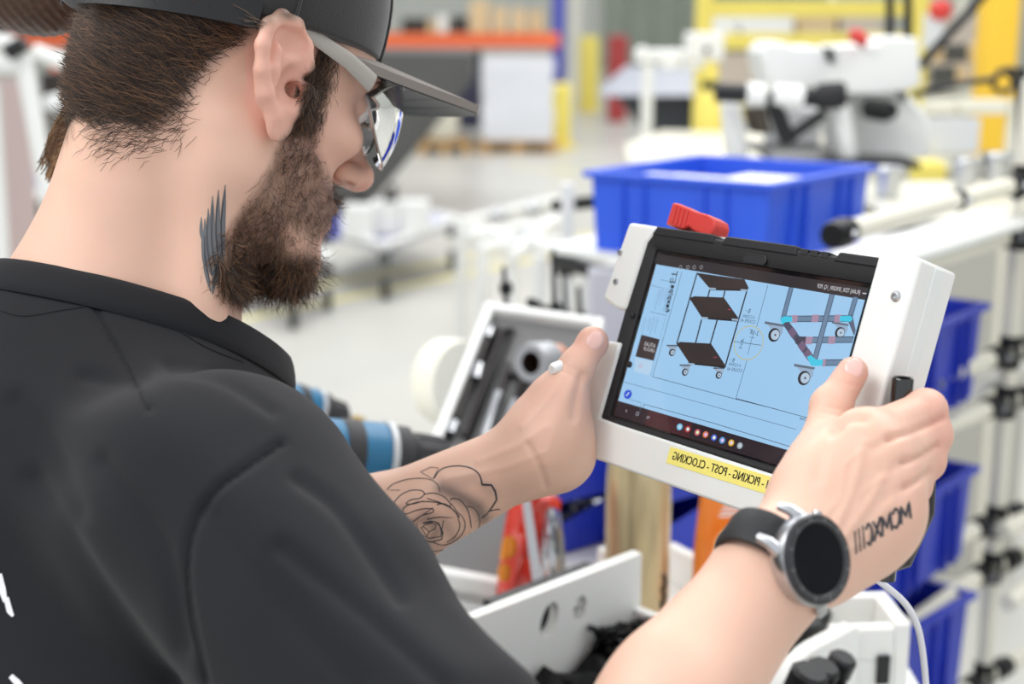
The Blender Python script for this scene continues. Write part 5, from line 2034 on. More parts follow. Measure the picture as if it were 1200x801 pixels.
foil([(606, 650, 580), (600, 658, 586), (594, 656, 600), (590, 654, 625), (586, 650, 655), (582, 648, 690), (578, 650, 725), (578, 651, 742)], 1.46, 0.022, M_BAGR, 'body', 1)
foil([(642, 650, 594), (638, 657, 600), (636, 660, 625), (634, 662, 650), (633, 664, 690), (632, 664, 735)], 1.425, 0.016, M_BAGS, 'torn_silver_side', 2)
foil([(592, 602, 628), (588, 606, 636), (586, 604, 650), (586, 596, 656)], 1.434, 0.004, M_BAGO, 'orange_patch', 3)
foil([(586, 596, 660), (583, 599, 668), (584, 596, 680)], 1.43, 0.004, M_BAGO, 'orange_patch', 4)
# steel rule leaning on the bag
sr = MB()
a, c = P(631, 688, 1.375), P(617, 588, 1.40)
dd = nrm(c - a)
sd_ = nrm(np.cross(dd, [0, 1, 0]))
nn_ = np.cross(dd, sd_)
MB((a - dd * 0.03, dd, sd_, nn_)).prism([(0, -0.0052), (float(np.linalg.norm(c - a)) + 0.03, -0.0042), (float(np.linalg.norm(c - a)) + 0.034, 0), (float(np.linalg.norm(c - a)) + 0.03, 0.0042), (0, 0.0052)], -0.0008, 0.0008).build('blade', M_STEEL, None)
tag(COL.objects[-1], 'narrow grey steel blade leaning against the red snack bag', 'steel blade')
COL.objects[-1].name = 'steel_rule'
# brown cardboard behind
MB().tube([P(672, 645, 1.75), P(676, 660, 1.75), P(680, 720, 1.75)], [0.018, 0.024, 0.026], 14).build('cardboard_roll', mat('brown_card', srgb(120, 92, 50), 0.8, var=0.2, scale=20), None)
tag(COL.objects[-1], 'brown cardboard roll between the red bag and the gold bottle', 'cardboard roll')
# small blue bins, a stack of three facing left, filled with nuts
M_NUT = mat('zinc_nuts', srgb(120, 122, 128), 0.25, metal=0.9)
for n_, (px, D, lev) in enumerate(((690, 1.68, 2), (686, 1.66, 1), (694, 1.68, 0), (808, 1.66, 1), (812, 1.66, 0))):
    c_ = P(px, 600, D)
    c_[2] = ZB + 0.034 + 0.066 * lev
    d1_, d2_ = nrm([0.80, 0.6, 0]), nrm([-0.6, 0.80, 0])
    lbs = ['small blue picking bin just under the tablet corner, top of its stack', 'small blue picking bin holding shiny nuts, below the hand', 'small blue picking bin at the bottom, beside the gold bottle',
           'small dark blue bin between the gold bottle and orange pouch', 'small blue bin low between bottle and orange pouch, under another']
    t = thing('picking_bin', lbs[n_], 'bin', c_ - np.array([0, 0, 0.032]), 'small blue picking bins')
    f = (c_ - d1_ * 0.055 - np.array([0, 0, 0.032]), d1_, d2_, np.array([0, 0, 1.0]))
    hL, hR, wd_, ln = 0.034, 0.064, 0.10, 0.12
    out = [(0, 0, 0), (ln, 0, 0), (ln, wd_, 0), (0, wd_, 0)]
    top_ = [(0, 0, hL), (ln, 0, hR), (ln, wd_, hR), (0, wd_, hL)]
    w = 0.003
    ti = [(w, w, hL), (ln - w, w, hR), (ln - w, wd_ - w, hR), (w, wd_ - w, hL)]
    bi_ = [(w, w, w), (ln - w, w, w), (ln - w, wd_ - w, w), (w, wd_ - w, w)]
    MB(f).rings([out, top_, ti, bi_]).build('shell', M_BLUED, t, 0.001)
    MB(f).box((-0.008, 0.01, 0.006), (0, wd_ - 0.01, 0.018)).build('label_lip', M_BLUED, t, 0.001)
    if n_ in (1, 2):
        nb_ = MB(f)
        for k in range(110):
            nb_.lathe([(0.0025, 0), (0.0055, 0), (0.0055, 0.004), (0.0025, 0.004)], (rnd.uniform(0.008, 0.1), rnd.uniform(0.008, 0.1), rnd.uniform(0.018, 0.036)), (rnd.uniform(-1, 1), rnd.uniform(-1, 1), 1), 6)
        nuts = nb_.build('nuts', M_NUT, None)
        nuts['kind'] = 'stuff'
        tag(nuts, 'shiny zinc nuts filling the blue bin below the hand' if n_ == 1 else 'shiny zinc nuts in the lowest small blue bin', 'nuts')

# ---- tool case with grey foam
M_FOAM = mat('grey_foam', srgb(112, 112, 112), 0.95, bump=0.5, scale=500, bumpd=0.0008)
M_TBLK = mat('dark_tool_steel', srgb(60, 56, 56), 0.35, metal=0.7)
fBL, fTL, fTR = P(447, 668, 1.50), P(570, 360, 1.78), P(706, 388, 1.74)
eu = nrm(fTL - fBL)
er = fTR - fTL
er = nrm(er - eu * (er @ eu))
en = np.cross(er, eu)
en = en if en @ (CAMLOC - fTL) > 0 else -en
LU, LR = float(np.linalg.norm(fTL - fBL)), float((fTR - fTL) @ er)
tc_ = thing('tool_case', 'open white tool case with grey foam insert leaning behind the tattooed arm', 'tool case', fBL)
ft = (fBL, er, eu, en)


def FP(px, py, w=0.0):
    ray_ = MC @ np.array([(px - 600) / FPX, (400.5 - py) / FPX, -1.0])
    A = np.stack([er, eu, -ray_], 1)
    s = np.linalg.solve(A, CAMLOC - (fBL + en * w))
    return float(s[0]), float(s[1])


MB(ft).box((0, 0, -0.03), (LR, LU, -0.008)).build('back', M_WHITE, tc_, 0.002)
t_ = 0.012
for bx_ in (((0, 0), (t_, LU)), ((LR - t_, 0), (LR, LU)), ((t_, LU - t_), (LR - t_, LU)), ((t_, 0), (LR - t_, t_))):
    MB(ft).box((*bx_[0], -0.03), (*bx_[1], 0.012)).build('rim', M_WHITE, tc_, 0.003)
MB(ft).box((t_, t_, -0.008), (LR - t_, LU - t_, 0.0)).build('foam_insert', M_FOAM, tc_, 0.001)


def slot(pts, w, depth=0.0006):
    q = [FP(*p) for p in pts]
    b = MB(ft)
    b.tube([(x, y, 0.0) for x, y in q], w, 10, flat=0.12)
    return b.build('foam_slot', M_BLACK, tc_)


def tool(name, label, cat, build):
    o = build
    o.name = name
    tag(o, label, cat, 'hand tools in the foam case')


def stick(pts, r, m, name='tool'):
    return MB(ft).tube([(*FP(*p), 0.006) for p in pts], r, 12).build(name, m, None)


slot([(585, 385), (520, 530)], 0.010)
slot([(600, 395), (545, 530)], 0.008)
t = thing('hex_key', 'long dark hex key with bent end at the top of foam case', 'hex key', ft[0] + er * FP(570, 440)[0] + eu * FP(570, 440)[1], 'hand tools in the foam case')
MB(ft).tube([(*FP(603, 392), 0.006), (*FP(594, 390), 0.006), (*FP(588, 394), 0.006), (*FP(545, 515), 0.006)], 0.0042, 10).build('shaft', M_TBLK, t)
MB(ft).tube([(*FP(562, 434), 0.0085), (*FP(558, 450), 0.0085)], 0.0062, 12).build('bright_collar', M_STEEL, t)
t = thing('screwdriver', 'steel shafted screwdriver in the left foam slot of the case', 'screwdriver', ft[0] + er * FP(550, 470)[0] + eu * FP(550, 470)[1], 'hand tools in the foam case')
MB(ft).tube([(*FP(575, 390), 0.006), (*FP(572, 400), 0.006)], [0.005, 0.006], 12).build('ferrule', M_STEEL, t)
MB(ft).tube([(*FP(572, 400), 0.006), (*FP(535, 495), 0.006)], 0.0045, 12).build('shaft', M_TBLK, t)
MB(ft).tube([(*FP(533, 500), 0.006), (*FP(528, 513), 0.006)], [0.007, 0.007], 12).build('socket_end', M_STEEL, t)
t = thing('spanner', 'bright steel rod tool in the middle of the grey foam', 'spanner', ft[0] + er * FP(575, 490)[0] + eu * FP(575, 490)[1], 'hand tools in the foam case')
MB(ft).tube([(*FP(596, 430), 0.006), (*FP(586, 464), 0.006)], 0.0035, 12).build('neck', M_TBLK, t)
MB(ft).tube([(*FP(585, 466), 0.007), (*FP(567, 518), 0.007)], [0.0062, 0.0052], 14).build('handle', M_STEEL, t)
t = thing('t_handle_wrench', 'dark t handled wrench at the right of the grey foam', 'wrench', ft[0] + er * FP(610, 470)[0] + eu * FP(610, 470)[1], 'hand tools in the foam case')
MB(ft).tube([(*FP(597, 441), 0.006), (*FP(622, 448), 0.006)], 0.0055, 12).build('handle', M_BLACK, t)
MB(ft).tube([(*FP(612, 446), 0.006), (*FP(600, 500), 0.006)], 0.0042, 12).build('shaft', M_TBLK, t)
MB(ft).tube([(*FP(606, 478), 0.009), (*FP(594, 510), 0.009)], 0.0078, 14).build('sleeve', M_STEEL, t)
# pipe piece lying on the foam
c_ = np.array([*FP(628, 425), 0.0])
ax_ = nrm([0.9, 0.12, 0.38])
pp = thing('pipe_fitting', 'short grey pipe sleeve with copper coloured far end, on the foam case', 'pipe fitting', ft[0] + er * c_[0] + eu * c_[1])
c_ = np.array([*FP(622, 425, 0.055), 0.055])
_q = P(664, 421, 1.66) - P(622, 425, 1.60)
dax = nrm(np.array([_q @ er, _q @ eu, _q @ en]))
MB(ft).lathe([(0.0130, 0.0), (0.0215, -0.0005), (0.0228, 0.002), (0.0228, 0.034), (0.0205, 0.036)], c_, dax, 36, cap=False).build('sleeve', mat('grey_galvanised', srgb(160, 162, 166), 0.35, metal=0.4), pp)
MB(ft).lathe([(0.0135, 0.0), (0.0130, 0.034)], c_, dax, 30, cap=False).build('bore', M_TBLK, pp)
MB(ft).lathe([(0.0195, 0.035), (0.0195, 0.052), (0.0, 0.052)], c_, dax, 30).build('copper_end', mat('copper_end', srgb(205, 140, 112), 0.4, metal=0.3), pp)

# roll of film behind the case
rc = P(528, 447, 1.96)
MBr = MB()
MBr.lathe([(0.012, -0.02), (0.056, -0.02), (0.058, -0.016), (0.058, 0.016), (0.056, 0.02), (0.012, 0.02), (0.012, -0.02)], rc, nrm([0.75, -0.62, 0.1]), 40, cap=False)
o = MBr.build('film_roll', mat('cream_roll', srgb(240, 238, 222), 0.5), None)
tag(o, 'cream coloured roll on edge peeping out behind the tool case', 'roll')
rollstand = MB().tube([rc - [0, 0, 0.05], [rc[0], rc[1], 0.0]], 0.012, 12).build('roll_stand', M_WHITE, None)
tag(rollstand, 'white post carrying the cream roll behind the tool case', 'stand')


# ---- cordless drivers
M_TEAL = mat('teal_plastic', srgb(38, 110, 150), 0.4, var=0.05, scale=40)
M_DGR = mat('charcoal_rubber', srgb(52, 52, 54), 0.6, bump=0.2, scale=200)


def driver(name, label, tail, tip, rad, bit):
    tail, tip = np.array(tail), np.array(tip)
    ax = nrm(tip - tail)
    L = float(np.linalg.norm(tip - tail))
    up = np.array([0, 0, 1.0])
    up = nrm(up - ax * (up @ ax))
    sd = np.cross(ax, up)
    f = (tail, ax, sd, up)
    t = thing(name, label, 'drill', np.array([tail[0] + ax[0] * 0.3 * L, tail[1] + ax[1] * 0.3 * L, ZB]))
    r = rad
    MB(f).lathe([(r * 0.5, -0.02), (r * 0.9, -0.012), (r, 0), (r, L * 0.42), (r * 0.96, L * 0.46)], (0, 0, 0), (1, 0, 0), 28).build('motor_housing', M_TEAL, t)
    MB(f).lathe([(r * 1.02, L * 0.14), (r * 1.03, L * 0.15), (r * 1.03, L * 0.26), (r * 1.02, L * 0.27)], (0, 0, 0), (1, 0, 0), 28, cap=False).build('rubber_band', M_DGR, t)
    MB(f).lathe([(r * 0.9, L * 0.455), (r * 1.06, L * 0.46), (r * 1.06, L * 0.50), (r * 0.9, L * 0.505)], (0, 0, 0), (1, 0, 0), 32).build('light_ring', mat('pale_grey_ring', srgb(196, 198, 200), 0.35), t)
    MB(f).lathe([(r * 0.9, L * 0.50), (r * 0.96, L * 0.51), (r * 0.94, L * 0.62), (r * 0.72, L * 0.64), (r * 0.70, L * 0.66)], (0, 0, 0), (1, 0, 0), 28).build('torque_collar', M_DGR, t)
    ch = MB(f).lathe([(r * 0.72, L * 0.66), (r * 0.74, L * 0.68), (r * 0.66, L * 0.90), (r * 0.50, L * 0.94), (r * 0.35, L * 0.95)], (0, 0, 0), (1, 0, 0), 24).build('chuck', M_DGR, t)
    for k in range(10):
        a_ = k * math.pi / 5
        MB(f).tube([(L * 0.69, r * 0.74 * math.cos(a_), r * 0.74 * math.sin(a_)), (L * 0.89, r * 0.67 * math.cos(a_), r * 0.67 * math.sin(a_))], 0.0014, 6).build('grip_rib', M_DGR, ch)
    MB(f).lathe([(r * 0.36, L * 0.94), (r * 0.40, L * 0.96), (r * 0.38, L * 1.0), (r * 0.2, L * 1.03), (0, L * 1.03)], (0, 0, 0), (1, 0, 0), 20).build('chuck_nose', M_STEEL, t)
    if bit:
        MB(f).lathe([(r * 0.22, L * 1.0), (r * 0.22, L * 1.22), (0.001, L * 1.28)], (0, 0, 0), (1, 0, 0), 12).build('bit', mat('brass_bit', srgb(212, 182, 110), 0.35, metal=0.6), t)
    # printed marks, handle, battery
    for (x0, x1, a0, a1) in ((0.16, 0.30, -0.25, 0.15), (0.30, 0.40, 0.75, 1.15)):
        V, F = [], []
        for i in range(9):
            a_ = a0 + (a1 - a0) * i / 8
            for xx in (x0 * L, x1 * L - abs(i - 4) * 0.0012):
                V.append((xx, -math.cos(a_) * r * 1.045, -math.sin(a_) * r * 1.045 + 0.0))
        for i in range(8):
            F.append((2 * i, 2 * i + 1, 2 * i + 3, 2 * i + 2))
        MB(f).add(V, F).build('white_mark', M_WPR, t)
    hb = tail + ax * L * 0.2
    zb_ = ZB + 0.055
    hbm = MB()
    hbm.tube([hb, (hb + [0, 0, -0.02]), np.array([hb[0] - 0.01, hb[1], zb_])], [r * 0.75, r * 0.62, r * 0.6], 16)
    hbm.build('handle', M_DGR, t)
    MB().box((hb[0] - 0.055, hb[1] - 0.035, ZB), (hb[0] + 0.045, hb[1] + 0.035, ZB + 0.058)).build('battery', M_DGR, t, 0.006)
    MB().box((hb[0] - 0.052, hb[1] - 0.037, ZB + 0.04), (hb[0] + 0.047, hb[1] + 0.037, ZB + 0.056)).build('battery_rim', M_TEAL, t, 0.003)
    tb_2 = hb + ax * r * 1.1 + np.array([0, 0, -0.03])
    MB().ell(tb_2, (0.009, 0.008, 0.012), 10, 8).build('trigger', M_BLACK, t)
    return t


driver('cordless_drill', 'teal and black cordless drill with grey ring, nearest the tattooed forearm', P(372, 528, 1.30), P(533, 539, 1.36), 0.030, False)
driver('cordless_screwdriver', 'smaller teal screwdriver with brassy bit behind the cordless drill', P(330, 470, 1.60), P(408, 489, 1.66), 0.023, True)
# second bench wing under the drivers
MB().box((-0.85, 1.08, ZB - 0.03), (-0.425, 1.70, ZB)).build('side_table', M_WHITE, None, 0.003)
tag(COL.objects[-1], 'white side table top under the cordless drills', 'table')

# right-hand trays
tr2 = thing('fixture_tray', 'white plastic fixture box with square recess, below the watch', 'tray', P(1010, 780, 1.34) * np.array([1, 1, 0]) + [0, 0, ZB])
zq = 1.075
qA, qB = onz(950, 694, zq), onz(1038, 692, zq)
dX = nrm(qB - qA)
dY = np.array([-dX[1], dX[0], 0])
fq = (np.array([qA[0], qA[1], ZB]), dX, -dY, np.array([0, 0, 1.0]))
Lq = float(np.linalg.norm(qB - qA))
MB(fq).box((0, 0, 0), (Lq, 0.012, zq - ZB)).build('back_wall', M_HDPE, tr2, 0.002)
MB(fq).box((Lq - 0.014, 0.012, 0), (Lq, 0.075, zq - ZB)).build('side_wall', M_HDPE, tr2, 0.002)
MB(fq).box((0, 0.012, 0), (Lq - 0.014, 0.075, 0.040)).build('recess_floor', M_HDPE, tr2, 0.001)
MB(fq).box((0, 0.060, 0.04), (Lq - 0.014, 0.075, zq - ZB - 0.004)).build('front_wall', M_HDPE, tr2, 0.002)
MB(fq).box((Lq - 0.030, 0.0755, 0.018), (Lq - 0.018, 0.079, 0.046)).build('black_catch', M_BLACK, tr2, 0.001)
gA, gB = P(878, 815, 1.20), P(1000, 728, 1.30)
dG = nrm((gB - gA) * [1, 1, 0])
LG = float(np.linalg.norm((gB - gA) * [1, 1, 0]))
fg = (np.array([gA[0], gA[1], ZB]), dG, np.array([0, 0, 1.0]), np.array([dG[1], -dG[0], 0]))
hG = gB[2] - ZB
poly = [(0, 0), (LG, 0), (LG, hG - 0.004), (LG - 0.006, hG)] + [(0.09 - 0.09 * math.sin(a_) * 1.0, hG - 0.09 + 0.09 * math.cos(a_)) for a_ in np.linspace(0, 1.35, 9)]
poly = [(x, max(y, 0.001)) if k_ > 1 else (x, y) for k_, (x, y) in enumerate(poly)]
gd = MB(fg).prism(poly, -0.008, 0.008).build('curved_guard', M_HDPE, None, 0.002)
tag(gd, 'white plastic guard panel with rounded shoulder, beneath the watch wrist', 'panel')
# black clamps in front of and behind the guard
for n_, (px, py, D, r_) in enumerate(((936, 735, 1.34, 0.020), (950, 722, 1.36, 0.018), (962, 790, 1.18, 0.014), (985, 778, 1.2, 0.012), (945, 798, 1.16, 0.016))):
    c_ = P(px, py, D)
    t = thing('clamp', ['black clamp knob behind the white guard, nearest the wrist', 'black clamp knob behind the white guard, by the fixture box', 'black clamp in front of the guard, middle of three',
                        'black clamp in front of the guard, next to fixture box', 'lowest black clamp at the picture\'s bottom edge'][n_], 'clamp', (c_[0], c_[1], ZB), 'black clamps by the guard')
    MB().tube([(c_[0], c_[1], ZB), (c_[0], c_[1], c_[2] - r_ * 0.5)], r_ * 0.5, 12).build('stem', M_JOINT, t)
    MB().lathe([(r_ * 0.8, -r_), (r_, -r_ * 0.8), (r_, r_ * 0.5), (r_ * 0.8, r_ * 0.7), (0, r_ * 0.7)], c_, (0.3, -0.2, 1), 10).build('knob', M_BLACK, t)
wpl = MB((P(975, 722, 1.42), nrm([1, 0.3, 0]), nrm([-0.3, 1, 0]), np.array([0, 0, 1.0]))).box((-0.035, -0.01, -0.012), (0.02, 0.02, 0.004)).build('pale_block', mat('lilac_white', srgb(226, 226, 240), 0.4), None, 0.003)
tag(wpl, 'pale lilac plastic block between watch strap and fixture box', 'block')
# white cable
cab = MB().tube(smoothline([P(1000, 664, 0.86), P(1016, 671, 0.87), P(1040, 688, 0.89), P(1060, 706, 0.91), P(1073, 728, 0.92), P(1080, 755, 0.93), P(1085, 801, 0.94), P(1086, 840, 0.95)], 6), 0.0022, 10)
tag(cab.build('cable', mat('white_cable', srgb(232, 232, 238), 0.4), None), 'thin white cable hanging down from the black grip', 'cable')

# ------------------------------------------------------------------ middle distance, left to right
# white pipe benches behind the tool case
wbn = thing('pipe_bench', 'white pipe bench with crossed rails behind the tool case', 'bench', onz(600, 420, 0))
zz0 = 0.85
for (xa, ya, xb, yb) in ((538, 262, 662, 232), (545, 277, 668, 258), (560, 290, 672, 280), (600, 300, 668, 244), (556, 268, 640, 290)):
    tubeobj(onz(xa, ya, zz0), onz(xb, yb, zz0), 0.02, M_WHITE, 'rail', wbn)
for (xa, ya) in ((540, 264), (600, 296), (662, 240), (565, 290)):
    a = onz(xa, ya, zz0)
    tubeobj(a, (a[0], a[1], 0), 0.02, M_WHITE, 'leg', wbn)
for (xa, ya) in ((585, 252), (625, 245), (622, 272), (612, 283)):
    joint(onz(xa, ya, zz0 + 0.01), (1, 0.3, 0), wbn, 0.05, 0.026, M_STEEL)
for n_, (x0, y0, x1, y1, D, r_) in enumerate(((590, 312, 593, 352, 1.95, 0.004), (648, 292, 651, 375, 2.0, 0.0045), (660, 322, 664, 385, 2.05, 0.004), (678, 335, 680, 385, 2.1, 0.005))):
    a, c = P(x1, y1, D), P(x0, y0, D)
    t = thing('antenna_rod', ['short black rod left of the rest, above the tool case', 'tall black rod against the white post', 'black rod just right of the white post', 'black rod beside the grey panel'][n_], 'rod', (a[0], a[1], 0), 'black rods above the tool case')
    MB().tube([(a[0], a[1], 0.01), a, c], [r_ * 1.3, r_, r_ * 0.7], 10).build('rod', M_BLACK, t)
    MB().lathe([(0.009, 0), (0.009, 0.012), (0.005, 0.016)], a + [0, 0, 0.01], n=12).build('collar', M_JOINT, t)
    MB().lathe([(0.018, 0), (0.018, 0.008), (0.008, 0.014)], (a[0], a[1], 0), n=16).build('base', M_JOINT, t)
ck = MB().tube([P(622, 350, 2.0) * [1, 1, 0], P(622, 350, 2.0), P(636, 366, 2.0), P(640, 374, 2.0)], [0.003, 0.006, 0.012, 0.008], 10).build('black_clip', M_BLACK, None)
tag(ck, 'small black clip between the rods above the tool case', 'clip')
gp = MB((P(690, 390, 2.3), np.array([1, 0, 0]), np.array([0, 1, 0]), np.array([0, 0, 1.0]))).box((0, 0, -P(690, 390, 2.3)[2]), (0.10, 0.05, 0.10)).build('grey_panel', mat('lilac_grey', srgb(196, 196, 204), 0.5), None, 0.004)
tag(gp, 'plain grey panel between the white post and the tablet', 'panel')

# flat carts on the floor behind the chin
M_CART = mat('lilac_cart_deck', srgb(176, 178, 204), 0.5, var=0.1, scale=8)
M_GRY = mat('dark_grey_metal', srgb(84, 86, 84), 0.5, metal=0.3)


def flatcart(label, pxs, z, wheels, group='flat carts on the floor'):
    pts = [onz(x, y, z) for x, y in pxs]
    c_ = sum(pts) / len(pts)
    t = thing('flat_cart', label, 'cart', (c_[0], c_[1], 0), group)
    MB().prism([(p[0], p[1]) for p in pts], z - 0.03, z).build('deck', M_CART, t)
    for i in range(len(pts)):
        tubeobj(pts[i] + [0, 0, 0.01], pts[(i + 1) % len(pts)] + [0, 0, 0.01], 0.022, M_WHITE, 'edge_rail', t)
    for p in pts:
        q = p * 0.94 + c_ * 0.06
        MB().box((q[0] - 0.03, q[1] - 0.03, z - 0.10), (q[0] + 0.03, q[1] + 0.03, z - 0.03)).build('caster_fork', M_GRY, t)
        MB().lathe([(0.02, -0.02), (0.055, -0.02), (0.06, -0.015), (0.06, 0.015), (0.055, 0.02), (0.02, 0.02)], (q[0], q[1], 0.06), (1, 0.2, 0), 16).build('caster_wheel', M_BLACK, t)
    return t


flatcart('lilac decked flat cart, nearer the yellow floor line', [(375, 268), (450, 290), (535, 258), (460, 240)], 0.30, 4)
flatcart('second flat cart behind, close to the beard', [(300, 300), (342, 322), (385, 302), (345, 280)], 0.28, 4)
for n_, (px, py, z1) in enumerate(((424, 262, 0.5), (458, 262, 0.5), (392, 268, 0.5))):
    a = onz(px, py + 12, 0.31)
    t = thing('cart_upright', ['blue and black upright on the flat cart, middle one', 'blue and black upright on the flat cart, rightmost', 'blue and black upright on the flat cart, by the mouth'][n_], 'upright', a, 'uprights on the flat cart')
    MB().box((a[0] - 0.03, a[1] - 0.03, 0.31), (a[0] + 0.03, a[1] + 0.03, 0.48)).build('blue_foot', M_BLUED, t, 0.004)
    MB().box((a[0] - 0.035, a[1] - 0.035, 0.48), (a[0] + 0.035, a[1] + 0.035, 0.55)).build('black_cap', M_BLACK, t, 0.004)
    MB().box((a[0] + 0.06, a[1] - 0.04, 0.31), (a[0] + 0.22, a[1] + 0.1, 0.50)).build('white_box', M_WHITE, t, 0.004)

# dark sloping hopper behind the glasses
hp = thing('tipping_hopper', 'dark grey steel hopper with sloping side, seen between face and cap brim', 'hopper', onz(440, 330, 0))
q = [ony(430, 235, 11.0), ony(552, 92, 11.0), ony(552, 62, 11.0), ony(400, 60, 11.0), ony(360, 235, 11.0)]
V = [tuple(p) for p in q] + [(p[0], p[1] + 1.1, p[2]) for p in q]
M_HOP = mat('dark_hopper_paint', srgb(84, 84, 82), 0.55, var=0.06, scale=3)
hb_ = MB()
hb_.add(V, [(0, 1, 2, 3, 4), (9, 8, 7, 6, 5)] + [(i, 5 + i, 5 + (i + 1) % 5, (i + 1) % 5) for i in range(5)])
hb_.build('body', M_HOP, hp, 0.01)
MB().tube([q[1] + [0, 0, 0.02], q[0] + [0, 0, -0.02]], 0.03, 8).build('edge_lip', M_HOP, hp)
lo_ = max(q[4][2], 0.01)
for dx in (0.05, 0.55):
    MB().box((q[4][0] + dx, 11.1, 0), (q[4][0] + dx + 0.06, 11.18, lo_)).build('leg', M_GRY, hp)
    MB().box((q[4][0] + dx, 11.9, 0), (q[4][0] + dx + 0.06, 11.98, lo_)).build('leg', M_GRY, hp)

# warehouse racking, far
M_ORB = mat('orange_beam_paint', srgb(240, 112, 66), 0.5, var=0.05, scale=4)
M_BUP = mat('blue_upright_paint', srgb(70, 76, 170), 0.5)
M_CARD = mat('cardboard', srgb(214, 190, 150), 0.8, var=0.1, scale=4)
M_DKB = mat('dark_load', srgb(60, 56, 54), 0.8)
M_NAVY = mat('navy_tub', srgb(62, 62, 84), 0.6)
YK = 17.0
rk = thing('pallet_racking', 'warehouse racking with orange beams and blue upright, far behind the cap', 'racking', (0.5, YK, 0))


def at(px, py, y=YK):
    return ony(px, py, y)


up_ = at(655, 130)
for x_ in (up_[0], up_[0] - 2.7, up_[0] - 5.4, up_[0] - 8.1):
    for yy in (YK, YK + 1.0):
        MB().box((x_ - 0.06, yy - 0.05, 0), (x_ + 0.06, yy + 0.05, 4.0)).build('upright', M_BUP, rk)
    for k in range(5):
        MB().tube([(x_, YK, 0.3 + k * 0.7), (x_, YK + 1.0, 0.65 + k * 0.7)], 0.025, 6).build('brace', M_BUP, rk)
zbm = at(600, 46)[2]
for zc in (zbm, zbm + 1.55):
    for yy in (YK - 0.05, YK + 1.0):
        MB().box((up_[0] - 8.1, yy - 0.03, zc - 0.09), (up_[0], yy + 0.03, zc + 0.07)).build('beam', M_ORB, rk)
    MB().box((up_[0] - 8.1, YK, zc + 0.03), (up_[0], YK + 1.0, zc + 0.07)).build('deck', M_CARD, rk)
rr_ = random.Random(11)
gl_lab = 0
loads = [(470, 500, 22, M_DKB, 'dark covered load'), (500, 512, 26, M_CARD, 'small tan carton'), (512, 526, 18, M_WHITE, 'pale blue white drum'), (528, 548, 20, M_DKB, 'dark carton'),
         (550, 575, 0, M_CARD, 'tall beige carton'), (578, 596, 8, M_CARD, 'beige carton'), (600, 618, 10, M_CARD, 'beige carton beside dark one'), (620, 640, 12, M_CARD, 'tan carton nearest the blue upright'),
         (100, 140, 0, M_CARD, 'beige carton hidden far left'), (20, 60, 5, M_DKB, 'dark carton at the far left')]
for n_, (xa, xb, yt, m, lb) in enumerate(loads):
    a, c = at(xa, 36), at(xb, 36)
    top_ = at(xa, yt)[2]
    b_ = MB().box((a[0], YK + 0.1, zbm + 0.07), (c[0] - 0.02, YK + 0.8, max(top_, zbm + 0.2))).build('carton', m, None, 0.01)
    tag(b_, lb + ' on the orange beam shelf, %s in the row' % ['first', 'second', 'third', 'fourth', 'fifth', 'sixth', 'seventh', 'eighth', 'ninth', 'tenth'][n_], 'carton', 'cartons on the racking')
# goods under the beam
b_ = MB().box((at(505, 90)[0], YK + 0.1, 0.15), (at(562, 90)[0], YK + 0.9, at(560, 62)[2])).build('navy_tub', M_NAVY, None, 0.02)
tag(b_, 'dark navy tub under the orange beams, left of the wrapped pallet', 'tub')
b_ = MB().box((up_[0] - 4.9, YK + 0.2, 0.15), (up_[0] - 2.95, YK + 0.9, at(560, 75)[2])).build('navy_tub', M_NAVY, None, 0.02)
tag(b_, 'second dark navy tub, partly behind the hopper', 'tub')
plt = thing('wrapped_pallet', 'white wrapped goods on a wooden pallet, right of the cap brim', 'pallet', (at(610, 150)[0], YK - 0.3, 0))
x0_, x1_ = at(566, 150, YK - 1.2)[0], at(648, 150, YK - 1.2)[0]
M_WRAP = mat('white_stretch_wrap', srgb(222, 224, 230), 0.35, bump=0.4, scale=6, bumpd=0.02, coat=0.3)
wr = MB()
R = []
zt3 = at(600, 68, YK - 1.2)[2]
for j in range(9):
    z = 0.14 + (zt3 - 0.14) * j / 8
    r_ = []
    for (sx, sy) in ((0, 0), (0.25, 0), (0.5, 0), (0.75, 0), (1, 0), (1, 0.5), (1, 1), (0.5, 1), (0, 1), (0, 0.5)):
        r_.append((x0_ + (x1_ - x0_) * sx + rr_.uniform(-0.015, 0.015), YK - 1.2 + 0.8 * sy + rr_.uniform(-0.015, 0.015), z))
    R.append(r_)
wr.rings(R)
wr.build('wrapped_goods', M_WRAP, plt)
M_WOOD = mat('pallet_wood', srgb(206, 168, 116), 0.75, var=0.2, scale=12)
for k in range(3):
    xx = x0_ + (x1_ - x0_) * k / 2
    MB().box((xx - 0.06, YK - 1.2, 0.02), (xx + 0.06, YK - 0.4, 0.11)).build('block', M_WOOD, plt)
for k in range(5):
    yy = YK - 1.22 + k * 0.19
    MB().box((x0_ - 0.03, yy, 0.11), (x1_ + 0.03, yy + 0.1, 0.135)).build('plank', M_WOOD, plt)
    MB().box((x0_ - 0.03, yy, 0.0), (x1_ + 0.03, yy + 0.1, 0.02)).build('plank', M_WOOD, plt)
p2 = thing('wooden_pallet', 'low wooden pallet with beige sacks left of the wrapped goods', 'pallet', (at(520, 165, YK - 1)[0], YK - 1, 0))
xa_, xb_ = at(497, 165, YK - 1)[0], at(548, 165, YK - 1)[0]
for k in range(5):
    MB().box((xa_, YK - 1.4 + k * 0.19, 0.1), (xb_, YK - 1.3 + k * 0.19, 0.13)).build('plank', M_WOOD, p2)
for k in range(3):
    xx = xa_ + (xb_ - xa_) * k / 2
    MB().box((xx - 0.04, YK - 1.4, 0.0), (xx + 0.04, YK - 0.6, 0.1)).build('block', M_WOOD, p2)
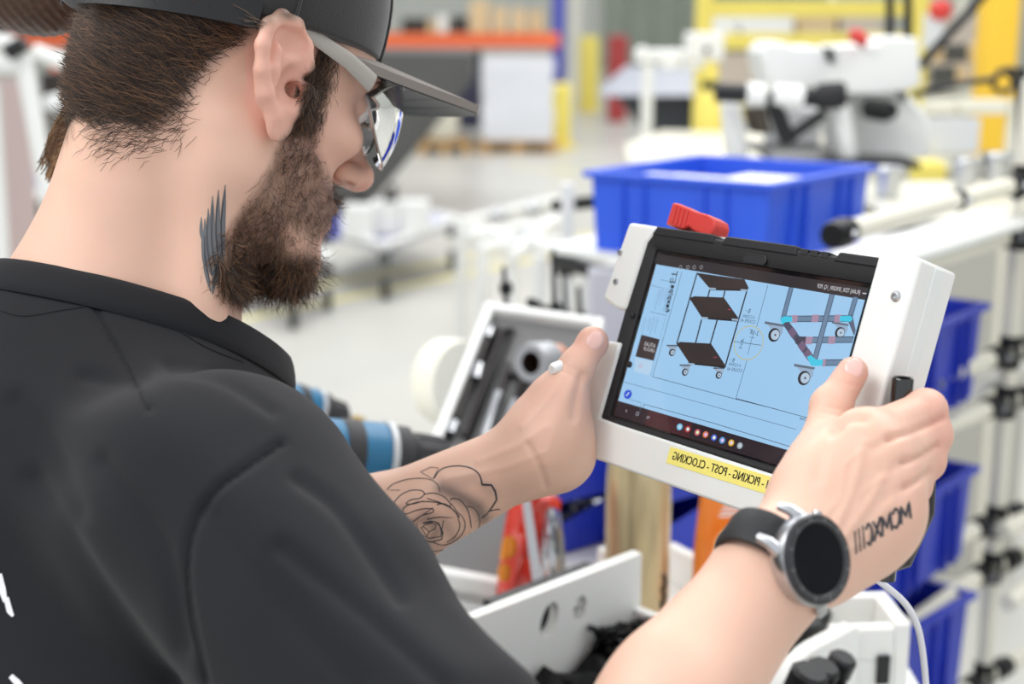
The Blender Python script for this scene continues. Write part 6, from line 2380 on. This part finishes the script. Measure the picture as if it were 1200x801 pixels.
o = MB().box((xa_ + 0.05, YK - 1.35, 0.132), (xb_ - 0.1, YK - 0.7, 0.55)).build('beige_sack', mat('beige_sack', srgb(206, 202, 186), 0.8), None, 0.08)
tag(o, 'beige sack on the low pallet behind the brim', 'sack')
# yellow guards
yg = thing('upright_guard', 'yellow column guard at the foot of the blue upright', 'guard', (at(656, 158, YK - 0.5)[0], YK - 0.5, 0))
gx0 = yg.location[0]
gz_ = at(656, 97, YK - 0.5)[2]
MB().prism([(gx0 - 0.10, YK - 0.62), (gx0 + 0.12, YK - 0.62), (gx0 + 0.12, YK - 0.4), (gx0 - 0.10, YK - 0.4)], 0, gz_).build('shield', M_YELP, yg, 0.04)
MB().box((gx0 - 0.14, YK - 0.68, 0), (gx0 + 0.18, YK - 0.36, 0.02)).build('foot_plate', M_YELP, yg)
by = ony(690, 97, 22)
bo = thing('bollard', 'yellow bollard farther off, between blue upright and red sign', 'bollard', (by[0], 22, 0))
MB().lathe([(0.15, 0), (0.15, ony(690, 42, 22)[2] - 0.05), (0.12, ony(690, 42, 22)[2]), (0, ony(690, 42, 22)[2])], (by[0], 22, 0), n=20).build('post', M_YELP, bo)
MB().lathe([(0.2, 0), (0.2, 0.02)], (by[0], 22, 0), n=20).build('base_plate', M_YELP, bo)
o = MB().box((ony(668, 60, 24)[0], 24, 0), (ony(682, 60, 24)[0], 24.3, 4)).build('column', mat('cream_column', srgb(226, 224, 214), 0.6), None)
tag(o, 'cream building column right of the blue upright', 'column')
ra = ony(713, 92, 20)
rb_ = ony(736, 42, 20)
o = MB().box((ra[0], 20, 0), (rb_[0], 20.3, rb_[2])).build('red_cabinet', mat('dark_red_paint', srgb(170, 62, 62), 0.5), None, 0.02)
tag(o, 'dark red cabinet at the end of the aisle', 'cabinet')
# long grey machine bed
mb_ = thing('machine_bed', 'long grey machine bed with dark underside, beyond the blue crate', 'machine', onz(770, 250, 0))
ga, gb_ = ony(712, 92, 9), ony(830, 92, 9)
V = [ony(708, 112, 9.0), ony(830, 112, 9.0), ony(830, 82, 9.6), ony(742, 82, 9.6)]
zt4 = V[2][2]
MB().add([tuple(v) for v in V] + [(v[0], v[1] + 0.6, v[2]) for v in V], [(0, 1, 2, 3), (7, 6, 5, 4), (0, 4, 5, 1), (1, 5, 6, 2), (2, 6, 7, 3), (3, 7, 4, 0)]).build('sloped_cover', mat('slate_grey', srgb(150, 154, 164), 0.45), mb_)
V = [ony(724, 112, 9.1), ony(830, 112, 9.1), ony(830, 168, 9.1), ony(768, 168, 9.1)]
MB().add([tuple(v) for v in V] + [(v[0], v[1] + 0.9, v[2]) for v in V], [(3, 2, 1, 0), (4, 5, 6, 7), (0, 1, 5, 4), (1, 2, 6, 5), (2, 3, 7, 6), (3, 0, 4, 7)]).build('dark_base', mat('dark_slate', srgb(52, 56, 62), 0.6), mb_)
for x_ in (V[3][0] + 0.1, V[2][0] - 0.1):
    MB().box((x_, 9.2, 0), (x_ + 0.1, 9.3, V[3][2])).build('leg', M_GRY, mb_)
# white post with top rail (gate of the next bench)
Yw = 5.4
gt = thing('white_gantry', 'white post with white clamps on top, left of the yellow fence', 'stand', (ony(758, 120, Yw)[0], Yw, 0))
xx = ony(758, 120, Yw)[0]
MB().box((xx - 0.020, Yw - 0.02, 0), (xx + 0.020, Yw + 0.02, ony(758, 72, Yw)[2])).build('post', M_WHITE, gt, 0.004)
z1_ = ony(758, 64, Yw)[2]
MB().box((xx - 0.05, Yw - 0.03, z1_ - 0.03), (ony(815, 64, Yw)[0], Yw + 0.03, z1_ + 0.02)).build('top_rail', M_WHITE, gt, 0.012)
MB().lathe([(0.026, -0.04), (0.03, -0.03), (0.03, 0.03), (0.026, 0.04), (0, 0.04)], (xx - 0.02, Yw, z1_), (0, 1, 0), 18).build('clamp', M_WHITE, gt)
for px in (772, 800):
    MB().box((ony(px, 62, Yw)[0], Yw - 0.05, z1_ - 0.05), (ony(px + 24, 62, Yw)[0], Yw + 0.04, z1_ + 0.012)).build('clamp', M_WHITE, gt, 0.006)
MB().box((ony(803, 60, Yw)[0], Yw - 0.06, z1_ - 0.02), (ony(846, 60, Yw)[0], Yw + 0.06, ony(803, 38, Yw)[2])).build('clamp_head', M_WHITE, gt, 0.008)
MB().lathe([(0.012, 0), (0.012, 0.01), (0, 0.01)], (ony(826, 58, Yw)[0], Yw - 0.06, ony(826, 58, Yw)[2]), (0, -1, 0), 12).build('bolt', M_BLACK, gt)
# cream table behind the crate
ztb = 1.18
tb1 = thing('assembly_table', 'cream topped assembly table behind the blue crate', 'table', onz(820, 300, 0))
pq = [onz(735, 186, ztb), onz(732, 168, ztb), onz(775, 152, ztb), onz(1010, 158, ztb), onz(1040, 190, ztb)]
MB().prism([(p[0], p[1]) for p in pq], ztb - 0.04, ztb).build('table_top', M_CREAM, tb1, 0.004)
for p in (pq[0], pq[2], pq[3], pq[4]):
    tubeobj((p[0] * 0.97, p[1] * 0.98 + 0.05, 0), (p[0] * 0.97, p[1] * 0.98 + 0.05, ztb - 0.04), 0.02, M_CREAM, 'leg', tb1)
# yellow safety fence
Yf = 6.5
fn_ = thing('safety_fence', 'yellow safety fence frame behind the white fixture', 'fence', (ony(900, 50, Yf)[0], Yf, 0))
for px in (824, 1075):
    x_ = ony(px, 60, Yf)[0]
    MB().box((x_ - 0.035, Yf - 0.035, 0), (x_ + 0.035, Yf + 0.035, 2.2)).build('post', M_YELP, fn_, 0.004)
for py in (10, 48, 132):
    z_ = ony(900, py, Yf)[2]
    MB().box((ony(824, py, Yf)[0], Yf - 0.025, z_ - 0.035), (ony(1075, py, Yf)[0], Yf + 0.025, z_ + 0.035)).build('rail', M_YELP, fn_, 0.004)
xg = ony(832, 130, 5.2)[0]
fy = thing('yellow_stand', 'pale yellow flared stand with black neck, left of white fixture', 'stand', (xg, 5.2, 0))
zt5, zm5, zb5 = ony(832, 74, 5.2)[2], ony(832, 105, 5.2)[2], ony(832, 175, 5.2)[2]
MB().lathe([(0.065, 0), (0.065, zb5), (0.062, ony(832, 122, 5.2)[2]), (0.03, zm5)], (xg, 5.2, 0), n=18).build('flared_body', M_YELP, fy)
MB().lathe([(0.032, zm5), (0.032, zm5 + 0.03)], (xg, 5.2, 0), n=14).build('black_neck', M_BLACK, fy)
MB().lathe([(0.026, zm5 + 0.03), (0.026, zt5)], (xg, 5.2, 0), n=14).build('upper_tube', M_YELP, fy)
# boxes behind the fence
for n_, (x0, y0, x1, y1, m, lb) in enumerate(((838, 18, 868, 46, M_WHITE, 'white box with dark window beyond the fence'), (870, 16, 935, 46, M_WHITE, 'wide white box beyond the fence'),
                                              (936, 14, 985, 44, M_CARD, 'brown carton beyond the yellow fence'), (985, 4, 1040, 45, mat('taupe', srgb(196, 184, 170), 0.7), 'tall taupe cabinet beyond the fence'),
                                              (845, 62, 890, 100, mat('taupe', srgb(196, 184, 170), 0.7), 'low taupe box beyond the fence'), (1090, 20, 1150, 99, mat('taupe', srgb(196, 184, 170), 0.7), 'grey beige cabinet left of the yellow column'))):
    Yb = 8.5
    a, c = ony(x0, y1, Yb), ony(x1, y0, Yb)
    o = MB().box((a[0], Yb, a[2]), (c[0] - 0.02, Yb + 0.5, c[2])).build('cabinet_box', m, None, 0.01)
    tag(o, lb, 'box', 'boxes beyond the yellow fence')
sh_ = thing('steel_shelf', 'pale steel shelving carrying the boxes beyond the fence', 'shelf', (ony(940, 100, 8.7)[0], 8.7, 0))
xs0, xs1 = ony(834, 60, 8.5)[0], ony(1155, 60, 8.5)[0]
for py in (46.5, 100.5, 113):
    z_ = ony(900, py, 8.5)[2]
    MB().box((xs0, 8.48, z_ - 0.03), (ony(1086, 60, 8.5)[0] if py < 50 else xs1, 9.05, z_)).build('shelf_plate', M_CREAM, sh_)
for x_ in (xs0, (xs0 + xs1) / 2, xs1):
    MB().box((x_ - 0.02, 9.0, 0), (x_ + 0.02, 9.04, 2.4)).build('upright', M_CREAM, sh_)
    MB().box((x_ - 0.02, 8.46, 0), (x_ + 0.02, 8.5, 1.0)).build('upright', M_CREAM, sh_)

# white fixture machine
Ym = 3.1
fx = thing('white_fixture', 'big white moulded fixture with black clamps and red knob, above the blue crate', 'fixture', (ony(985, 120, Ym)[0], Ym, 0))


def slab(pts, y0, th, name, m=M_WHITE, bev=0.012, parent=fx):
    q = [ony(x, y, y0) for x, y in pts]
    n = len(q)
    V = [tuple(p) for p in q] + [(p[0], p[1] + th, p[2]) for p in q]
    return MB().add(V, [tuple(range(n)), tuple(range(2 * n - 1, n - 1, -1))] + [(i, n + i, n + (i + 1) % n, (i + 1) % n) for i in range(n)]).build(name, m, parent, bev)


slab([(890, 62), (900, 50), (925, 50), (930, 55), (966, 55), (972, 76), (978, 76), (980, 54), (1000, 54), (1032, 52), (1034, 44), (1076, 44), (1080, 100), (1060, 108), (1030, 112), (980, 110), (960, 105), (900, 102)], Ym, 0.18, 'upper_casting')
slab([(972, 102), (1062, 106), (1075, 120), (1090, 138), (1092, 186), (1000, 190), (978, 186)], Ym + 0.05, 0.12, 'lower_casting')
slab([(970, 100), (992, 100), (1008, 188), (985, 190)], Ym - 0.06, 0.05, 'leg')
slab([(846, 118), (868, 118), (880, 186), (852, 186)], Ym - 0.02, 0.05, 'leg')
slab([(893, 122), (966, 126), (960, 180), (925, 188), (900, 178)], Ym + 0.28, 0.05, 'rear_panel', mat('pale_grey', srgb(214, 216, 218), 0.5))
bt = M_BLACK
for (xa, ya, xb, yb, r_, m) in ((838, 108, 880, 110, 0.020, bt), (874, 110, 896, 112, 0.024, M_WHITE), (905, 112, 940, 114, 0.024, M_WHITE), (936, 113, 985, 116, 0.020, bt), (902, 108, 924, 168, 0.018, bt),
                                (926, 160, 966, 132, 0.012, bt), (888, 125, 896, 155, 0.012, mat('dark_olive', srgb(70, 62, 52), 0.6))):
    MB().tube([ony(xa, ya, Ym - 0.08), ony(xb, yb, Ym - 0.08)], r_, 14).build('clamp_bar', m, fx)
slab([(872, 126), (898, 126), (906, 158), (880, 156)], Ym + 0.1, 0.04, 'olive_plate', MATS['dark_olive'], 0.003)
MB().lathe([(0.026, -0.03), (0.028, -0.02), (0.028, 0.02), (0.02, 0.03)], ony(975, 112, Ym - 0.09), (1, -0.3, 0.1), 18).build('clamp_boss', bt, fx)
MB().lathe([(0.022, -0.02), (0.024, 0.03), (0.018, 0.05), (0, 0.05)], ony(1026, 128, Ym - 0.02), (0.5, -1, 0), 18).build('latch', bt, fx)
slab([(1020, 116), (1030, 116), (1032, 142), (1022, 140)], Ym + 0.0, 0.03, 'latch_plate', bt, 0.002)
slab([(1054, 108), (1062, 110), (1062, 120), (1056, 118)], Ym - 0.01, 0.03, 'latch_plate', bt, 0.002)
slab([(966, 56), (976, 56), (978, 74), (972, 74)], Ym - 0.012, 0.03, 'rubber_stop', bt, 0.002)
MB().lathe([(0.010, 0), (0.012, 0.012), (0.010, 0.02)], ony(1008, 54, Ym - 0.02), (0.3, 0, 1), 14).build('knob_stem', bt, fx)
MB().tube([ony(996, 40, Ym - 0.02), ony(1004, 42, Ym - 0.02), ony(1014, 50, Ym - 0.02)], [0.012, 0.016, 0.013], 12).build('red_knob', M_RED, fx)
slab([(905, 186), (1080, 190), (1080, 198), (905, 192)], Ym - 0.1, 0.4, 'base_bar', M_JOINT, 0.003)
for px in (1043, 1064):
    MB().tube([ony(px, 50, Ym + 0.2), ony(px, -40, Ym + 0.2)], 0.010, 10).build('guide_rod', bt, fx)
for x_ in (ony(920, 190, Ym)[0], ony(1070, 190, Ym)[0]):
    tubeobj((x_, Ym + 0.1, 0), (x_, Ym + 0.1, ony(1000, 190, Ym)[2]), 0.02, M_CREAM, 'stand_leg', fx)

# yellow column and shelves at the upper right
Yc = 4.6
yc_ = thing('yellow_column', 'broad yellow machine column at the upper right', 'column', (ony(1172, 100, Yc)[0], Yc, 0))
MB().box((ony(1153, 100, Yc)[0], Yc, 0), (ony(1190, 100, Yc)[0], Yc + 0.12, 2.2)).build('post', M_YEL, yc_, 0.005)
MB().box((ony(1150, 180, Yc)[0] - 0.04, Yc - 0.05, 0), (ony(1190, 180, Yc)[0] + 0.04, Yc + 0.17, 0.02)).build('base_plate', M_YEL, yc_)
Ys = 3.9
ws = thing('wall_shelf', 'white shelf boards with grey back in front of the yellow column', 'shelf', (ony(1140, 140, Ys)[0], Ys, 0))
for (x0, y0, x1, y1, m) in ((1085, 118, 1122, 134, M_CREAM), (1123, 117, 1182, 134, M_CREAM), (1086, 138, 1150, 180, mat('pale_grey', srgb(214, 216, 218), 0.5)), (1075, 184, 1190, 200, M_CREAM)):
    a, c = ony(x0, y1, Ys), ony(x1, y0, Ys)
    MB().box((a[0], Ys, a[2]), (c[0], Ys + 0.05, c[2])).build('board', m, ws, 0.004)
a = ony(1080, 200, Ys)
MB().box((a[0], Ys + 0.02, 0), (ony(1230, 200, Ys)[0], Ys + 0.4, a[2])).build('cabinet', mat('grey_beige', srgb(186, 184, 174), 0.6, var=0.1, scale=4), ws, 0.004)
for px in (1088, 1186):
    tubeobj((ony(px, 190, Ys)[0], Ys + 0.03, 0), (ony(px, 190, Ys)[0], Ys + 0.03, ony(px, 118, Ys)[2]), 0.014, M_CREAM, 'leg', ws)
o = MB().box((ony(1057, 190, Ys)[0], Ys - 0.1, ony(1057, 215, Ys)[2]), (ony(1098, 190, Ys)[0], Ys + 0.1, ony(1057, 186, Ys)[2])).build('yellow_bin', M_YELP, None, 0.01)
tag(o, 'pale yellow bin below the white fixture, right of the blue crate', 'bin')
arm = thing('hose_boom', 'black articulated cable arm crossing the yellow column', 'cable arm', P(1180, 95, 3.0))
MB().tube([P(1078, 78, 3.2), P(1100, 52, 3.2), P(1128, 22, 3.2), P(1160, -15, 3.2)], 0.011, 10).build('strut', M_BLACK, arm)
MB().tube(smoothline([P(1070, 112, 3.0), P(1095, 104, 3.0), P(1140, 96, 3.0), P(1165, 92, 3.0), P(1172, 84, 3.0), P(1186, 82, 3.0), P(1202, 88, 3.0)], 5), 0.007, 10).build('hose', M_BLACK, arm)
MB().tube(smoothline([P(1163, 92, 3.0), P(1166, 104, 3.0), P(1180, 107, 3.0), P(1188, 96, 3.0), P(1180, 84, 3.0)], 5), 0.006, 10).build('hose_loop', M_BLACK, arm)
MB().tube([P(1196, 80, 2.9), P(1199, 240, 2.9)], 0.012, 10).build('hanger', M_BLACK, arm)
o = MB().ell(P(1102, 12, 4.2), (0.035, 0.03, 0.032)).build('red_button', M_RED, None)
tag(o, 'round red emergency button high above the cable arm', 'button')
o = MB().box(ony(1092, 34, 4.3) - [0, 0, 0.06], ony(1108, 16, 4.3) + [0, 0.1, 0.0]).build('switch_box', mat('pale_grey', srgb(214, 216, 218), 0.5), None, 0.006)
tag(o, 'pale grey switch box beneath the red button', 'switch box')
# engine-like clutter behind the hoses
rr_ = random.Random(3)
for n_ in range(7):
    px, py = 1098 + (n_ % 4) * 14, 62 + (n_ // 4) * 26
    c_ = P(px, py, 4.9)
    o = MB((c_, np.array([1, 0, 0]), np.array([0, 1, 0]), np.array([0, 0, 1.0]))).lathe([(0.0, -0.03), (0.022, -0.03), (0.026, 0), (0.018, 0.03), (0, 0.034)], n=12).build('cable_spool', M_GRY if n_ % 3 else M_CARD, None)
    tag(o, 'small %s spool hanging left of the yellow column, %s' % ('grey' if n_ % 3 else 'tan', ['top row first', 'top row second', 'top row third', 'top row fourth', 'lower row first', 'lower row second', 'lower row third'][n_]), 'spool', 'spools left of the yellow column')
# steel cups on the shelf right of the crate
for n_, (px, py) in enumerate(((1040, 212), (1132, 203), (1168, 196))):
    c_ = P(px, py, 2.6)
    t = thing('steel_cup', ['shiny steel cup right of the blue crate', 'shiny steel cup above the upper rack rail, middle', 'shiny steel cup above the upper rack rail, nearest the post'][n_], 'cup', c_ - [0, 0, 0.03], 'steel cups beside the crate')
    MB().lathe([(0.0, -0.03), (0.020, -0.03), (0.026, 0.022), (0.028, 0.024), (0.025, 0.022), (0.019, -0.027), (0, -0.027)], c_, n=24).build('cup', M_STEEL, t)
    MB().lathe([(0.028, 0.020), (0.030, 0.022), (0.028, 0.026)], c_, n=24, cap=False).build('rim', M_STEEL, t)
zc_ = P(1040, 212, 2.6)[2] - 0.03
MB().box((P(1020, 215, 2.6)[0], 2.35, zc_ - 0.015), (P(1230, 215, 2.6)[0], 2.85, zc_)).build('cup_shelf', M_CREAM, None, 0.003)
tag(COL.objects[-1], 'cream shelf board carrying the steel cups', 'shelf')

# ------------------------------------------------------------------ left of the person
Yl = 3.6
lf = thing('strip_curtain_stand', 'white pipe frame at the left edge, behind the neck', 'frame', (ony(40, 200, Yl)[0], Yl, 0))
a, c = ony(26, 62, Yl), ony(62, 260, Yl)
MB().tube([a, (c[0], c[1], c[2]), c + (c - a) * 1.2], 0.022, 14).build('slanted_post', M_WHITE, lf)
MB().tube([ony(-40, 72, Yl), ony(30, 76, Yl)], 0.026, 14).build('top_rail', M_WHITE, lf)
MB().tube([ony(-10, 98, Yl), ony(4, 340, Yl), ony(8, 460, Yl)], 0.02, 14).build('post', M_WHITE, lf)
MB().tube([ony(8, 62, Yl - 0.05), ony(30, 50, Yl - 0.05)], 0.020, 12).build('joint', M_BLACK, lf)
MB().tube([ony(-10, 50, Yl), ony(18, 54, Yl)], 0.024, 12).build('upper_rail', M_WHITE, lf)
MB().tube([ony(40, 60, Yl + 0.1), ony(85, 78, Yl + 0.1)], 0.02, 12).build('side_rail', M_WHITE, lf)
M_PNK = mat('pinkish_strip', srgb(196, 176, 172), 0.5)
for i in range(5):
    x_ = ony(-2 + i * 7.5, 150, 4.3)[0]
    o = MB().box((x_, 4.3, 0.0), (x_ + 0.016, 4.31, ony(10, 92, 4.3)[2])).build('hanging_strip', M_PNK, None)
    tag(o, '%s pinkish plastic strip hanging behind the white pipe frame' % ['leftmost', 'second from left', 'middle', 'fourth from left', 'rightmost'][i], 'strip', 'hanging strips behind the pipe frame')
for n_, (x0, y0, x1, y1, Y_, m, lb) in enumerate(((58, 70, 88, 84, 6.0, M_ORB, 'orange bar behind the nape, far left'), (48, 86, 90, 112, 6.2, M_DKB, 'dark box behind the nape'), (50, 112, 92, 130, 5.0, M_WHITE, 'pale box right of the slanted white post'),
                                                  (52, 130.5, 92, 240, 5.0, mat('olive_grey', srgb(120, 116, 108), 0.7), 'olive grey crate beneath the pale box'), (-20, -5, 20, 40, 6.0, M_DKB, 'dark box in the top left corner'),
                                                  (12, 225, 40, 330, 4.6, M_WHITE, 'tall white canister at the left edge by the collar'), (14, 196, 44, 222, 4.7, mat('soft_blue', srgb(150, 160, 200), 0.5), 'pale blue carton above the white canister'),
                                                  (38, 236, 60, 262, 4.6, M_DKB, 'small dark box left of the neck'))):
    a, c = ony(x0, y1, Y_), ony(x1, y0, Y_)
    o = MB().box((a[0], Y_, 0.0 if n_ in (3, 5, 7, 1) else a[2]), (c[0], Y_ + 0.3, c[2])).build('storage_box', m, None, 0.01)
    tag(o, lb, 'box', 'boxes behind the nape')
a = ony(0, 700, 2.2)
lb_ = thing('cream_rail', 'cream rail and post at the lower left corner behind the back', 'rail', (a[0] - 0.05, 2.2, 0))
MB().tube([ony(-60, 768, 2.2), ony(40, 752, 2.2)], 0.016, 12).build('rail', M_CREAM, lb_)
MB().tube([(a[0] - 0.02, 2.2, 0), (a[0] - 0.02, 2.2, a[2] + 0.1)], 0.016, 12).build('post', M_CREAM, lb_)
